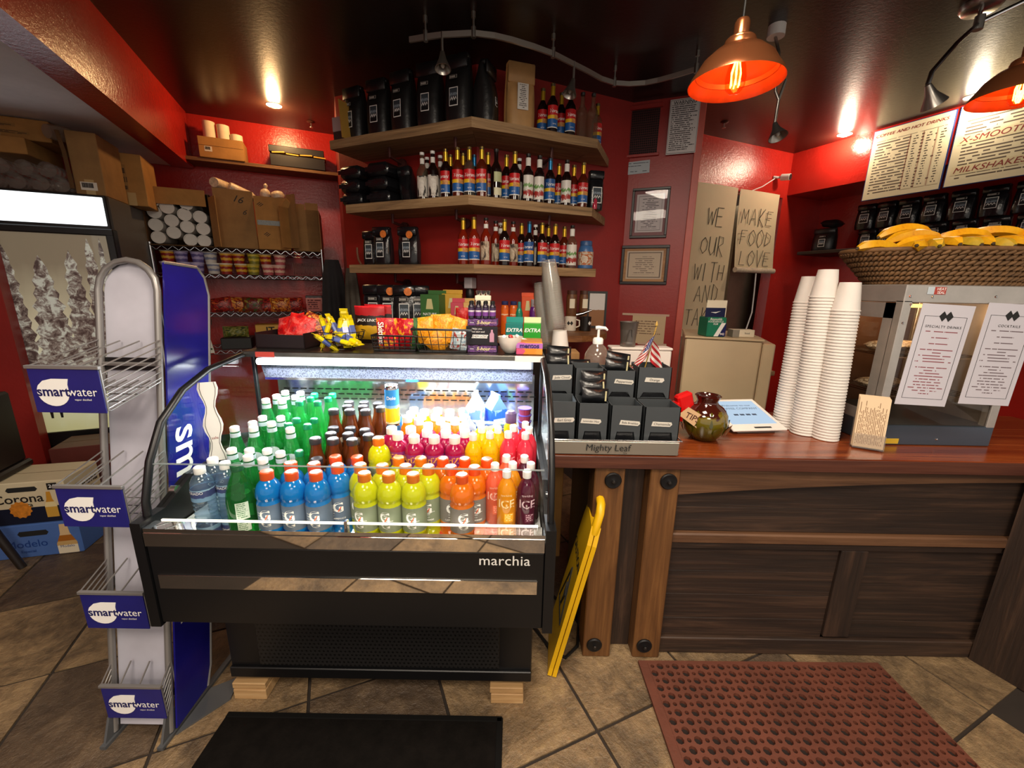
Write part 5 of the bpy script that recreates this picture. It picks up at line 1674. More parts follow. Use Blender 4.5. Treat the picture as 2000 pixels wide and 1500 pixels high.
def syrup(name, glass, capcol, kind, label='x'):
    def ex(t):
        if kind in ('torani', 'torani_blue'):
            st_ = [(0, '#e8e4dc'), (0.04, '#1c5aa0'), (0.40, '#e8b818'), (0.56, '#c4161c' if kind == 'torani' else '#1d4f8e')]
            lb = shell(t, 'label', 0.0379, 0.03, 0.165, bands('syrup_label_' + kind, st_), 1.35)
            wraptext(lb, 'Torani', 0.0384, 0.130, 0.029, m_whiteink, shear=0.35, bold=0.012)
            shell(lb, 'picture', 0.0383, 0.082, 0.108, pm('mountain_picture', '#c98a4a', 0.5, var=0.5, vs=60), 0.55, 8, -PI / 2 + 0.5)
            wraptext(lb, 'syrup', 0.0384, 0.055, 0.012, m_whiteink)
            shell(t, 'neck_sleeve', 0.0148, 0.222, 0.300, pm('gold_foil_%s' % kind, '#c9a227' if kind == 'torani' else '#1f6fa0', 0.3, 0.6))
            obj('sleeve_top', G().lathe([(0.0155, 0.286), (0.0155, 0.300), (0.0, 0.3008)], 14), pm('gold_foil_%s' % kind, '#c9a227', 0.3, 0.6), t, smooth=40)
        elif kind == 'white':
            shell(t, 'label', 0.0379, 0.02, 0.150, foil('white_syrup_label', ['#d9d2c8', '#e3ddd2', '#cfc6ba', '#2c2622'], 0.5, 5), 1.4)
            shell(t, 'neck_label', 0.0152, 0.228, 0.262, m_paper)
        elif kind == 'beige':
            shell(t, 'label', 0.0379, 0.03, 0.150, foil('beige_syrup_label', ['#b9a58c', '#c9b79e', '#9c8870', '#3c2c24'], 0.5, 6), 1.2)
            shell(t, 'neck_label', 0.0152, 0.235, 0.262, m_paper)
        elif kind == 'fruit':
            shell(t, 'label', 0.0379, 0.02, 0.165, bands('fruit_syrup_label', [(0, '#e3ddd4'), (0.15, '#a8322c'), (0.35, '#d9d8cc'), (0.5, '#6a9a50'), (0.62, '#e3ddd4')], noise=0.35), 1.4)
            shell(t, 'neck_label', 0.0175, 0.225, 0.275, m_paper)
        elif kind == 'tag':
            shell(t, 'label', 0.0379, 0.10, 0.160, pm('pale_green_tag', '#b8bd8c', 0.5, var=0.2), 0.8)
            shell(t, 'lower_label', 0.0379, 0.02, 0.065, pm('cream_tag', '#d9d2b0', 0.5), 0.8)
    cap = [(0.0145, 0.283), (0.0155, 0.285), (0.0155, 0.300), (0.0, 0.3006)]
    return bottle(name, syr_prof(), glass, cap, capcol, label, extra=ex)


g_amber = drink('amber_syrup', '#5a1e0c', 0.15)
g_dark = drink('dark_syrup', '#1c0c0a', 0.1)
g_redsy = drink('red_syrup', '#8e2410', 0.3)
g_pale = glassy('pale_syrup_glass', (0.80, 0.74, 0.62), 0.04, 1.3, haze=0.15, hazecol=(0.5, 0.42, 0.3))
SY = {'Td': syrup('syrup_bottle', g_dark, m_black, 'torani'), 'Ta': syrup('syrup_bottle', g_amber, m_black, 'torani'), 'Tr': syrup('syrup_bottle', g_redsy, m_black, 'torani'), 'Tp': syrup('syrup_bottle', g_pale, m_black, 'torani'),
      'Tb': syrup('syrup_bottle', g_dark, m_black, 'torani_blue'), 'W': syrup('syrup_bottle', g_pale, m_white, 'white'), 'Wd': syrup('syrup_bottle', g_dark, m_white, 'white'), 'B': syrup('syrup_bottle', g_redsy, m_black, 'beige'),
      'F': syrup('syrup_bottle', g_dark, m_black, 'fruit'), 'Fp': syrup('syrup_bottle', g_pale, m_black, 'fruit'), 'X': syrup('syrup_bottle', g_dark, m_black, 'tag'), 'C': syrup('syrup_bottle', g_pale, m_black, 'plain')}
SD = {'Td': 'dark syrup bottle, red yellow blue label', 'Ta': 'amber syrup bottle, red yellow blue label', 'Tr': 'red syrup bottle, red yellow blue label', 'Tp': 'pale syrup bottle, red yellow blue label', 'Tb': 'syrup bottle with blue label and blue neck', 'W': 'pale syrup bottle with white label', 'Wd': 'dark syrup bottle with white label',
      'B': 'reddish syrup bottle with beige label', 'F': 'dark syrup bottle with fruit picture label', 'Fp': 'clear syrup bottle with fruit picture label', 'X': 'dark syrup bottle with pale green tag', 'C': 'clear unlabelled syrup bottle'}
rows = {
    'middle': [('W', (-0.631, 3.026, 2.221)), ('Wd', (-0.553, 2.991, 2.246)), ('Td', (-0.461, 2.950, 2.238)), ('Ta', (-0.378, 2.912, 2.231)), ('Tp', (-0.300, 2.899, 2.229)), ('Ta', (-0.219, 2.891, 2.228)), ('X', (-0.128, 2.932, 2.224)), ('Td', (-0.063, 3.049, 2.252)), ('Td', (-0.006, 2.976, 2.220)), ('F', (0.084, 3.016, 2.231)), ('F', (0.162, 3.051, 2.240)), ('Tb', (0.240, 3.108, 2.254)), ('Td', (0.313, 3.228, 2.282)), ('F', (0.359, 3.139, 2.246)), ('Ta', (0.425, 3.256, 2.273)), ('Ta', (0.484, 3.195, 2.243)),
               ('Wd', (-0.619, 3.130, 2.278)), ('W', (-0.518, 3.085, 2.269)), ('Td', (-0.447, 3.064, 2.265)), ('Ta', (-0.355, 3.034, 2.260)), ('Tb', (-0.284, 3.057, 2.266)), ('Td', (-0.186, 3.004, 2.255)), ('Wd', (0.025, 3.121, 2.286))],
    'bottom': [('Tr', (-0.346, 2.920, 1.818)), ('Tr', (-0.270, 2.880, 1.815)), ('B', (-0.192, 2.903, 1.819)), ('Td', (-0.069, 2.947, 1.808)), ('B', (-0.010, 3.040, 1.817)), ('Tb', (0.103, 3.024, 1.801)), ('Td', (0.195, 3.066, 1.806)), ('Td', (0.291, 3.108, 1.811)), ('Fp', (0.422, 3.167, 1.800)), ('B', (-0.132, 3.029, 1.832)), ('Td', (0.050, 3.110, 1.825)), ('Wd', (0.152, 3.167, 1.831)), ('Td', (0.251, 3.211, 1.819)), ('Ta', (0.372, 3.232, 1.822)), ('W', (-0.102, 3.108, 1.839))],
    'top': [('Td', (0.177, 3.156, 2.747)), ('Td', (0.238, 3.085, 2.706)), ('Td', (0.310, 3.215, 2.740)), ('Td', (0.365, 3.142, 2.713)), ('C', (0.459, 3.205, 2.722)), ('C', (0.526, 3.214, 2.695)), ('Tp', (0.591, 3.374, 2.736))]}
for nm, lst in rows.items():
    z = SHELF[nm][0] + 0.0008
    seen = []
    # keep neighbours from touching
    pts = [Vector(p[:2]) for _, p in lst]
    for it in range(60):
        for i in range(len(pts)):
            for j in range(i):
                d = pts[i] - pts[j]
                if d.length < 0.077:
                    m = (0.077 - d.length) * 0.5
                    n = d.normalized() if d.length > 1e-5 else Vector((0, 1))
                    pts[i] += n * m
                    pts[j] -= n * m
    order = sorted(range(len(lst)), key=lambda i: pts[i].x)
    cnt = {}
    for i in order:
        kd = lst[i][0]
        k = cnt.get(kd, 0)
        cnt[kd] = k + 1
        n_same = sum(1 for a, _ in lst if a == kd)
        which = ('%s from left on the %s shelf' % (ordn(k), {'top': 'highest', 'middle': 'middle', 'bottom': 'lowest'}[nm])) if n_same > 1 else 'the only one on the %s shelf' % {'top': 'highest', 'middle': 'middle', 'bottom': 'lowest'}[nm]
        SY[kd]((pts[i].x, pts[i].y, z), 0.5 * math.sin(i * 2.3), '%s, %s' % (SD[kd], which), 'syrup bottles on the shelves')


# ---- coffee bags
m_bagb = pm('black_coffee_bag', '#1b1a1b', 0.38, var=0.2, vs=14, bump=0.9, bs=16)
m_bags = pm('shiny_black_bag', '#17171a', 0.2, var=0.2, vs=14, bump=1.0, bs=13)
m_kraft = pm('kraft_bag', '#b98d58', 0.55, var=0.12, vs=10, bump=0.6, bs=14)


def bag_mesh(w, d, h, fold=0.16, seed=0):
    """block-bottom bag: square base, flattening to a folded-over top"""
    rg = random.Random(seed)
    g = G()
    n = 16
    ringv = []
    rows_ = [(0.0, 1.0, 1.0), (0.02, 1.02, 1.03), (0.15, 1.03, 1.08), (0.35, 1.04, 1.10), (0.55, 1.03, 1.02), (0.72, 1.01, 0.85), (0.86, 1.0, 0.55), (1.0, 0.99, 0.28)]
    hb = h * (1 - fold * 0.35)
    vs, fs = [], []
    for (q, sw, sd) in rows_:
        for k in range(n):
            a = 2 * PI * (k + 0.5) / n
            c, s = math.cos(a), math.sin(a)
            e = 4.5
            rr = (abs(c) ** e + abs(s) ** e) ** (-1 / e)
            wob = 1 + 0.03 * (rg.random() - 0.5) * (0 if q == 0 else 1)
            vs.append((c * rr * w / 2 * sw * wob, s * rr * d / 2 * sd * wob, q * hb))
    m = len(rows_)
    for j in range(m - 1):
        for k in range(n):
            k2 = (k + 1) % n
            fs.append((j * n + k, j * n + k2, (j + 1) * n + k2, (j + 1) * n + k))
    fs.append(tuple(range(n))[::-1])
    fs.append(tuple(range((m - 1) * n, m * n)))
    g.add(vs, fs)
    # folded flap over the front
    yb = -d / 2 * 0.30
    g.box(-w / 2 * 0.99, w / 2 * 0.99, yb - 0.012, yb + 0.03, hb - 0.01, h, 0.008)
    g.box(-w / 2 * 0.99, w / 2 * 0.99, yb - 0.030, yb - 0.010, h * (1 - fold) - 0.02, h - 0.004, 0.006)
    return g


def pic_mat():
    t = NT('mountain_label_picture')
    vec = t.coord('Generated', (1, 1, 1))
    sp = t.n('SeparateXYZ')
    t.l(vec, sp.inputs[0])
    f = t.math('ADD', sp.outputs[2], t.math('MULTIPLY', t.noise(vec, 7, 3), 0.5))
    col = t.ramp(f, [(0.45, lin('#17191c')), (0.75, lin('#2c3238')), (0.9, lin('#8a98a4')), (1.0, lin('#3a444c'))])
    return t.done(t.bsdf(col, 0.4).outputs[0])


m_pic = pic_mat()


def coffee_bag(name, label, loc, rz, w, d, h, mat=None, lw=0.07, lh=0.10, lz=0.42, sticker=None, seed=0, group=None, rot=None, tag=True, ly=None):
    t = thing(name, label, 'coffee bag', loc, rz, group, rot)
    obj('bag', bag_mesh(w, d, h, 0.16, seed), mat or m_bagb, t, smooth=50)
    y = -d / 2 * 1.10 - 0.002 if ly is None else ly
    lb = obj('label', G(T(0, y, h * lz) @ Matrix.Rotation(R(-2), 4, 'X')).box(-lw / 2, lw / 2, -0.0015, 0, -lh / 2, lh / 2), m_whiteink, t)
    obj('label_picture', G(T(0, y - 0.0015, h * lz) @ Matrix.Rotation(R(-2), 4, 'X')).box(-lw * 0.44, lw * 0.44, -0.001, 0, -lh * 0.45, lh * 0.45), m_pic, lb)
    zz = [(-0.36, -0.05), (-0.22, 0.10), (-0.12, -0.04), (0.02, 0.12), (0.12, -0.04), (0.26, 0.10), (0.36, -0.02), (0.36, -0.08), (0.26, 0.03), (0.12, -0.12), (0.02, 0.05), (-0.12, -0.12), (-0.22, 0.03), (-0.36, -0.12)]
    obj('zigzag_mark', G(T(0, y - 0.0028, h * lz - lh * 0.1) @ Matrix.Rotation(R(-2), 4, 'X')).prism([(a * lw, b * lh) for a, b in zz], -0.0006, 0, 'xz'), m_whiteink, lb)
    if tag:
        obj('roast_tag', G(T(0, y - 0.0, h * (lz + 0.27)) @ Matrix.Rotation(R(-2), 4, 'X')).box(-lw * 0.45, lw * 0.45, -0.0012, 0, -lh * 0.10, lh * 0.10), print_lines('roast_tag_print', '#1a1a1c', '#a8a49c', 1, 0, 2, 0.1, 0.75, 0.25, 1.0, words=8, border=(0.49, 0.46, 0.06)), t)
    if sticker:
        obj('orange_sticker', G(T(sticker[0], y - 0.003, h * sticker[1])).cyl((0, 0, 0), (0, -0.0015, 0), 0.026, n=16), pm('orange_sticker', '#d9762e', 0.5, var=0.3, vs=60), t)
    return t


zt = SHELF['top'][0] + 0.0008
big = [(-1.163, 3.342, 2.780), (-0.961, 3.251, 2.749), (-0.770, 3.165, 2.736), (-0.570, 3.075, 2.720), (-0.370, 2.996, 2.707)]
for i, p in enumerate(big):
    coffee_bag('coffee_bag', 'big black coffee bag with white-framed label on the highest shelf, %s from the left' % ordn(i), (p[0], p[1], zt), BA + R((-3, 2, -2, 3, 1)[i]), 0.165, 0.135, (0.355, 0.37, 0.385, 0.395, 0.405)[i], seed=i, lw=0.062, lh=0.105, lz=0.38, group='big coffee bags')
p = (-0.205, 3.007, 2.714)
coffee_bag('coffee_bag', 'black coffee bag turned away at the corner of the highest shelf, beside the brown bag', (p[0], p[1], zt), R(70), 0.15, 0.135, 0.37, seed=8, lw=0.03, lh=0.05, lz=0.4, tag=False)
p = (0.015, 3.073, 2.728)
kb = thing('kraft_coffee_bag', 'brown paper coffee bag with rolled top and white printed label', 'coffee bag', (p[0], p[1], zt), R(18))
obj('bag', bag_mesh(0.185, 0.13, 0.40, 0.26, 12), m_kraft, kb, smooth=50)
obj('label', G(T(0, -0.076, 0.19)).box(-0.037, 0.037, -0.002, 0, -0.075, 0.075), print_lines('kraft_bag_label', '#d9d4cc', '#3a3634', 14, 0, 2, 0.12, 0.95, 0.05, 0.4, words=14, centre=True), kb)
# carton and envelope at the left end of the top shelf
p = (-1.301, 3.415, 2.720)
sc_ = thing('small_white_carton', 'small white carton with grey base at the left end of the highest shelf', 'box', (p[0], p[1], zt), BA)
obj('carton_body', G().box(-0.045, 0.045, -0.05, 0.05, 0.0, 0.09, 0.003), pm('grey_carton', '#3c3838', 0.5), sc_)
obj('carton_lid', G().box(-0.047, 0.047, -0.052, 0.052, 0.09, 0.185, 0.003), pm('offwhite_carton', '#b9aeb0', 0.5), sc_)
p = (-1.190, 3.288, 2.678)
solo('yellow_envelope', G().box(-0.004, 0.004, -0.09, 0.09, 0, 0.24), pm('yellow_envelope', '#b98a3a', 0.6), 'yellow edge of an envelope wedged beside the leftmost big coffee bag', 'envelope', (p[0], p[1], zt), (0, R(-3), BA))
# pillow packs on the middle shelf
zm = SHELF['middle'][0] + 0.001
def pillow(w, h, d):
    g = G()
    def pr(u_, v_, s):
        e = (max(0, math.sin(PI * u_)) ** 0.22) * (max(0, math.sin(PI * v_)) ** 0.3)
        return ((u_ - 0.5) * w, (v_ - 0.5) * d, h / 2 + s * h / 2 * e * (1 + 0.08 * math.sin(9 * u_ + 4 * v_)))
    g.grid(lambda a, b: pr(a, b, 1), 9, 7)
    g.grid(lambda a, b: pr(1 - a, b, -1), 9, 7)
    return g
pw = G().box(-0.092, 0.092, -0.14, 0.12, 0.001, 0.088, 0.022).box(-0.094, 0.094, -0.143, -0.139, 0.030, 0.058, 0.001).mesh('pillow_pack', 40)
pw.materials.append(m_bags)
for col, px in enumerate(((-1.163, 3.375, 2.291), (-0.929, 3.270, 2.289))):
    for r_ in range(3):
        solo('coffee_pillow_pack', pw, None, 'shiny black pillow pack of coffee, %s of the %s pile on the middle shelf' % (('bottom', 'middle one', 'top')[r_], ('left', 'right')[col]), 'coffee bag', (px[0], px[1], zm + r_ * 0.092), (0, 0, BA + R((2, -3, 1)[r_])), None, 'black pillow packs')
p = (-0.759, 3.215, 2.262)
solo('dark_coffee_sack', bag_mesh(0.10, 0.14, 0.26, 0.2, 33), m_bags, 'dark coffee sack slumped beside the pillow packs', 'coffee bag', (p[0], p[1], zm), (0, R(-8), BA + R(10)), 50)
p = (0.587, 3.285, 2.229)
coffee_bag('coffee_bag', 'black coffee bag with gold label at the right end of the middle shelf', (p[0], p[1], zm), R(10), 0.11, 0.10, 0.27, m_bags, seed=40, lw=0.07, lh=0.11, lz=0.36, tag=False)
p = (0.645, 3.245, 2.152)
spb = bottle('spray_bottle', [(0.014, 0), (0.018, 0.003), (0.018, 0.06), (0.010, 0.08)], drink('pink_liquid', '#e0405c', 0.4), cap_prof(0.011, 0.078, 0.105), m_black, 'small pink spray bottle at the right end of the middle shelf')
spb((0.585, 3.235, zm), 0)
# retail bags on the lowest shelf
zb = SHELF['bottom'][0] + 0.001
for i, (p, st_) in enumerate([((-1.087, 3.286, 1.840), None), ((-0.975, 3.203, 1.834), (0.035, 0.80)), ((-0.763, 3.129, 1.830), (0.03, 0.78))]):
    coffee_bag('coffee_bag', 'shiny black retail coffee bag on the lowest shelf, %s' % ['leftmost', 'middle one with orange sticker', 'right one with orange sticker'][i], (p[0], p[1], zb), BA + R(8), (0.12, 0.135, 0.15)[i], 0.085, (0.25, 0.27, 0.265)[i], m_bags, 0.058, 0.105, 0.40, st_, 50 + i, 'retail coffee bags')
p = (0.602, 3.281, 1.793)
jr = thing('powder_jar', 'large blue plastic jar with cream label on the lowest shelf', 'jar', (0.545, 3.275, zb))
obj('jar_body', G().lathe([(0.052, 0), (0.058, 0.006), (0.058, 0.13), (0.05, 0.16), (0.042, 0.172)], 22), pm('blue_jar_plastic', '#3f6aa0', 0.35), jr, smooth=40)
obj('lid', G().lathe([(0.046, 0.170), (0.046, 0.200), (0.043, 0.204), (0, 0.2045)], 22), pm('blue_jar_lid', '#35588a', 0.4, bump=0.3), jr, smooth=40)
shell(jr, 'label', 0.0585, 0.028, 0.125, foil('jar_label_print', ['#cbb9a2', '#d8c8b4', '#b96a3a', '#c9b7a0'], 0.5, 6), 1.5)
# things hanging and mounted round the lowest shelf
p = (-0.307, 2.957, 1.600)
rb = thing('white_wall_box', 'small grey-white box fixed under the lowest shelf with a black knob below', 'box', (p[0], p[1], 1.535), BA)
obj('box_body', G().box(-0.032, 0.03, -0.03, 0.04, 0, 0.075, 0.004), pm('grey_white_plastic', '#a9a2a6', 0.5), rb)
obj('knob', G().lathe([(0.0, -0.075), (0.026, -0.07), (0.032, -0.05), (0.03, -0.02), (0.02, 0.0)], 14), m_black, rb, smooth=50)


def cloth(name, label, p, w, h, col, rz, seed=0, th=0.05):
    rg = random.Random(seed)
    ph = rg.random() * 6
    g = G()
    def fr(u_, v_, s):
        wv = w * (0.45 + 0.55 * (1 - v_) ** 0.6)
        return ((u_ - 0.5) * wv, s * th * (0.35 + 0.3 * math.sin(u_ * 16 + ph) * (1 - v_)) * max(0.05, math.sin(PI * u_)) ** 0.5, v_ * h)
    g.grid(lambda a, b: fr(a, b, -1), 16, 8)
    g.grid(lambda a, b: fr(1 - a, b, 1), 16, 8)
    return solo(name, g, pm(col[0], col[1], 0.85, var=0.25, vs=12, bump=0.3), label, 'cloth', p, (0, 0, rz), 60)


p = (-1.343, 3.489, 1.364)
cloth('hanging_apron', 'grey-brown apron hanging below the left end of the lowest shelf', (p[0], p[1], 1.18), 0.20, 0.50, ('grey_apron_cloth', '#4a453c'), BA, 2)
p = (-1.725, 3.985, 1.525)
cloth('hanging_jacket', 'dark jacket hanging at the right end of the wire rack', (p[0] + 0.02, p[1], 1.15), 0.26, 0.62, ('black_jacket_cloth', '#1f1d20'), BV, 5, 0.08)
p = (-1.207, 3.296, 1.801)
solo('leather_strap', G().tube([(0, 0, 0.13), (0.008, -0.01, 0.09), (0.025, -0.02, 0.04), (0.06, -0.03, 0.004)], 0.008, 6), pm('brown_leather', '#6e4630', 0.6), 'thin brown leather strap at the left end of the lowest shelf', 'strap', (p[0], p[1], zb), (0, 0, BA), 50)

# ================================================================== certificate wall
def cpl(p, o=0.0):
    return (p[0], p[1], p[2])
vt = thing('wall_vent', 'red framed wall vent with dark mesh high on the certificate wall', 'vent', (0.677, 3.795, 2.952), BC)
VW, VH = 0.48, 0.335
obj('dark_opening', G().box(0.02, VW, -0.001, 0.002, -VH, -0.005), pm('vent_dark', '#16090a', 0.8), vt)
obj('frame', G().box(0, VW + 0.02, -0.018, 0.002, -0.012, 0.02, 0.003).box(0, VW + 0.02, -0.018, 0.002, -VH - 0.022, -VH, 0.003).box(0.13, 0.155, -0.018, 0.002, -VH, -0.01, 0.003), m_red, vt)
g = G()
for i in range(1, 30):
    x = 0.02 + (VW - 0.02) * i / 30
    g.box(x - 0.0012, x + 0.0012, -0.008, -0.005, -VH, -0.01)
for i in range(1, 20):
    z = -VH * i / 20
    g.box(0.02, VW, -0.007, -0.004, z - 0.0012, z + 0.0012)
obj('mesh_screen', g, pm('red_mesh_wire', '#5a1414', 0.5), vt, kind='stuff')
wn = thing('warning_notice', 'white printed notice headed WARNING taped over the wall vent', 'notice', (1.185, 3.579, 2.588), BC)
obj('sheet', G().box(0, 0.215, -0.002, 0, 0, 0.385), print_lines('warning_print', '#d6d0ce', '#4a4646', 27, 0, 2, 0.07, 0.90, 0.06, 0.45, words=24, border=(0.48, 0.485, 0.008)), wn)
text('WARNING', m_ink, wn, (0.108, -0.003, 0.358), 0.034, bold=0.012)
ck = thing('handwritten_cheque', 'pale blue handwritten slip taped below the wall vent', 'paper', (0.881, 3.719, 2.468), BC)
obj('sheet', G(Matrix.Rotation(R(-2), 4, 'Y')).box(0, 0.22, -0.002, 0, 0, 0.095), print_lines('cheque_print', '#b7bfc4', '#555a66', 5, 0, 2, 0.06, 0.92, 0.08, 0.25, words=9, gaps=0.2), ck)


def framed(label, p, w, h, matcol, paper, bw=0.022, pb=(0.2, 0.14), tilt=0.0):
    t = thing('framed_certificate', label, 'frame', p, BC)
    m_fr = pm('dark_frame_wood', '#1c100d', 0.35)
    g = G().box(0, w, -0.02, 0, 0, bw, 0.003).box(0, w, -0.02, 0, h - bw, h, 0.003).box(0, bw, -0.02, 0, bw, h - bw, 0.003).box(w - bw, w, -0.02, 0, bw, h - bw, 0.003)
    obj('frame', g, m_fr, t)
    obj('mount', G().box(bw, w - bw, -0.004, 0, bw, h - bw), matcol, t)
    obj('document', G().box(w * pb[0], w * (1 - pb[0]), -0.006, -0.004, h * pb[1], h * (1 - pb[1])), paper, t)
    obj('glass', G().box(bw, w - bw, -0.010, -0.008, bw, h - bw), glassy('picture_glass', (0.98, 0.98, 0.98), 0.02, 0.3), t)
    return t


framed('upright framed permit on the red wall, above the landscape one', (0.977, 3.683, 1.969), 0.295, 0.39, pm('mauve_mount', '#7a3a3c', 0.5), print_lines('permit_print', '#d2c8c8', '#4c4648', 22, 0, 2, 0.18, 0.88, 0.1, 0.35, words=14, centre=True, border=(0.42, 0.45, 0.01)), 0.02, (0.13, 0.12))
framed('landscape framed certificate on the red wall, below the upright one', (0.928, 3.701, 1.592), 0.385, 0.32, wood('honey_mount', '#8a5a30', '#b07a44', '#c9955a', 0), print_lines('certificate_print', '#cdb9a0', '#6a5a50', 14, 0, 2, 0.16, 0.8, 0.16, 0.3, words=12, centre=True, border=(0.46, 0.45, 0.03)), 0.024, (0.12, 0.14))
tp = thing('taped_sheet', 'cream sheet of small print taped to the red wall behind the metal tumbler', 'paper', (1.054, 3.653, 1.105), BC)
obj('sheet', G().box(0, 0.275, -0.002, 0, -0.02, 0.235), print_lines('taped_sheet_print', '#c9b08c', '#6a4a38', 12, 0, 2, 0.1, 0.8, 0.3, 0.3, words=16, gaps=0.25), tp)
obj('tape_strip', G().box(-0.09, 0.30, -0.0035, -0.002, 0.222, 0.240), pm('masking_tape', '#c9a890', 0.6), tp)
obj('tape_strip', G().box(0.06, 0.30, -0.0035, -0.002, -0.03, -0.012), pm('masking_tape', '#c9a890', 0.6), tp)

# ================================================================== things on the back ledge
for i, (px, st_) in enumerate([((-0.956, 2.900, 1.398), None), ((-0.847, 2.860, 1.402), (0.022, 0.86)), ((-0.731, 2.820, 1.406), (0.03, 0.86)), ((-0.645, 2.840, 1.406), None)]):
    coffee_bag('coffee_bag', 'black retail coffee bag on the back ledge, %s from the left' % ordn(i), (px[0], px[1], ZL + 0.001), R(-6 + 5 * i), 0.15, 0.095, 0.30, m_bags, 0.066, 0.11, 0.42, st_, 60 + i, 'retail coffee bags on the ledge')


def small_box(label, p, w, d, h, mat, words=None, col=None, rz=0.0, name='snack_carton', lid=None):
    t = thing(name, label, 'box', p, rz)
    obj('carton_body', G().box(-w / 2, w / 2, -d / 2, d / 2, 0, h, 0.002), mat, t)
    obj('open_flap', G(T(0, d / 2, h)).box(-w / 2, w / 2, -0.002, 0.001, 0, 0.025), lid or mat, t)
    if words:
        text(words[0], words[2], t, (0, -d / 2 - 0.0012, h * 0.5), words[1], bold=0.01)
    obj('printed_emblem', G(T(0, -d / 2 - 0.001, h * 0.75)).prism([(-w * 0.2, -h * 0.12), (w * 0.2, -h * 0.12), (w * 0.12, h * 0.14), (-w * 0.12, h * 0.14)], -0.0006, 0, 'xz'), pm('pale_emblem', '#c9c08a', 0.5), t)
    return t


small_box('green granola carton on the back ledge', ((-0.517, 2.700, 1.415)[0], 2.70, ZL + 0.001), 0.125, 0.13, 0.245, pm('green_carton_print', '#3a6a34', 0.45, var=0.1), ('NATURE', 0.024, m_whiteink), rz=R(-12))
small_box('tall yellow snack carton behind the green one', ((-0.406, 2.780, 1.413)[0], 2.78, ZL + 0.001), 0.13, 0.09, 0.25, pm('yellow_carton', '#c99a1c', 0.45, var=0.12), rz=R(4))
small_box('pink snack carton in front of the yellow one', ((-0.353, 2.640, 1.388)[0], 2.64, ZL + 0.001), 0.08, 0.05, 0.20, pm('pink_carton', '#c4485a', 0.45, var=0.12), rz=R(-5))
small_box('tan cookie carton right of the pink one', ((-0.287, 2.660, 1.388)[0], 2.66, ZL + 0.001), 0.075, 0.06, 0.20, pm('tan_carton', '#d0a860', 0.45, var=0.2), rz=R(3))
solo('red_pouch', pouch_mesh(0.08, 0.17, 0.04, 71), m_brightred, 'bright red pouch behind the black wire basket', 'snack bag', ((-0.320, 2.600, 1.295)[0], 2.60, ZL + 0.001), (0, 0, 0), 60)
ob_ = bottle('orange_bottle', [(0.022, 0), (0.026, 0.004), (0.026, 0.17), (0.022, 0.185), (0.018, 0.19)], drink('orange_lotion', '#e0661c', 0.2), cap_prof(0.021, 0.188, 0.212), pm('navy_cap', '#2a2c5a', 0.4), extra=lambda t: shell(t, 'label', 0.0263, 0.09, 0.16, bands('orange_bottle_print', [(0, '#d9581a'), (0.5, '#f0c8a0'), (0.6, '#e0661c')], noise=0.2), 1.0))
for i, x in enumerate((986, 1003)):
    p = (-0.054, 2.660, 1.392) if i == 0 else (0.002, 2.660, 1.393)
    ob_((p[0], p[1], ZL + 0.001), 0, 'orange squeeze bottle with navy cap on the ledge, %s one' % ('left', 'right')[i], 'orange squeeze bottles')
tb = bottle('teal_bottle', [(0.018, 0), (0.023, 0.005), (0.023, 0.14), (0.014, 0.17)], drink('teal_soap', '#1c9a78', 0.3), cap_prof(0.010, 0.168, 0.21), pm('teal_cap', '#3a8a80', 0.4), 'teal squeeze bottle between the orange ones on the ledge')
p = (0.038, 2.640, 1.395)
tb((p[0], p[1], ZL + 0.001), 0)
small_box('orange and red carton behind the teal bottle', ((0.094, 2.760, 1.389)[0], 2.76, ZL + 0.001), 0.08, 0.06, 0.24, pm('orange_red_carton', '#d9501c', 0.45, var=0.2))
pb_ = bottle('purple_bottle', [(0.026, 0), (0.030, 0.005), (0.030, 0.15), (0.024, 0.175), (0.020, 0.18)], drink('purple_drink', '#6a2a86', 0.25), cap_prof(0.022, 0.178, 0.225), pm('clear_grey_cap', '#a09aa0', 0.4), 'purple bottle with grey cap beside the clear cup stack')
p = (0.135, 2.700, 1.393)
pb_((p[0], p[1], ZL + 0.001), 0)
# clear cup stacks
m_clearcup = glassy('clear_cup', (0.97, 0.97, 0.96), 0.08, 1.2, haze=0.12, hazecol=(0.9, 0.86, 0.8))
ccup = solo('clear_plastic_cup', G().lathe([(0.047, 0), (0.047, 0.004), (0.044, 0.006), (0.032, 0.105), (0.0, 0.105)], 16, cap=False), m_clearcup, 'x', 'cup', smooth=40)
cp = Placer(ccup)
p0 = (0.226, 1.985, 1.285)
for s_i, (ox, oy, n, lean, lb) in enumerate([(0.0, 0.0, 22, -9, 'right-hand leaning stack'), (-0.050, 0.078, 20, -8, 'left-hand stack')]):
    lx, lz = math.sin(R(lean)), math.cos(R(lean))
    for k in range(n):
        q = 0.10 + k * 0.0105 if s_i == 0 else k * 0.0115
        cp((p0[0] + ox + lx * q, p0[1] + oy, 1.256 + lz * q), 0, 'clear plastic cup nested upside down in the %s on the ledge' % lb, 'clear cups in the ' + lb, (0, R(lean), 0))
solo('white_paper_cup', G().lathe([(0.046, 0), (0.046, 0.004), (0.043, 0.006), (0.034, 0.095), (0.031, 0.0955), (0.031, 0.09), (0, 0.09)], 18), m_cuppaper, 'single white paper cup at the foot of the leaning clear cups', 'cup', (p0[0] + 0.005, p0[1], 1.256), (0, R(-3), 0), 40)


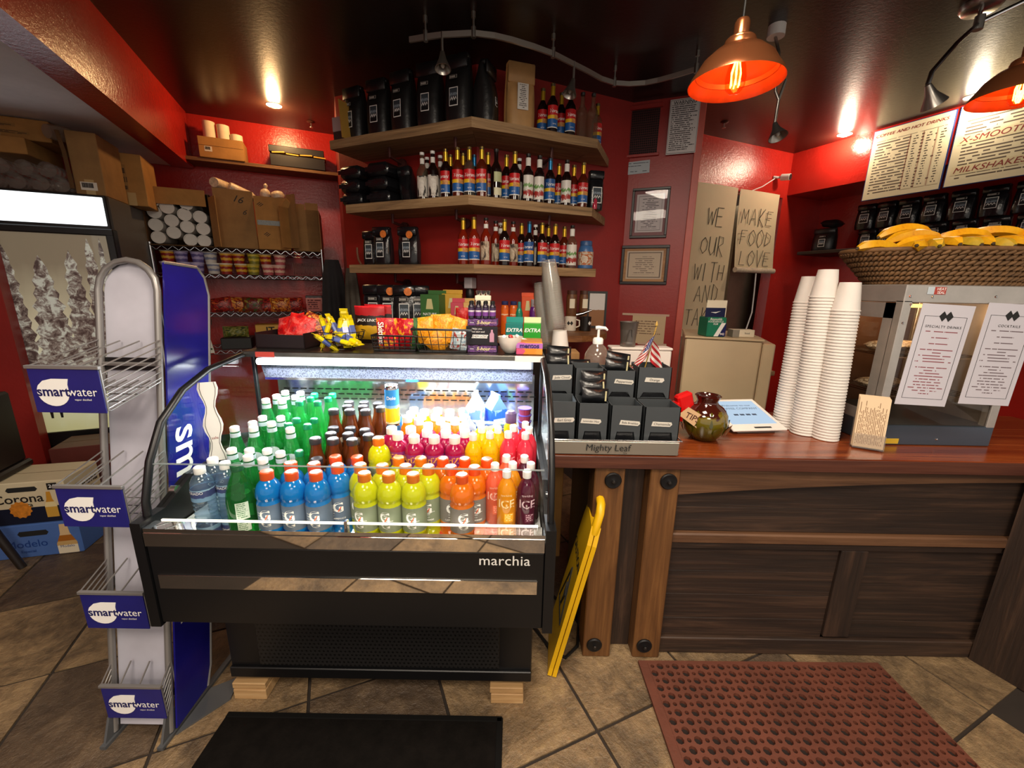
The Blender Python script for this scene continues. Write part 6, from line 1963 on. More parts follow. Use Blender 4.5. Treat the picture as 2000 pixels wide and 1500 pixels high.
def mug(label, p, col, mark, rz):
    t = thing('mug', label, 'mug', p, rz)
    m = pm(col[0], col[1], 0.3)
    obj('mug_body', G().lathe([(0.038, 0), (0.042, 0.002), (0.043, 0.10), (0.040, 0.10), (0.038, 0.006), (0, 0.006)], 20), m, t, smooth=40)
    obj('handle', G().tube([(0.041, 0, 0.080), (0.064, 0, 0.074), (0.066, 0, 0.036), (0.041, 0, 0.024)], 0.0055, 8), m, t, smooth=60)
    if mark:
        for s in (-1, 1):
            me = wrap(G().prism([(s * 0.011 - 0.012, 0), (s * 0.011, -0.016), (s * 0.011 + 0.012, 0), (s * 0.011, 0.016)], -0.0003, 0.0003, 'xz').mesh('diamond'), 0.0434, -PI / 2, 0.056)
            me.materials.append(m_ink if mark == 'dark' else m_whiteink)
            obj('diamond_mark', me, None, t)
    return t


p = (0.413, 2.980, 1.309)
mug('white mug with black diamond mark on the back ledge', (p[0], p[1], ZL + 0.001), ('white_mug_glaze', '#d3c8b8'), 'dark', R(-10))
p = (0.524, 3.000, 1.309)
mug('black and white mug beside the white mug', (p[0], p[1], ZL + 0.001), ('black_mug_glaze', '#1a1614'), 'light', R(50))
for i, (px, lb) in enumerate([((0.449, 3.220, 1.407), 'left'), ((0.554, 3.260, 1.407), 'right')]):
    t = thing('coffee_jar', 'glass jar of ground coffee behind the mugs, %s one' % lb, 'jar', (px[0], px[1], ZL + 0.001), 0, 'coffee jars')
    obj('jar_body', G().lathe([(0.038, 0), (0.041, 0.004), (0.041, 0.24), (0.036, 0.255)], 16), pm('ground_coffee_fill', '#6a4224', 0.5, var=0.3, vs=60), t, smooth=40)
    obj('lid', G().lathe([(0.038, 0.254), (0.038, 0.282), (0, 0.283)], 16), pm('brown_lid', '#4a2a1c', 0.5), t, smooth=40)
    shell(t, 'label', 0.0414, 0.15, 0.22, m_cream, 0.5)
fb = thing('black_picture_frame', 'black standing frame with white card at the end of the back ledge', 'frame', ((0.646, 3.220, 1.410)[0], 3.22, ZL + 0.001), R(-4))
obj('frame', G().box(-0.075, 0.075, 0, 0.015, 0, 0.016).box(-0.075, 0.075, 0, 0.015, 0.264, 0.28).box(-0.075, -0.059, 0, 0.015, 0.016, 0.264).box(0.059, 0.075, 0, 0.015, 0.016, 0.264), m_black, fb)
obj('card', G().box(-0.059, 0.059, 0.004, 0.008, 0.016, 0.264), bands('frame_card_print', [(0, '#8a5a30'), (0.5, '#c9c4c0')], noise=0.1), fb)
solo('steel_scoop', G().tube([(0, 0, 0), (0.05, 0, 0.012), (0.11, 0, 0.035)], [0.016, 0.012, 0.006], 8), m_chrome, 'steel scoop resting on top of the mugs', 'scoop', (p[0] - 0.07, p[1] + 0.0, ZL + 0.112), (0, 0, 0), 50)

# ================================================================== wooden service counter
m_top = wood('polished_counter_top', '#4a1c0c', '#7c3616', '#a55626', 0, 0.8, 0.22, 0.12, 0.5)
m_topedge = wood('counter_edge', '#2e1610', '#4a261a', '#5e3524', 0, 0.8, 0.45, 0.3)
m_post = wood('oak_post', '#43280f', '#64401f', '#80572e', 2, 1.0, 0.55, 0.5)
m_plank = wood('dark_barn_plank', '#110a07', '#2c1d14', '#4d3627', 0, 0.8, 0.6, 0.8)
m_plankv = wood('dark_barn_upright', '#110a07', '#2c1d14', '#4d3627', 2, 0.8, 0.6, 0.8)
m_rail = wood('brown_rail', '#3a2416', '#5c3e28', '#77543a', 0, 0.8, 0.55, 0.6)
ct = thing('service_counter', 'dark reclaimed-wood service counter with bolted oak posts', 'counter', (1.1, 1.7, 0))
def Ct():
    return G(T(-1.1, -1.7, 0))
for i, (y0_, y1_) in enumerate([(1.440, 1.625), (1.625, 1.83), (1.83, 2.05)]):
    obj('top_board', Ct().box(0.165, 2.6, y0_ + 0.0005, y1_ - 0.0005, 0.892, 0.94, 0.002), m_top, ct)
obj('edge_board', Ct().box(0.165, 2.6, 1.434, 1.4395, 0.888, 0.938, 0.002), m_topedge, ct)
for (a, b) in ((0.325, 0.442), (0.540, 0.655)):
    po = obj('post', Ct().box(a, b, 1.455, 1.56, 0.0, 0.89, 0.004), m_post, ct)
    for z in (0.832, 0.065):
        xm = (a + b) / 2 + (0.012 if z > 0.5 else -0.012)
        g = G(T(xm - 1.1, 1.455 - 1.7, z) @ Matrix.Rotation(R(90), 4, 'X')).lathe([(0.0, 0.012), (0.006, 0.013), (0.008, 0.018), (0.006, 0.022), (0.0, 0.023)], 6)
        w_ = obj('washer', G(T(xm - 1.1, 1.455 - 1.7, z) @ Matrix.Rotation(R(90), 4, 'X')).lathe([(0.032, 0.0), (0.033, 0.006), (0.029, 0.010), (0.012, 0.007), (0.0, 0.012)], 20), pm('dark_iron', '#1c1b1c', 0.45, 0.5), po, smooth=40)
        obj('bolt_head', g, pm('worn_iron', '#3a3634', 0.4, 0.7), po)
obj('recess_plank', Ct().box(0.442, 0.540, 1.52, 1.56, 0.0, 0.89, 0.003), m_plankv, ct)
# arched top rail
pts = [(0.655, 0.885), (2.6, 0.885), (2.6, 0.836)]
for k in range(13):
    q = k / 12
    x = 2.45 - (2.45 - 0.655) * q
    pts.append((x, 0.768 + 0.080 * (1 - q ** 2.2)))
obj('arched_rail', Ct().prism(pts[::-1], 1.468, 1.53, 'xz'), m_rail, ct)
zs = [(0.70, 0.865), (0.592, 0.699)]
for (a, b) in zs:
    obj('plank', Ct().box(0.655, 2.6, 1.50, 1.54, a, b, 0.001), m_plank, ct)
obj('middle_rail', Ct().box(0.655, 2.6, 1.478, 1.54, 0.545, 0.590, 0.006), m_rail, ct)
obj('middle_rail', Ct().box(0.655, 2.6, 1.488, 1.54, 0.515, 0.544, 0.004), m_plank, ct)
for (a, b) in ((0.40, 0.514), (0.285, 0.399), (0.165, 0.284), (0.0, 0.164)):
    for (xa, xb) in ((0.655, 1.375), (1.49, 2.6)):
        obj('plank', Ct().box(xa, xb, 1.505 + 0.002 * ((a * 100) % 2), 1.54, a, b, 0.001), m_plank, ct)
obj('stile', Ct().box(1.376, 1.489, 1.492, 1.54, 0.085, 0.514, 0.004), m_plankv, ct)
obj('kick_board', Ct().box(0.655, 2.6, 1.482, 1.504, 0.0, 0.08, 0.004), m_plank, ct)
obj('back_cabinet', Ct().box(0.33, 2.6, 1.56, 2.02, 0.0, 0.888), m_dark, ct)
# the counter turns towards the room at the right edge
rt = thing('counter_return', 'dark wooden end of the counter turning forward at the right edge', 'counter', (2.05, 1.3, 0))
obj('end_panel', G(T(-2.05, -1.3, 0)).prism([(2.02, 1.478), (2.20, 1.05), (2.55, 0.6), (2.7, 0.7), (2.35, 1.15), (2.15, 1.478)], 0.0, 0.888), m_plankv, rt)
obj('end_top', G(T(-2.05, -1.3, 0)).prism([(2.05, 1.433), (2.18, 1.02), (2.53, 0.57), (2.72, 0.68), (2.4, 1.15), (2.2, 1.433)], 0.8885, 0.938), m_top, rt)

# ---- floor things
def mat_mesh(nx, ny, p, th):
    """perforated rubber mat: checkerboard of large and small holes"""
    g = G()
    n = 8
    for i in range(nx):
        for j in range(ny):
            cx_, cy_ = (i + 0.5) * p, (j + 0.5) * p
            r_ = p * 0.45 if (i + j) % 2 == 0 else p * 0.25
            sq = []
            for k in range(n):
                a = 2 * PI * k / n + PI / 8
                c, s = math.cos(a), math.sin(a)
                m = max(abs(c), abs(s))
                sq.append((cx_ + c / m * p / 2, cy_ + s / m * p / 2, th))
            # square corners are kept by using the corner directions
            cor = [(cx_ + sx * p / 2, cy_ + sy * p / 2, th) for sx, sy in ((1, 1), (-1, 1), (-1, -1), (1, -1))]
            mids = [(cx_, cy_ + p / 2, th), (cx_ - p / 2, cy_, th), (cx_, cy_ - p / 2, th), (cx_ + p / 2, cy_, th)]
            outer = []
            for q in range(4):
                outer += [cor[q], mids[q]]
            inner_t, inner_b = [], []
            for k in range(8):
                a = PI / 4 + PI / 4 * k
                inner_t.append((cx_ + r_ * math.cos(a), cy_ + r_ * math.sin(a), th))
                inner_b.append((cx_ + r_ * 0.94 * math.cos(a), cy_ + r_ * 0.94 * math.sin(a), 0.001))
            vs = outer + inner_t + inner_b
            fs = []
            for k in range(8):
                k2 = (k + 1) % 8
                fs.append((k, k2, 8 + k2, 8 + k))
                fs.append((8 + k, 8 + k2, 16 + k2, 16 + k))
            g.add(vs, fs)
    return g


m_rub = pm('terracotta_rubber', '#613425', 0.65, var=0.2, vs=5, bump=0.3, bs=60)
rm = thing('rubber_mat', 'terracotta red perforated rubber floor mat in front of the counter', 'mat', (0.60, 0.52, 0.0015), R(0.5))
NXm, NYm, PM = 31, 28, 0.0320
obj('perforated_sheet', mat_mesh(NXm, NYm, PM, 0.014), m_rub, rm, kind='stuff', smooth=30)
obj('hole_shade_sheet', G().box(0.004, NXm * PM - 0.004, 0.004, NYm * PM - 0.004, 0.0, 0.002), pm('mat_hole_shade', '#1c0f0a', 0.9), rm)  # dark sheet added beneath the open mat, stands in for shade in its holes
obj('border_strip', G().prism([(-0.035, 0.0), (0, 0.0), (0, NYm * PM), (-0.035, NYm * PM)], 0.0, 0.013), m_rub, rm)
obj('border_strip', G().prism([(-0.035, NYm * PM), (NXm * PM, NYm * PM), (NXm * PM, NYm * PM + 0.012), (-0.035, NYm * PM + 0.012)], 0.0, 0.013), m_rub, rm)
dm = thing('dark_floor_mat', 'nearly black ribbed floor mat in front of the display case', 'mat', (-0.52, 0.80, 0.001))
obj('mat_body', G().box(-0.505, 0.505, -0.40, 0.385, 0, 0.006, 0.002), pm('charcoal_mat', '#100d0b', 1.0, spec=0.1, var=0.3, vs=20, bump=0.5, bs=120), dm)
obj('mat_border', G().box(-0.505, 0.505, 0.37, 0.390, 0, 0.008, 0.002).box(0.485, 0.508, -0.40, 0.385, 0, 0.008, 0.002), pm('black_rubber', '#0c0b0a', 0.9, spec=0.15), dm)
ws = thing('wet_floor_sign', 'folded yellow caution sign leaning between display case and counter post', 'floor sign', (0.165, 1.375, 0.0), 0, None, (R(0), R(12), R(-6)))
m_yel = pm('yellow_sign_plastic', '#d9a80c', 0.4, var=0.06)
for k, x in enumerate((0.0, 0.020)):
    pan_ = obj('sign_leaf', G().prism([(-0.02, 0.012), (0.25, 0.012), (0.245, 0.045), (0.225, 0.62), (0.205, 0.69), (0.025, 0.69), (0.005, 0.62), (-0.015, 0.045)], x, x + 0.0165, 'yz'), m_yel, ws)
    if k == 0:
        tri = [(0.03, 0.22), (0.20, 0.22), (0.115, 0.43)]
        obj('warning_triangle', G().tube([(-0.001, a, b) for a, b in tri], 0.005, 4, True), m_ink, pan_)
        obj('slipping_figure', G().tube([(-0.001, 0.13, 0.24), (-0.001, 0.11, 0.29), (-0.001, 0.12, 0.35), (-0.001, 0.09, 0.31)], 0.006, 5), m_ink, pan_)
        text('CAUTION', m_ink, pan_, (-0.0015, 0.115, 0.50), 0.05, rot=(0, 0, R(-90)), bold=0.02)
obj('handle', G().tube([(0.018, 0.03, 0.66), (0.018, 0.035, 0.745), (0.018, 0.06, 0.77), (0.018, 0.17, 0.77), (0.018, 0.195, 0.745), (0.018, 0.20, 0.66)], 0.017, 8), m_yel, ws, smooth=60)
solo('power_cord', G().tube([(0.23, 1.80, 0.008), (0.30, 1.72, 0.008), (0.335, 1.62, 0.01), (0.31, 1.50, 0.008), (0.25, 1.44, 0.008), (0.20, 1.47, 0.008), (0.12, 1.60, 0.008)], 0.007, 6), m_black, 'black power cord curling on the floor behind the yellow sign', 'cord', smooth=60)
kc = carton('kraft_carton', 'kraft carton with a black mark seen in the gap beside the counter', (0.17, 2.12, 0.0), R(4), 0.13, 0.12, 0.80, m_card, tape=False, seam=False)
obj('black_mark', G().tube([(0.02, -0.002, 0.68), (0.045, -0.002, 0.705), (0.07, -0.002, 0.695), (0.08, -0.002, 0.67)], 0.008, 5), m_ink, kc)

# ================================================================== tea bins
m_bin = pm('charcoal_bin_plastic', '#3d4144', 0.42, var=0.06)
ty = thing('tea_tray', 'brushed steel tray lettered Mighty Leaf under the grey tea bins', 'tray', (0.38, 1.50, 0.94))
obj('tray_body', G().box(-0.245, 0.252, -0.055, 0.22, 0.004, 0.012), m_steel, ty)
obj('front_plate', G(T(0, -0.066, 0.006) @ Matrix.Rotation(R(6), 4, 'X')).box(-0.247, 0.245, 0, 0.003, 0, 0.052, 0.001), pm('pale_brushed_steel', '#c3c0b6', 0.35, 0.85), ty)
obj('wire_rim', G().tube([(-0.25, -0.066, 0.062), (0.255, -0.066, 0.062), (0.258, 0.2, 0.062)], 0.003, 6), m_chrome, ty)
text('Mighty Leaf', m_ink, ty, (-0.02, -0.0735, 0.034), 0.036, shear=0.1)
text('TEA', m_ink, ty, (0.045, -0.0738, 0.014), 0.009)
obj('riser', G().box(-0.24, 0.25, 0.075, 0.30, 0.012, 0.185), pm('black_riser', '#0f0f10', 0.5), ty)
m_tape = pm('handwriting_tape', '#c9c3b8', 0.6)
m_pouch = pm('black_tea_pouch', '#0f1013', 0.3, var=0.2, vs=20, bump=0.7, bs=22)
names = [['Earl Grey', 'Lavender Mint', 'Bella Breakfast', 'Chamomile'], ['Jade Cloud', None, 'Peppermint', 'Orange']]
fx = [(0.130, 0.243), (0.250, 0.364), (0.372, 0.490), (0.498, 0.632)]
for r_ in (0, 1):
    for c in range(4):
        xa, xb = fx[c]
        w_ = xb - xa - 0.002
        y_ = 1.462 if r_ == 0 else 1.585
        z_ = 0.953 if r_ == 0 else 1.1265
        h_ = (0.188, 0.183, 0.176, 0.172)[c] if r_ == 0 else (0.132, 0.118, 0.110, 0.125)[c]
        t = thing('tea_bin', ('dark grey tea bin labelled %s' % names[r_][c] if names[r_][c] else 'dark grey tea bin without label') + ', %s from left in %s row' % (ordn(c), ('front', 'back')[r_]), 'bin', (xa, y_, z_ + 0.0), 0, 'grey tea bins')
        th = 0.003
        dpt = 0.105
        g = G().box(0, w_, dpt - th, dpt, 0, h_ + 0.004).box(0, th, 0, dpt, 0, h_).box(w_ - th, w_, 0, dpt, 0, h_).box(th, w_ - th, th, dpt, 0, th)
        obj('bin_shell', g, m_bin, t)
        cut = 0.074 if r_ == 0 else 0.024
        obj('bin_front', G().prism([(0, 0.0), (0.012, 0.0), (0.026, cut), (w_ - 0.026, cut), (w_ - 0.012, 0.0), (w_, 0.0), (w_, h_), (0, h_)], 0, th, 'xz'), m_bin, t)
        obj('dispensed_pouch', G().prism([(0.016, 0.004), (w_ - 0.016, 0.004), (w_ - 0.03, cut - 0.003), (0.03, cut - 0.003)], 0.006, 0.05, 'xz'), m_pouch, t)
        if names[r_][c]:
            zz = h_ * (0.62 if r_ == 0 else 0.60)
            lw = 0.078
            lx = w_ * 0.5 + (0.012, -0.008, 0.014, 0.0)[c]
            tap = obj('tape_label', G(T(lx, -0.0008, zz) @ Matrix.Rotation(R((-2, 3, 4, 2)[c]), 4, 'Y')).prism([(-lw / 2, -0.009), (lw / 2 - 0.008, -0.009), (lw / 2, 0.0), (lw / 2 - 0.004, 0.009), (-lw / 2 + 0.004, 0.009)], -0.0008, 0, 'xz'), m_tape, t)
            text(names[r_][c], m_ink, tap, (lx, -0.0022, zz), 0.0135 if len(names[r_][c]) < 11 else 0.0105, rot=(0, R((-2, 3, 4, 2)[c]), 0), shear=0.1)
tpm = pouch_mesh(0.10, 0.06, 0.028, 81).mesh('tea_pouch', 60)
tpm.materials.append(m_pouch)
for i, (x, y, z, ry, lb) in enumerate([(0.187, 1.62, 1.235, -2, 'on top of the Jade Cloud bin'), (0.187, 1.65, 1.262, 3, 'upper one on the Jade Cloud bin'), (0.315, 1.50, 1.125, 4, 'sticking out of the Lavender Mint bin'), (0.315, 1.53, 1.150, -3, 'behind, in the Lavender Mint bin'), (0.318, 1.555, 1.18, 2, 'highest one over the Lavender Mint bin'), (0.425, 1.64, 1.215, 6, 'leaning in the Peppermint bin'), (0.432, 1.665, 1.238, 9, 'upper one in the Peppermint bin'), (0.28, 1.70, 1.20, 0, 'behind the unlabelled bin')]):
    t = thing('tea_pouch', 'black foil tea pouch ' + lb, 'tea pouch', (x, y, z), 0, 'black tea pouches', (R(-14), R(ry), 0))
    obj('pouch', tpm, None, t)
    obj('gold_tab', G().box(0.034, 0.040, -0.0155, -0.0135, 0.012, 0.05), pm('pale_gold_tab', '#a8a078', 0.4), t)

# ---- sanitiser, flag, tumbler, vase
solo('carton_riser', G().box(-0.10, 0.22, 0, 0.14, 0, 0.275, 0.003), m_card2, 'plain brown carton hidden behind the tea bins', 'box', (0.32, 1.70, 0.941))
solo('carton_riser', G().box(0.0, 0.15, 0, 0.13, 0, 0.3135, 0.003), m_card2, 'upright brown carton under the leaning clear cups', 'box', (0.168, 1.918, 0.941))
sz = thing('hand_sanitiser', 'clear round hand sanitiser bottle with white pump behind the tea bins', 'bottle', (0.368, 1.765, 1.2165))
obj('bottle_body', G().lathe([(0.040, 0), (0.052, 0.006), (0.056, 0.03), (0.052, 0.06), (0.036, 0.088), (0.020, 0.102), (0.019, 0.108)], 22), glassy('clear_gel_bottle', (0.93, 0.90, 0.86), 0.05, 1.6, haze=0.22, hazecol=(0.8, 0.7, 0.6)), sz, smooth=50)
obj('collar', G().lathe([(0.0225, 0.102), (0.0225, 0.122), (0.018, 0.128), (0.006, 0.130)], 18), m_white, sz, smooth=40)
obj('pump_stem', G().cyl((0, 0, 0.128), (0, 0, 0.165), 0.006, n=10), m_white, sz, smooth=40)
obj('pump_head', G().tube([(-0.014, 0.0, 0.170), (0.0, 0, 0.171), (0.028, 0.0, 0.169), (0.038, 0.0, 0.160)], [0.008, 0.009, 0.007, 0.005], 8), m_white, sz, smooth=50)
fl = thing('small_flag', 'small american flag on a stick behind the right tea bins', 'flag', (0.535, 1.668, 1.16))
obj('stick', G().tube([(0, 0, 0), (0.045, 0.0, 0.245)], 0.0025, 6), pm('gold_stick', '#b8923e', 0.4), fl)
obj('finial', G().lathe([(0.0, 0.0), (0.006, 0.006), (0.004, 0.016), (0, 0.026)], 8), pm('gold_stick', '#b8923e', 0.4), fl, (0.045, 0, 0.243))


def flag_mat():
    t = NT('flag_print')
    a = t.n('Attribute')
    a.attribute_name = 'flagpos'
    sp = t.n('SeparateXYZ')
    t.l(a.outputs['Vector'], sp.inputs[0])
    st = t.math('MODULO', t.math('FLOOR', t.math('MULTIPLY', sp.outputs[1], 13.0)), 2.0)
    col = t.mix(st, lin('#b01c24'), lin('#dcd6d0'))
    can = t.math('MULTIPLY', t.math('LESS_THAN', sp.outputs[0], 0.42), t.math('GREATER_THAN', sp.outputs[1], 0.46))
    cb = t.n('CombineXYZ')
    fx_ = t.math('SUBTRACT', t.math('FRACT', t.math('MULTIPLY', sp.outputs[0], 14.0)), 0.5)
    fy_ = t.math('SUBTRACT', t.math('FRACT', t.math('MULTIPLY', sp.outputs[1], 9.3)), 0.5)
    star = t.math('LESS_THAN', t.math('ADD', t.math('MULTIPLY', fx_, fx_), t.math('MULTIPLY', fy_, fy_)), 0.05)
    blue = t.mix(star, lin('#27306e'), lin('#e0dcd8'))
    return t.done(t.bsdf(t.mix(can, col, blue), 0.7).outputs[0])


g = G()
fp = []
def flagfn(u_, v_):
    fp.append((u_, v_, 0))
    # hangs from the slanted stick, folded
    bx_ = 0.045 - 0.030 * (1 - v_)
    bz = 0.235 - 0.11 * (1 - v_)
    return (bx_ - 0.015 * math.sin(u_ * 3.0) - 0.075 * u_ * (0.4 + 0.6 * (1 - v_)), -0.012 - 0.02 * math.sin(u_ * 7), bz - 0.10 * u_)
g.grid(flagfn, 14, 13)
fm = g.mesh('flag_cloth', 60)
at_ = fm.attributes.new('flagpos', 'FLOAT_VECTOR', 'POINT')
for i, q in enumerate(fp):
    at_.data[i].vector = q
obj('cloth', fm, flag_mat(), fl)
g = G()
fp2 = []
def flagfn2(u_, v_):
    fp2.append((0.45 + u_ * 0.5, v_ * 0.5, 0))
    return (0.030 + 0.055 * u_ * (1.1 - 0.5 * v_), -0.004 + 0.015 * math.sin(u_ * 6), 0.205 - 0.10 * (1 - v_) - 0.055 * u_ + 0.0)
g.grid(flagfn2, 10, 10)
fm = g.mesh('flag_fold', 60)
at_ = fm.attributes.new('flagpos', 'FLOAT_VECTOR', 'POINT')
for i, q in enumerate(fp2):
    at_.data[i].vector = q
obj('cloth_fold', fm, MATS.get('flag') or flag_mat(), fl)
wbx = thing('white_appliance', 'white box appliance behind the flag', 'appliance', (0.62, 1.97, 0.941))
obj('body', G().box(-0.145, 0.145, -0.02, 0.06, 0, 0.325, 0.006), pm('white_enamel', '#d9cfc6', 0.35), wbx)
obj('lid', G().box(-0.148, 0.148, -0.024, 0.062, 0.325, 0.338, 0.004), pm('white_enamel', '#d9cfc6', 0.35), wbx)
tm = thing('metal_tumbler', 'dented grey metal tumbler standing behind the sanitiser', 'tumbler', (0.56, 1.99, 1.2795))
obj('cup', G().lathe([(0.034, 0), (0.036, 0.002), (0.036, 0.02), (0.034, 0.03), (0.044, 0.115), (0.046, 0.118), (0.043, 0.118), (0.035, 0.02), (0, 0.01)], 20), pm('dull_pewter', '#77706a', 0.4, 0.7, var=0.2), tm, smooth=50)
obj('side_handle', G().tube([(-0.02, -0.037, 0.03), (-0.02, -0.046, 0.05), (-0.01, -0.05, 0.085), (0.005, -0.046, 0.085), (0.008, -0.04, 0.05)], 0.0025, 6), pm('dull_pewter', '#77706a', 0.4, 0.7), tm, smooth=60)

vs_ = thing('green_vase', 'round green and brown glazed vase with leaf relief used as tip jar', 'vase', (0.815, 1.645, 0.941))
def glaze():
    t = NT('green_brown_glaze')
    vec = t.coord('Object', (1, 1, 1))
    sp = t.n('SeparateXYZ')
    t.l(vec, sp.inputs[0])
    f = t.math('ADD', t.math('MULTIPLY', sp.outputs[2], 5.0), t.math('MULTIPLY', t.noise(vec, 14, 4), 0.8))
    col = t.ramp(f, [(0.25, lin('#1c1c0a')), (0.6, lin('#4c4a12')), (0.95, lin('#6b5a14')), (1.0, lin('#3a120a'))])
    b = t.bsdf(col, 0.08)
    b.inputs['Coat Weight'].default_value = 0.7
    return t.done(b.outputs[0])
m_glz = glaze()
obj('pot', G().lathe([(0.045, 0), (0.055, 0.004), (0.078, 0.035), (0.088, 0.075), (0.084, 0.110), (0.064, 0.140), (0.044, 0.152), (0.040, 0.165), (0.050, 0.186), (0.047, 0.188), (0.037, 0.168), (0.038, 0.15), (0.0, 0.13)], 28), m_glz, vs_, smooth=50)
lf = G().add([(0, -0.003, 0.0), (0.020, -0.001, 0.022), (0.022, -0.003, 0.045), (0, -0.012, 0.066), (-0.022, -0.003, 0.045), (-0.020, -0.001, 0.022), (0, -0.011, 0.032)], [(0, 1, 6), (1, 2, 6), (2, 3, 6), (3, 4, 6), (4, 5, 6), (5, 0, 6)]).mesh('leaf', 80)
lf.materials.append(m_glz)
for r_ in range(2):
    for k in range(9):
        a = 2 * PI * (k + 0.5 * r_) / 9
        rr_ = (0.0755, 0.0885)[r_]
        obj('leaf', lf, None, vs_, (rr_ * math.cos(a), rr_ * math.sin(a), (0.022, 0.068)[r_]), ((R(16), R(-24))[r_], 0, a + PI / 2))
obj('red_rim', G().lathe([(0.046, 0.183), (0.0515, 0.186), (0.047, 0.189)], 28, cap=False), pm('oxblood_glaze', '#3a0f0a', 0.1), vs_, smooth=60)
tpc = thing('tips_card', 'cut cardboard tag reading TIPS leaning on the green vase', 'sign', (0.733, 1.59, 1.045), R(-8))
obj('card', G(Matrix.Rotation(R(17), 4, 'Y')).prism([(-0.055, -0.005), (0.04, -0.035), (0.055, 0.02), (-0.03, 0.038)], -0.0015, 0.0015, 'xz'), pm('kraft_card', '#c9a47a', 0.7), tpc)
text('TIPS', pm('brown_lettering', '#4a2418', 0.6), tpc, (0.002, -0.0025, 0.002), 0.034, rot=(0, R(24), 0), bold=0.01)
rh = thing('red_plastic_scoop', 'bright red folded plastic piece behind the tips tag', 'scoop', (0.735, 1.66, 1.06), R(12))
obj('shell', G(Matrix.Rotation(R(-18), 4, 'Y')).box(-0.035, 0.035, -0.02, 0.02, -0.03, 0.075, 0.008), pm('bright_red_plastic', '#d01414', 0.25), rh)
obj('ridge', G(Matrix.Rotation(R(-18), 4, 'Y')).box(-0.045, -0.033, -0.022, 0.022, -0.035, 0.05, 0.003), pm('bright_red_plastic', '#d01414', 0.25), rh)
# payment tablet
tb_ = thing('payment_tablet', 'white payment tablet with lit screen on the counter', 'tablet', (1.09, 1.70, 0.9415), R(7))
obj('base', G().prism([(0.02, 0.0), (0.22, 0.0), (0.23, 0.06), (0.03, 0.012)], -0.09, 0.09, 'yz'), pm('grey_tablet_base', '#8a8480', 0.4), tb_)
ts = obj('tablet_body', G(T(0, 0.0, 0.012) @ Matrix.Rotation(R(16), 4, 'X')).box(-0.128, 0.128, 0, 0.255, 0, 0.010, 0.003), pm('white_tablet', '#e3ddd6', 0.3), tb_)
obj('screen', G(T(0, 0.0, 0.012) @ Matrix.Rotation(R(16), 4, 'X')).box(-0.108, 0.108, 0.045, 0.235, 0.0102, 0.0108), emis('tablet_glow', '#b9cfe4', 0.75), ts)
obj('card_reader', G(T(0, 0.0, 0.012) @ Matrix.Rotation(R(16), 4, 'X')).box(-0.02, 0.06, 0.012, 0.022, 0.0102, 0.011), m_ink, ts)
for s_, sz_, yy in (('Welcome to our', 0.022, 0.195), ('COFFEE COMPANY', 0.022, 0.168)):
    text(s_, pm('screen_ink', '#24405e', 0.5), ts, (0, yy * math.cos(R(16)) - 0.0115 * math.sin(R(16)), 0.012 + yy * math.sin(R(16)) + 0.0115 * math.cos(R(16))), sz_, rot=(R(16 - 90), 0, 0))
for i in range(4):
    yy = 0.12
    obj('screen_button', G(T(0, 0.0, 0.012) @ Matrix.Rotation(R(16), 4, 'X')).box(-0.055 + 0.03 * i, -0.033 + 0.03 * i, 0.112, 0.124, 0.0109, 0.0112), pm('screen_ink', '#24405e', 0.5), ts)

# ---- paper cup stacks: every cup is a cup
cupm = G().lathe([(0.0475, 0.0), (0.050, 0.001), (0.050, 0.005), (0.0475, 0.0065), (0.0345, 0.112), (0.0335, 0.112), (0.033, 0.108), (0.0, 0.1075)], 20)
cup = solo('paper_cup', cupm, m_cuppaper, 'x', 'cup', smooth=40)
cpp = Placer(cup)
for (bx_, by_, tx, ty_, ztop, lb) in ((1.268, 1.815, 1.272, 1.815, 1.625, 'left and farthest'), (1.297, 1.730, 1.272, 1.730, 1.645, 'middle and tallest'), (1.350, 1.668, 1.322, 1.668, 1.600, 'right and nearest')):
    n = int((ztop - 0.942 - 0.112) / 0.0125)
    for k in range(n + 1):
        q = k * 0.0125 / (ztop - 0.94)
        lab = 'white paper cup nested upside down in the %s tall stack' % lb if k < n else 'topmost white paper cup of the %s tall stack' % lb
        cpp((bx_ + (tx - bx_) * q, by_, 0.9415 + k * 0.0125), k * 0.7, lab, 'cups in the %s stack' % lb)
# ---- leaflet holder
lh_ = thing('leaflet_holder', 'clear stand of cream leaflets in front of the food warmer', 'leaflets', (1.435, 1.560, 0.9412), R(-28))
obj('clear_stand', G(Matrix.Rotation(R(-8), 4, 'X')).box(-0.05, 0.05, 0.012, 0.015, 0.002, 0.12).box(-0.05, 0.05, -0.03, -0.028, 0.002, 0.06).box(-0.05, 0.05, -0.03, 0.015, 0, 0.003), m_clear, lh_)
for i in range(4):
    obj('leaflet', G(Matrix.Rotation(R(-8), 4, 'X')).box(-0.048, 0.048, -0.022 + 0.008 * i, -0.020 + 0.008 * i, 0.005, 0.205 + 0.003 * i), print_lines('leaflet_print', '#dcc3a0', '#7a5636', 18, 2, 0, 0.06, 0.95, 0.05, 0.4, words=26), lh_)
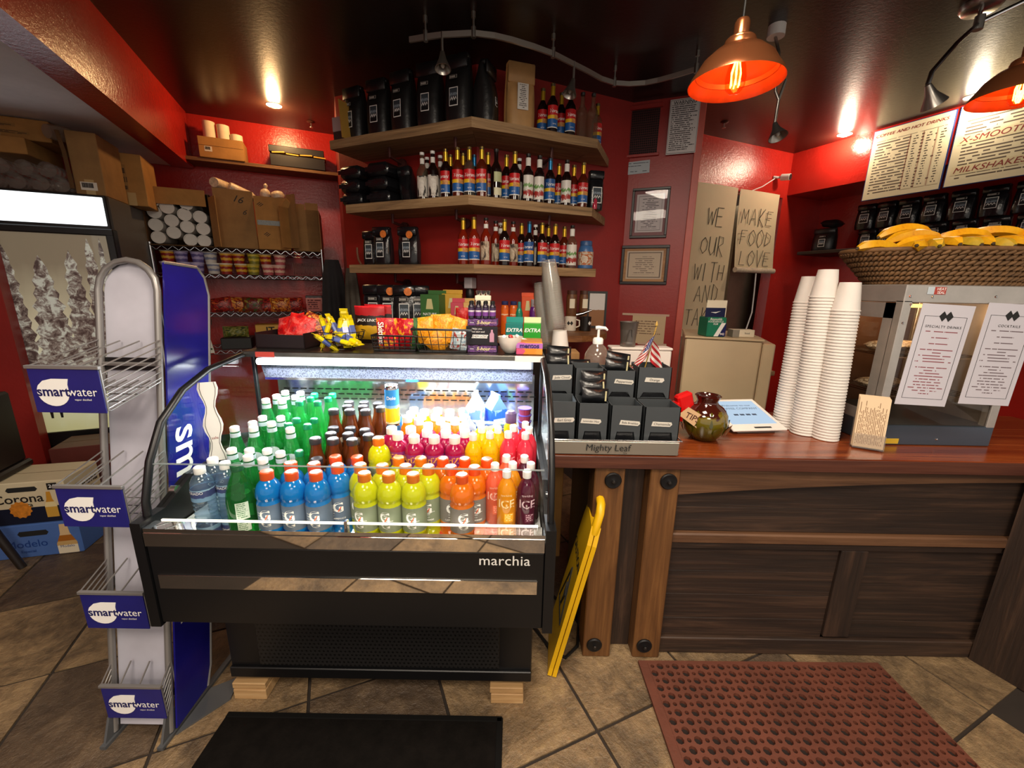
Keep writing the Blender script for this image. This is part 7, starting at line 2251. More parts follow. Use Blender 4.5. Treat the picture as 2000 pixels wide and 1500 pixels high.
# ================================================================== food warmer
fw = thing('food_warmer', 'stainless steel countertop food warmer with glass front and taped menus', 'food warmer', (1.735, 1.60, 0.941))
m_fw = pm('warmer_steel', '#b3aea8', 0.32, 0.6, var=0.08, vs=15)
WX, WDp, WH = 0.245, 0.44, 0.645
obj('base_panel', G().box(-WX, WX, 0, WDp, 0, 0.085, 0.003), pm('blue_grey_steel', '#5d6a78', 0.3, 0.8), fw)
obj('top_panel', G().box(-WX, WX, 0, WDp, WH - 0.068, WH, 0.003), m_fw, fw)
for x in (-WX, WX - 0.034):
    for y in (0.0, WDp - 0.034):
        obj('corner_post', G().box(x, x + 0.034, y, y + 0.034, 0.08, WH - 0.06, 0.002), m_fw, fw)
obj('side_frame', G().box(-WX, -WX + 0.012, 0.03, 0.075, 0.085, WH - 0.07).box(-WX, -WX + 0.012, WDp - 0.10, WDp - 0.03, 0.085, WH - 0.07).box(-WX, -WX + 0.012, 0.03, WDp - 0.03, 0.085, 0.13).box(-WX, -WX + 0.012, 0.03, WDp - 0.03, WH - 0.13, WH - 0.07), m_fw, fw)
obj('side_glass', G().box(-WX + 0.004, -WX + 0.007, 0.07, WDp - 0.09, 0.12, WH - 0.12), glassy('warmer_glass', (0.92, 0.90, 0.87), 0.02, 0.9), fw)
obj('front_glass', G().box(-WX + 0.034, WX - 0.034, 0.006, 0.010, 0.085, WH - 0.068), glassy('warmer_glass', (0.92, 0.90, 0.87), 0.02, 0.9), fw)
obj('back_panel', G().box(-WX + 0.034, WX - 0.034, WDp - 0.02, WDp - 0.01, 0.085, WH - 0.068), pm('dark_warm_steel', '#5a4030', 0.45, 0.2), fw)
for z in (0.20, 0.36):
    g = G()
    for i in range(14):
        x = -WX + 0.04 + i * 0.031
        g.tube([(x, 0.03, z), (x, WDp - 0.03, z)], 0.002, 4)
    g.tube([(-WX + 0.03, 0.03, z), (WX - 0.03, 0.03, z)], 0.003, 4)
    obj('wire_rack', g, m_chrome, fw)
for (x, z) in ((-0.225, 0.60), (-0.215, 0.57), (-0.23, 0.50), (-0.14, 0.60), (0.10, 0.605), (-0.20, 0.03), (0.02, 0.028)):
    obj('rivet', G(Matrix.Rotation(R(90), 4, 'X')).lathe([(0.0, 0.004), (0.0035, 0.003), (0.005, 0.0)], 8, cx=x, cy=z), m_chrome, fw)
obj('right_panel', G().box(WX - 0.008, WX, 0.034, WDp - 0.034, 0.085, WH - 0.068), m_fw, fw)
bdg = obj('maker_badge', G().box(-0.165, -0.095, -0.002, 0, WH - 0.036, WH - 0.008, 0.001), bands('badge_print', [(0, '#b9c4cc'), (0.35, '#a83a2c')], 0, 0.3), fw)
text('HEAT', m_whiteink, bdg, (-0.115, -0.003, WH - 0.016), 0.014, bold=0.01)
text('SEAL', m_whiteink, bdg, (-0.115, -0.003, WH - 0.029), 0.014, bold=0.01)
obj('caution_sticker', G().box(-0.19, -0.135, -0.0015, 0, 0.006, 0.028), pm('yellow_sticker', '#c9a52c', 0.5), fw)
light('warmer_lamp', 'POINT', (1.735, 1.82, 1.48), 1.8, (1.0, 0.62, 0.32), 0.05)
obj('heat_lamp', G().cyl((-0.12, 0.22, WH - 0.085), (0.12, 0.22, WH - 0.085), 0.008, n=8), emis('heat_lamp_glow', '#ffb060', 3.0), fw)


for i, (x, y, z) in enumerate(((-0.15, 0.16, 0.204), (-0.06, 0.20, 0.204), (0.05, 0.17, 0.204), (-0.13, 0.18, 0.364), (0.0, 0.2, 0.364), (0.12, 0.17, 0.204))):
    solo('wrapped_sandwich', pillow(0.085, 0.045, 0.11), foil('foil_wrap', ['#b9a68a', '#d8cbb4', '#8f7a60', '#c9b79a'], 0.3, 8), 'foil-wrapped sandwich in the food warmer, %s from the left' % (ordn(i) if i < 3 else ('fourth' if i == 5 else ordn(i - 3))) + (' on the lower rack' if i < 3 or i == 5 else ' on the upper rack'), 'sandwich', (1.735 + x, 1.60 + y, 0.941 + z), (0, 0, R(20 * i)), 60, 'wrapped sandwiches')


def menu_sheet(label, x, z0, w, h, tilt, title):
    t = thing('menu_sheet', label, 'menu', (x, 1.5985, z0), 0, None, (0, R(tilt), 0))
    obj('sheet', G().box(0, w, -0.0015, 0, 0, h), print_lines('menu_sheet_%s' % title[:3], '#c9c6cf', '#8a4650' if title[0] == 'S' else '#6a5a60', 34, 0, 2, 0.14, 0.78, 0.10, 0.32, words=18, centre=True, gaps=0.2), t)
    obj('border', G().box(0.02, w - 0.02, -0.0022, -0.0015, 0.028, 0.0292).box(0.02, 0.0212, -0.0022, -0.0015, 0.028, h - 0.045).box(w - 0.0212, w - 0.02, -0.0022, -0.0015, 0.028, h - 0.045).box(0.02, w / 2 - 0.025, -0.0022, -0.0015, h - 0.0462, h - 0.045).box(w / 2 + 0.025, w - 0.02, -0.0022, -0.0015, h - 0.0462, h - 0.045), m_ink, t)
    for s in (-1, 1):
        obj('diamond_mark', G().prism([(w / 2 + s * 0.012 - 0.015, h - 0.045), (w / 2 + s * 0.012, h - 0.064), (w / 2 + s * 0.012 + 0.015, h - 0.045), (w / 2 + s * 0.012, h - 0.026)], -0.003 - 0.0002 * s, -0.0015, 'xz'), m_ink, t)
    text(title, m_ink, t, (w / 2, -0.0025, h - 0.085), 0.0135, spacing=1.25)
    return t


menu_sheet('white menu sheet headed SPECIALTY DRINKS taped on the warmer', 1.545, 1.118, 0.205, 0.40, 2.5, 'SPECIALTY DRINKS')
menu_sheet('white menu sheet headed COCKTAILS at the right of the warmer', 1.800, 1.124, 0.205, 0.40, 2.0, 'COCKTAILS')
# bananas in a woven basket
BX, BY, BZ = 1.895, 1.84, 1.587
wk = thing('woven_basket', 'brown woven basket of bananas on top of the food warmer', 'basket', (BX, BY, BZ))
m_rope = pm('twisted_seagrass', '#6b4c2c', 0.7, var=0.35, vs=35)
RX0, RY0, RX1, RY1, BH = 0.33, 0.17, 0.465, 0.23, 0.135
wk0 = obj('basket_wall', G().lathe([(0.97, 0.003), (0.98, 0.01), (1.25, BH - 0.006)], 40, cap=False), pm('basket_inner', '#2e1f12', 0.8), wk)
wk0.scale = (RX0, RY0, 1)
wk1 = obj('basket_floor', G().lathe([(0.0, 0.002), (0.98, 0.002), (0.98, 0.008), (0, 0.008)], 40), pm('basket_inner', '#2e1f12', 0.8), wk)
wk1.scale = (RX0, RY0, 1)
g = G()
NR = 7
for r_ in range(NR):
    q = (r_ + 0.5) / NR
    ax_, ay_ = RX0 + (RX1 - RX0) * q, RY0 + (RY1 - RY0) * q
    z = BH * q
    ns = 92
    for k in range(ns):
        a = 2 * PI * (k + 0.5 * (r_ % 2)) / ns
        d = 2 * PI / ns * 0.75
        dz = BH / NR * 0.62
        p0_ = (ax_ * math.cos(a - d), ay_ * math.sin(a - d), z - dz)
        p1_ = (ax_ * 1.012 * math.cos(a), ay_ * 1.012 * math.sin(a), z)
        p2_ = (ax_ * math.cos(a + d), ay_ * math.sin(a + d), z + dz)
        g.tube([p0_, p1_, p2_], [0.003, 0.0105, 0.003], 6)
obj('weave', g, m_rope, wk, kind='stuff', smooth=60)
obj('rim_coil', G().tube([(RX1 * math.cos(2 * PI * k / 48), RY1 * math.sin(2 * PI * k / 48), BH) for k in range(48)], 0.010, 7, True), m_rope, wk, smooth=60)


def ban_mat(name, c1, c2):
    t = NT(name)
    vec = t.coord('Object', (1, 1, 1))
    f = t.noise(vec, 30, 4, 0.7)
    col = t.ramp(f, [(0.30, lin('#7a5210')), (0.37, lin(c1)), (0.7, lin(c2))])
    b = t.bsdf(col, 0.38)
    MATS[name] = t.done(b.outputs[0])
    return MATS[name]


m_ban = ban_mat('banana_skin', '#d99a10', '#e8b41c')
m_ban2 = ban_mat('greenish_banana_skin', '#b39a2c', '#d0ac2e')
m_tip = pm('banana_tip', '#3a2c12', 0.7)


def banana(label, p, rot, ln=0.19, curve=1.25, mat=None, r=0.023):
    t = thing('banana', label, 'banana', p, 0, 'bananas in the basket', rot)
    n = 12
    R_ = ln / curve
    pts, rad = [], []
    for k in range(n + 1):
        a = -curve / 2 + curve * k / n
        pts.append((R_ * math.sin(a), 0, R_ * math.cos(a) - R_))
        q = k / n
        rad.append(r * min(1.0, 0.42 + 3.6 * q) * min(1.0, 0.30 + 3.0 * (1 - q)))
    obj('fruit', G().tube(pts, rad, 5), mat or m_ban, t, smooth=34)
    obj('stem', G().tube([pts[-1], (pts[-1][0] + 0.016, 0, pts[-1][2] - 0.014), (pts[-1][0] + 0.026, 0, pts[-1][2] - 0.026)], [0.0065, 0.005, 0.006], 6), m_ban2, t, smooth=50)
    obj('blossom_tip', G().tube([pts[0], (pts[0][0] - 0.006, 0, pts[0][2] - 0.005)], [0.0075, 0.003], 6), m_tip, t)
    return t


for (x, y, z, rx, ry, rz, ln, m, lb) in [
        (1.515, 1.775, 0.155, 10, 10, 4, 0.21, m_ban, 'curved banana at the left end of the basket, freckled'),
        (1.575, 1.785, 0.130, 20, 4, 2, 0.17, m_ban, 'banana half sunk at the left basket rim'),
        (1.68, 1.86, 0.235, 0, 0, 4, 0.27, m_ban, 'longest banana on top of the left bunch'),
        (1.69, 1.815, 0.208, 22, 0, 4, 0.27, m_ban, 'second banana of the left bunch, below the longest'),
        (1.70, 1.775, 0.178, 40, 0, 4, 0.26, m_ban, 'third banana of the left bunch, nearest the rim'),
        (1.655, 1.71, 0.155, 0, 8, 60, 0.16, m_ban2, 'banana pointing at the viewer left of the middle'),
        (1.71, 1.715, 0.165, 0, 6, 75, 0.16, m_ban, 'banana pointing forward in the middle of the basket'),
        (1.765, 1.715, 0.165, 0, 6, 92, 0.16, m_ban2, 'greenish banana end pointing forward in the middle'),
        (1.825, 1.72, 0.170, 0, 6, 84, 0.16, m_ban, 'banana with dark blossom end right of the middle'),
        (1.87, 1.80, 0.212, 0, 0, -6, 0.23, m_ban, 'spotted banana lying across the right bunch'),
        (1.885, 1.715, 0.165, 0, 4, 98, 0.16, m_ban2, 'yellow-green banana end right of the dark tipped one'),
        (1.945, 1.725, 0.175, 0, 6, 88, 0.17, m_ban, 'banana pointing forward near the right pendant side'),
        (2.01, 1.80, 0.225, 12, 5, -16, 0.22, m_ban, 'banana lying right of the spotted one'),
        (2.01, 1.72, 0.175, 0, 6, 105, 0.17, m_ban2, 'pale banana end near the right edge of the picture'),
        (2.09, 1.77, 0.205, 10, 6, 70, 0.22, m_ban, 'large banana cut off by the right edge of the picture'),
        (1.605, 1.70, 0.140, 0, 20, 35, 0.16, m_ban, 'slim banana stem resting on the basket rim')]:
    banana(lb, (x, y, BZ + z), (R(rx), R(ry), R(rz)), ln, 1.2, m)

# ================================================================== beige fridge and the doorway
bf = thing('beige_fridge', 'beige undercounter fridge in front of the kitchen doorway', 'fridge', (1.075, 2.55, 0), R(-20))
m_bei = pm('beige_enamel', '#cdb692', 0.35, var=0.06, vs=3)
obj('body', G().box(0, 0.42, 0, 0.50, 0, 1.262, 0.008), m_bei, bf)
obj('door_edge', G().box(0.424, 0.49, 0.0, 0.50, 0, 1.25, 0.006), m_bei, bf)
obj('top_plate', G().box(-0.006, 0.43, -0.012, 0.50, 1.262, 1.275, 0.004), m_bei, bf)
fb_ = thing('film_box', 'green and navy foodservice film box standing on the beige fridge', 'box', (1.235, 2.52, 1.2755), R(2))
obj('carton_body', G().box(-0.058, 0.058, -0.02, 0.10, 0, 0.118, 0.006), pm('green_film_box', '#1c7a5a', 0.4), fb_)
obj('white_stripe', G().prism([(-0.015, 0.004), (0.012, 0.004), (0.052, 0.085), (0.026, 0.085)], -0.0212, -0.0202, 'xz'), m_whiteink, fb_)
obj('navy_corner', G().prism([(0.014, 0.004), (0.056, 0.004), (0.056, 0.088)], -0.0212, -0.0202, 'xz'), pm('navy_print', '#1a1c58', 0.4), fb_)
for s_, z, q in (('Reynolds', 0.107, 0.020), ('FOODSERVICE', 0.092, 0.0145), ('FILM', 0.078, 0.0145)):
    text(s_, m_whiteink, fb_, (-0.012, -0.0222, z), q, shear=0.2, bold=0.01)
text('942', m_whiteink, fb_, (0.036, -0.0222, 0.018), 0.018, bold=0.02)
nc = thing('navy_card', 'navy blue card with white bird mark above the film box', 'card', (1.232, 2.535, 1.394), R(2))
obj('card', G().box(-0.062, 0.060, -0.002, 0, 0.0, 0.055), pm('navy_card_print', '#161c46', 0.4), nc)
obj('bird_mark', G().prism([(-0.03, 0.028), (0.0, 0.022), (0.032, 0.036), (0.004, 0.030)], -0.003, -0.002, 'xz'), m_whiteink, nc)
obj('backing_card', G().box(-0.058, 0.066, 0.0002, 0.003, 0.0, 0.10), m_cream, nc)
wb2 = thing('white_tissue_box', 'flat white and grey box on the beige fridge', 'box', (1.40, 2.53, 1.2755), R(-3))
obj('carton_body', G().box(-0.055, 0.075, -0.02, 0.05, 0, 0.045, 0.003), m_cream, wb2)
obj('grey_end', G().box(-0.0555, -0.016, -0.0206, 0.0506, 0.001, 0.0445), pm('grey_end_print', '#8a8478', 0.5), wb2)
text('food', m_ink, wb2, (0.03, -0.0212, 0.024), 0.016)
tray_g = G().box(0, 0.12, 0, 0.25, 0, 0.035, 0.005)
solo('plastic_tray', tray_g, m_clear, 'clear plastic tray at the right of the beige fridge top', 'tray', (1.56, 2.62, 1.05), (0, 0, R(10)))
solo('wooden_block_shelf', G().box(0, 0.16, 0, 0.3, 0, 0.03, 0.003), m_pine, 'pale wooden shelf end right of the beige fridge', 'shelf', (1.56, 2.6, 1.015), (0, 0, R(10)))

# paper banner over the kitchen doorway
m_bpaper = pm('banner_paper', '#d8c7a4', 0.7, var=0.05, vs=2)
m_pencil = pm('grey_marker', '#3d3a36', 0.7)
STK = {'W': [[(0, 1), (.25, 0), (.5, .8), (.75, 0), (1, 1)]], 'E': [[(.8, 1), (0, 1), (0, 0), (.85, 0)], [(0, .55), (.7, .55)]], 'O': [[(.5, 1), (.1, .75), (.05, .3), (.45, 0), (.9, .25), (.95, .7), (.5, 1)]],
       'U': [[(0, 1), (.05, .3), (.4, 0), (.8, .2), (.9, 1), (.95, 0)]], 'R': [[(.1, 0), (.1, 1), (.7, .95), (.75, .65), (.15, .5), (.9, 0)]], 'I': [[(.3, 1), (.3, 0)]], 'T': [[(0, 1), (.95, 1)], [(.45, 1), (.45, 0)]],
       'H': [[(.05, 1), (.05, 0)], [(.8, 1), (.8, 0)], [(.05, .5), (.8, .5)]], 'A': [[(0, 0), (.45, 1), (.9, 0)], [(.2, .4), (.75, .4)]], 'N': [[(0, 0), (.1, 1), (.75, 0), (.8, 1)]], 'D': [[(.1, 0), (.1, 1), (.8, .75), (.8, .3), (.1, 0)]],
       'K': [[(.1, 1), (.1, 0)], [(.8, 1), (.1, .45), (.85, 0)]], 'S': [[(.85, .9), (.4, 1), (.1, .75), (.75, .4), (.7, .1), (.1, 0)]], 'M': [[(0, 0), (.1, 1), (.45, .3), (.8, 1), (.9, 0)]], 'F': [[(.85, 1), (.05, 1), (.05, 0)], [(.05, .55), (.65, .55)]],
       'L': [[(.1, 1), (.1, 0), (.85, 0)]], 'V': [[(0, 1), (.45, 0), (.9, 1)]]}


def hand_word(parent, s_, cx_, y_, z_, w_, h_, r_=0.0032):
    """a hand-drawn word in marker strokes"""
    n_ = len(s_)
    cw_ = w_ / n_
    for i_, ch_ in enumerate(s_):
        g_ = G()
        for st_ in STK[ch_]:
            g_.tube([(cx_ - w_ / 2 + cw_ * (i_ + 0.08) + q[0] * cw_ * 0.82 + 0.06 * h_ * (q[1] - 0.5), y_, z_ + (q[1] - 0.5) * h_ * (0.94 + 0.12 * ((i_ * 7) % 3 - 1))) for q in st_], r_, 4)
        obj('marker_letter', g_, m_pencil, parent)

ban = thing('paper_banner', 'tall hand-lettered paper banner reading WE OUR WITH AND TAKES in the kitchen doorway', 'banner', (1.762, 4.323, 2.575), BV)
bw_ = 0.565
def bsheet(w, h, cur=0.0, n=14):
    g_ = G()
    g_.grid(lambda a, b: (a * w, -0.012 * math.sin(PI * a) - cur * (1 - b) ** 2, -h * (1 - b)), 6, n)
    g_.grid(lambda a, b: ((1 - a) * w, -0.012 * math.sin(PI * a) - cur * (1 - b) ** 2 + 0.002, -h * (1 - b)), 6, n)
    return g_
obj('sheet', bsheet(bw_, 1.50), m_bpaper, ban, smooth=60)
for s_, z in (('WE', -0.30), ('OUR', -0.58), ('WITH', -0.84), ('AND', -1.06), ('TAKES', -1.30)):
    hand_word(ban, s_, 0.29, -0.015, z, 0.10 * len(s_) + 0.05, 0.19)
ban2 = thing('paper_banner', 'shorter curling paper sheet reading MAKE FOOD LOVE beside the tall banner', 'banner', (2.313, 4.560, 2.571), BV)
obj('sheet', bsheet(0.60, 0.78, 0.05), m_bpaper, ban2, smooth=60)
for s_, z in (('MAKE', -0.26), ('FOOD', -0.47), ('LOVE', -0.68)):
    hand_word(ban2, s_, 0.28, -0.022 - 0.05 * (z / 0.78) ** 2, z, 0.50, 0.17)
obj('rolled_end', G().cyl((0.0, -0.06, -0.80), (0.60, -0.06, -0.80), 0.028, n=14), pm('rolled_paper', '#cfc0a8', 0.7, var=0.2, vs=40), ban2, smooth=40)
obj('hanging_cord', G().tube([(0.33, -0.06, -0.83), (0.36, -0.05, -1.05), (0.37, -0.05, -1.25), (0.30, -0.06, -1.45)], 0.007, 6), m_white, ban2, smooth=60)
# wall camera
cc = thing('security_camera', 'small white security camera on the red wall above the doorway corner', 'camera', (2.826, 4.705, 2.729), BV)
obj('camera_body', G().cyl((0.0, 0.03, 0), (0.02, -0.05, -0.01), 0.032, n=16), m_white, cc, smooth=40)
obj('lens', G().cyl((0.02, -0.0505, -0.01), (0.021, -0.055, -0.0105), 0.028, n=16), m_black, cc, smooth=40)
obj('bracket', G().tube([(-0.05, 0.085, 0.01), (-0.03, 0.05, 0.0), (0.0, 0.02, 0.0)], 0.012, 8), m_white, cc, smooth=40)
obj('cable', G().tube([(-0.05, 0.07, -0.01), (-0.2, 0.085, -0.10), (-0.36, 0.085, -0.16)], 0.005, 5), m_white, cc, smooth=60)

# ================================================================== menu boards and bags on the right
EA = math.atan2(-0.9184, 0.3955)
m_board = pm('cream_menu_board', '#e0d2ab', 0.4)
def menu(label, p, w, h, title, red, extra, cols):
    t = thing('menu_board', label, 'menu board', p, EA)
    obj('board', G().box(0, w, -0.012, 0, 0, h, 0.001), pm('blue_board_edge', '#2c3e78', 0.4), t)
    obj('printed_face', G().box(0.006, w - 0.006, -0.0135, -0.0122, 0.006, h - 0.006), print_lines('menu_print_%d' % len(title), '#e3d6b4', '#5a4a3c', 24, 0, 2, 0.06, 0.84, 0.08, 0.42, words=14), t)
    text(title, m_inkred, t, (w * 0.48, -0.0145, h - 0.052), red, shear=0.25, bold=0.012, sx=1.2)
    for (s_, z, q) in extra:
        obj('blank_band', G().box(0.03, w - 0.03, -0.0142, -0.0136, z - q * 0.55, z + q * 0.6), m_board, t)
        text(s_, m_inkred, t, (0.04, -0.0150, z), q, shear=0.25, align='LEFT', sx=1.2)
    for c in cols:
        obj('price_column', G().box(w * c, w * c + 0.07, -0.0146, -0.0137, 0.05, h - 0.11), print_lines('price_print', '#e3d6b4', '#463a30', 22, 0, 2, 0.25, 0.98, 0.03, 0.42, words=5), t)
        obj('column_rule', G().box(w * c - 0.008, w * c - 0.006, -0.0146, -0.0137, 0.05, h - 0.10), m_inkred, t)
    return t


menu('cream menu board headed COFFEE AND HOT DRINKS', (3.272, 4.173, 2.391), 0.555, 0.59, 'COFFEE AND HOT DRINKS', 0.034, [], (0.52, 0.68, 0.84))
pq = (3.272, 4.173, 2.391)
menu('cream menu board listing SMOOTHIES and MILKSHAKES at the right edge', (pq[0] + 0.3955 * 0.575, pq[1] - 0.9184 * 0.575, pq[2] + 0.005), 0.9, 0.59, 'STEP 1: Pick a Base', 0.04, [('X-SMOOTHIES', 0.335, 0.058), ('MILKSHAKES', 0.115, 0.058)], ())
# plank shelf and coffee bags under the soffit
sp0 = upt(0.60, -0.05)
ps = thing('plank_shelf', 'dark plank shelf on the red wall at the right', 'shelf', (upt(0.1, 0.25)[0], upt(0.1, 0.25)[1], 1.985), EA)
obj('board', G().box(-0.10, 3.2, 0.0, 0.51, -0.035, 0.0, 0.004), wood('dark_shelf_plank', '#1c110b', '#2e1e14', '#40301f', 0, 1.0, 0.6, 0.5), ps)
for i in range(2):
    obj('bracket', G().box(0.5 + i * 1.4, 0.53 + i * 1.4, 0.02, 0.5, -0.06, -0.036), m_iron, ps)
row2 = [0.62, 0.79, 0.96, 1.14, 1.33, 1.52, 1.71]
for lv in (0, 1):
    for i, tt in enumerate(row2):
        x, y = upt(0.37, tt + (0.05 if lv == 0 else 0.0))
        coffee_bag('coffee_bag', 'shiny black coffee bag under the menu boards, %s from left in the %s row' % (ordn(i), ('lower', 'upper')[lv]), (x, y, 1.9855 + 0.198 * lv), EA + R(4 * math.sin(i * 3 + lv)), 0.155, 0.10, 0.196 if lv == 0 else 0.24, m_bags, 0.075, 0.085, 0.42, None, 70 + i + 10 * lv, 'coffee bags under the menu boards', tag=True)
x, y = upt(0.30, 0.30)
coffee_bag('coffee_bag', 'slumped black coffee bag at the left end of the dark plank shelf', (x, y, 1.986), EA + R(10), 0.20, 0.14, 0.24, m_bagb, 0.06, 0.08, 0.36, None, 95)
x, y = upt(0.32, 0.33)
solo('coffee_pillow_pack', pillow(0.17, 0.085, 0.15), m_bagb, 'grey-black coffee pack lying on the slumped bag', 'coffee bag', (x, y, 2.228), (0, R(6), EA), 60)

# ================================================================== ceiling fixtures
m_satin = pm('satin_nickel', '#a9a49c', 0.3, 0.9)
m_copper = pm('copper', '#c07448', 0.24, 0.85)
m_copper_in = pm('copper_inside', '#b04018', 0.38, 0.4, var=0.15, vs=20)


def spot_head(parent, p, d, r=0.045, ln=0.10):
    d = Vector(d).normalized()
    p = Vector(p)
    rotm = d.to_track_quat('Z', 'Y').to_matrix().to_4x4()
    xf = T(*p) @ rotm
    obj('lamp_head', G(xf).lathe([(0.0, 0.0), (0.012, 0.002), (0.016, 0.02), (0.022, ln * 0.45), (r, ln), (r - 0.003, ln), (0.018, ln * 0.45), (0.0, ln * 0.4)], 18), m_satin, parent, smooth=50)
    obj('lamp_bulb', G(xf).lathe([(0.0, ln * 0.95), (0.012, ln * 0.85), (0.015, ln * 0.6), (0.0, ln * 0.5)], 12), pm('frosted_bulb', '#b9b0a4', 0.4), parent, smooth=50)


tk = thing('track_light', 'wavy silver ceiling track light above the coffee shelves', 'track light', (0.25, 2.85, 3.0))
rp = [(-0.613, 2.698), (-0.515, 2.668), (-0.415, 2.644), (-0.244, 2.625), (-0.13, 2.645), (-0.034, 2.681), (0.09, 2.742), (0.209, 2.813), (0.335, 2.915), (0.456, 3.012), (0.555, 3.10), (0.654, 3.154), (0.755, 3.165), (0.859, 3.146), (0.93, 3.108), (0.998, 3.059), (1.06, 3.01), (1.121, 2.958)]
g = G(T(-0.25, -2.85, -3.0))
n = len(rp)
vs, fs = [], []
for i, (x, y) in enumerate(rp):
    a, b = rp[max(0, i - 1)], rp[min(n - 1, i + 1)]
    d = Vector((b[0] - a[0], b[1] - a[1])).normalized()
    nn = Vector((-d.y, d.x)) * 0.006
    for sx, sz in ((-1, -0.014), (1, -0.014), (1, 0.014), (-1, 0.014)):
        vs.append((x + nn.x * sx, y + nn.y * sx, 2.90 + sz))
for i in range(n - 1):
    for k in range(4):
        k2 = (k + 1) % 4
        fs.append((i * 4 + k, i * 4 + k2, i * 4 + 4 + k2, i * 4 + 4 + k))
fs += [(0, 1, 2, 3), (n * 4 - 1, n * 4 - 2, n * 4 - 3, n * 4 - 4)]
g.add(vs, fs)
obj('rail', g, pm('pale_satin_rail', '#b5aea4', 0.35, 0.7), tk)
for i in (1, 3, 7, 11, 17):
    x, y = rp[i]
    obj('standoff', G(T(-0.25, -2.85, -3.0)).cyl((x, y, 2.878), (x, y, 2.93), 0.013, n=10).cyl((x, y, 2.93), (x, y, 2.975), 0.006, n=8).cyl((x, y, 2.97), (x, y, 3.0), 0.012, n=10), m_satin, tk, smooth=40)
for (x, y, d) in ((-0.42, 2.645, (0.05, -0.25, -1)), (0.35, 2.925, (-0.25, -0.2, -1))):
    obj('head_stem', G(T(-0.25, -2.85, -3.0)).cyl((x, y, 2.915), (x, y, 2.82), 0.007, n=8), m_satin, tk, smooth=40)
    spot_head(tk, (x - 0.25, y - 2.85, -0.18), d)


# single spot beyond the first pendant
s1 = thing('ceiling_spot', 'curved-arm ceiling spot behind the first copper pendant', 'spotlight', (1.45, 2.70, 3.0))
obj('canopy', G().cyl((0, 0, -0.055), (0, 0, 0), 0.045, n=18), m_white, s1, smooth=40)
pq1 = (1.469, 2.620, 2.703)
pq2 = (1.471, 2.620, 2.486)
obj('arm', G(T(-1.45, -2.70, -3.0)).tube([(1.45, 2.70, 2.945), (1.46, 2.66, 2.85), (pq1[0] - 0.02, 2.62, pq1[2] - 0.06), (pq1[0] + 0.005, 2.62, pq1[2] - 0.10), (pq2[0], 2.62, pq2[2])], 0.008, 8), m_satin, s1, smooth=60)
obj('arm', G(T(-1.45, -2.70, -3.0)).tube([(pq1[0] + 0.03, 2.62, pq1[2]), (pq1[0] + 0.005, 2.62, pq1[2] - 0.10)], 0.008, 8), m_satin, s1, smooth=60)
spot_head(s1, (pq2[0] - 1.45, 2.62 - 2.70, pq2[2] - 3.0), (0.15, -0.4, -1), 0.05, 0.09)
# arm with spot at the right edge
s2 = thing('ceiling_spot', 'long curved chrome arm with brass-lit spot at the right edge', 'spotlight', (2.364, 2.49, 3.0))
obj('canopy', G().lathe([(0.0, -0.04), (0.07, -0.035), (0.085, -0.015), (0.085, 0.0)], 22), m_satin, s2, smooth=50)
q0, q1_, q2_, q3 = (2.238, 2.350, 2.838), (2.088, 2.280, 2.715), (1.931, 2.200, 2.560), (1.925, 2.200, 2.508)
obj('arm', G(T(-2.364, -2.49, -3.0)).tube([(2.364, 2.49, 2.97), q0, q1_, q2_, q3], 0.010, 8), m_chrome, s2, smooth=60)
obj('arm', G(T(-2.364, -2.49, -3.0)).tube([q0, (q0[0] + 0.22, q0[1] - 0.05, q0[2] + 0.10), (q0[0] + 0.5, q0[1] - 0.1, q0[2] + 0.18)], 0.010, 8), m_chrome, s2, smooth=60)
obj('joint', G(T(-2.364, -2.49, -3.0)).cyl((q0[0], q0[1], q0[2] - 0.03), (q0[0], q0[1], q0[2] + 0.03), 0.02, n=12), m_satin, s2, smooth=40)
spot_head(s2, (q3[0] - 2.364, q3[1] - 2.49, q3[2] - 3.0), (0.55, 0.1, -0.7), 0.05, 0.10)


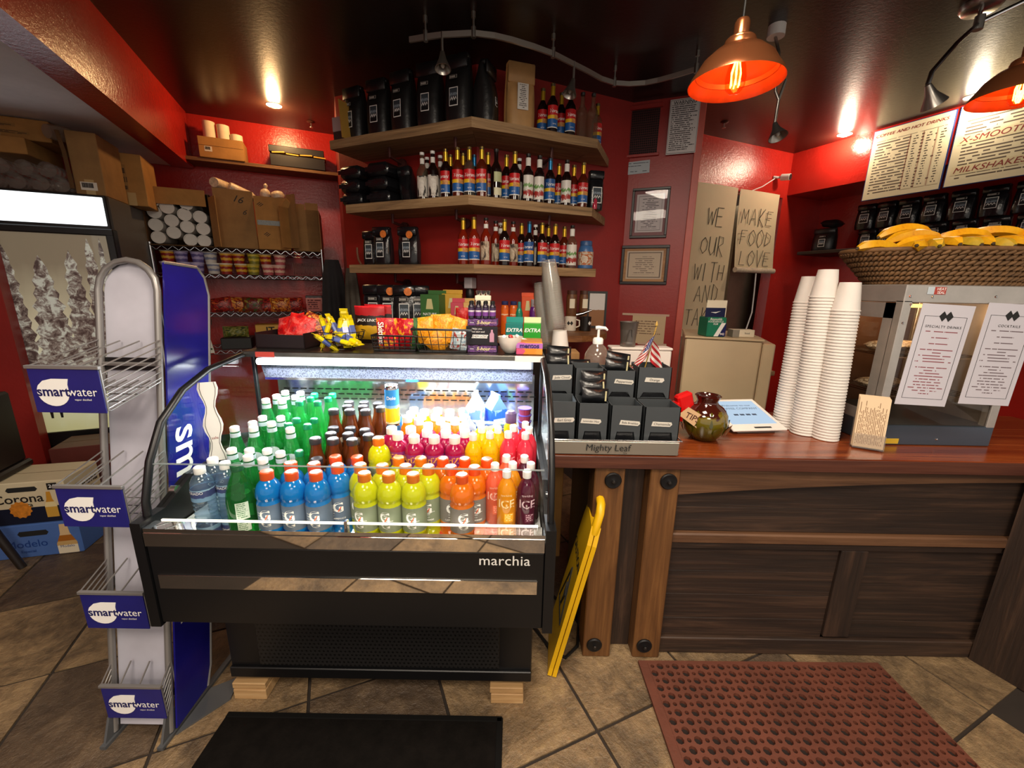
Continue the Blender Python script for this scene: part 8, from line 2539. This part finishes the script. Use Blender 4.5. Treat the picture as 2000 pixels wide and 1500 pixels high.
def pendant(label, p, energy):
    """copper pendant: p is the centre of the shade's rim"""
    t = thing('copper_pendant', label, 'pendant lamp', p)
    obj('shade', G().lathe([(0.0, 0.128), (0.030, 0.126), (0.044, 0.120), (0.046, 0.098), (0.052, 0.094), (0.075, 0.088), (0.105, 0.062), (0.122, 0.034), (0.134, 0.018), (0.140, 0.004), (0.141, 0.0)], 40, cap=False), m_copper, t, smooth=40)
    obj('shade_lining', G().lathe([(0.040, 0.094), (0.050, 0.091), (0.073, 0.084), (0.102, 0.059), (0.112, 0.047), (0.114, 0.046), (0.119, 0.033), (0.122, 0.032), (0.131, 0.016), (0.1385, 0.002), (0.141, 0.0)], 40, cap=False), m_copper_in, t, smooth=40)
    obj('socket_cap', G().lathe([(0.022, 0.126), (0.0225, 0.165), (0.018, 0.175), (0.008, 0.178), (0.0, 0.178)], 20), m_copper, t, smooth=40)
    obj('socket_step', G().lathe([(0.046, 0.098), (0.047, 0.112), (0.040, 0.124), (0.030, 0.128)], 24, cap=False), m_copper, t, smooth=40)
    obj('cord', G().tube([(0, 0, 0.175), (0.001, 0, 0.4), (0, 0, 3.0 - p[2])], 0.0035, 6), m_black, t)
    obj('ceiling_rose', G().lathe([(0.0, 3.0 - p[2] - 0.03), (0.04, 3.0 - p[2] - 0.025), (0.055, 3.0 - p[2])], 18), m_copper, t, smooth=50)
    bu = obj('bulb', G().lathe([(0.012, 0.088), (0.016, 0.075), (0.026, 0.045), (0.031, 0.015), (0.028, -0.012), (0.016, -0.026), (0.0, -0.030)][::-1], 20, cap=False), glassy('amber_bulb_glass', (1.0, 0.72, 0.36), 0.03, 1.0), t, smooth=60)
    for k in range(6):
        a = 2 * PI * k / 6
        obj('filament', G().tube([(0.006 * math.cos(a), 0.006 * math.sin(a), 0.068), (0.015 * math.cos(a), 0.015 * math.sin(a), 0.03), (0.013 * math.cos(a + 0.3), 0.013 * math.sin(a + 0.3), -0.008)], 0.0022, 5), emis('filament_glow', '#ffb648', 26.0), bu)
    light('pendant_bulb', 'POINT', (p[0], p[1], p[2] + 0.02), energy, (1.0, 0.50, 0.18), 0.012)
    return t


pendant('copper pendant lamp with glowing filament bulb over the counter', (0.697, 1.50, 2.195), 2.0)
pendant('second copper pendant lamp cut off by the right edge of the picture', (1.850, 1.720, 2.263), 2.0)


def downlight(label, p, energy, col, glow, aim=(0, 0, 0)):
    t = thing('recessed_light', label, 'downlight', (p[0], p[1], 2.999))
    obj('trim_ring', G().lathe([(0.045, -0.001), (0.058, -0.004), (0.060, 0.0)], 24, cap=False), m_white, t, smooth=40)
    obj('lit_lens', G().lathe([(0.0, -0.022), (0.025, -0.018), (0.042, -0.006), (0.045, 0.0)], 24), emis(glow[0], glow[1], glow[2]), t)
    light('downlight_lamp', 'POINT', (p[0], p[1], 2.94), energy, col, 0.04)


downlight('small recessed ceiling light glowing amber above the wire rack', (-2.033, 3.866, 3.000), 15, (1.0, 0.60, 0.26), ('amber_lens', '#ffc070', 5.0))
downlight('recessed ceiling light shining white near the right corner', (3.081, 4.292, 3.000), 14, (1.0, 0.80, 0.58), ('white_lens', '#ffe9cc', 6.0))
downlight('recessed ceiling light over the menu boards, half behind the right pendant', (3.424, 3.495, 3.000), 7, (1.0, 0.84, 0.62), ('white_lens', '#ffe9cc', 6.0))
for lb, p in (('sprinkler head on the ceiling near the amber light', (-1.895, 4.219, 3.000)), ('sprinkler head on the ceiling before the kitchen header', (1.833, 4.054, 3.000))):
    t = thing('sprinkler_head', lb, 'sprinkler', (p[0], p[1], 2.999))
    obj('escutcheon', G().lathe([(0.0, -0.012), (0.012, -0.012), (0.034, -0.003), (0.036, 0.0)], 18), pm('dull_red_metal', '#4a2620', 0.4, 0.4), t, smooth=40)
    obj('deflector', G().cyl((0, 0, -0.045), (0, 0, -0.012), 0.004, n=8).cyl((0, 0, -0.048), (0, 0, -0.044), 0.016, n=12), m_satin, t)
light('kitchen_lamp', 'AREA', (2.6, 5.5, 2.6), 22, (1.0, 0.85, 0.62), 0.5)
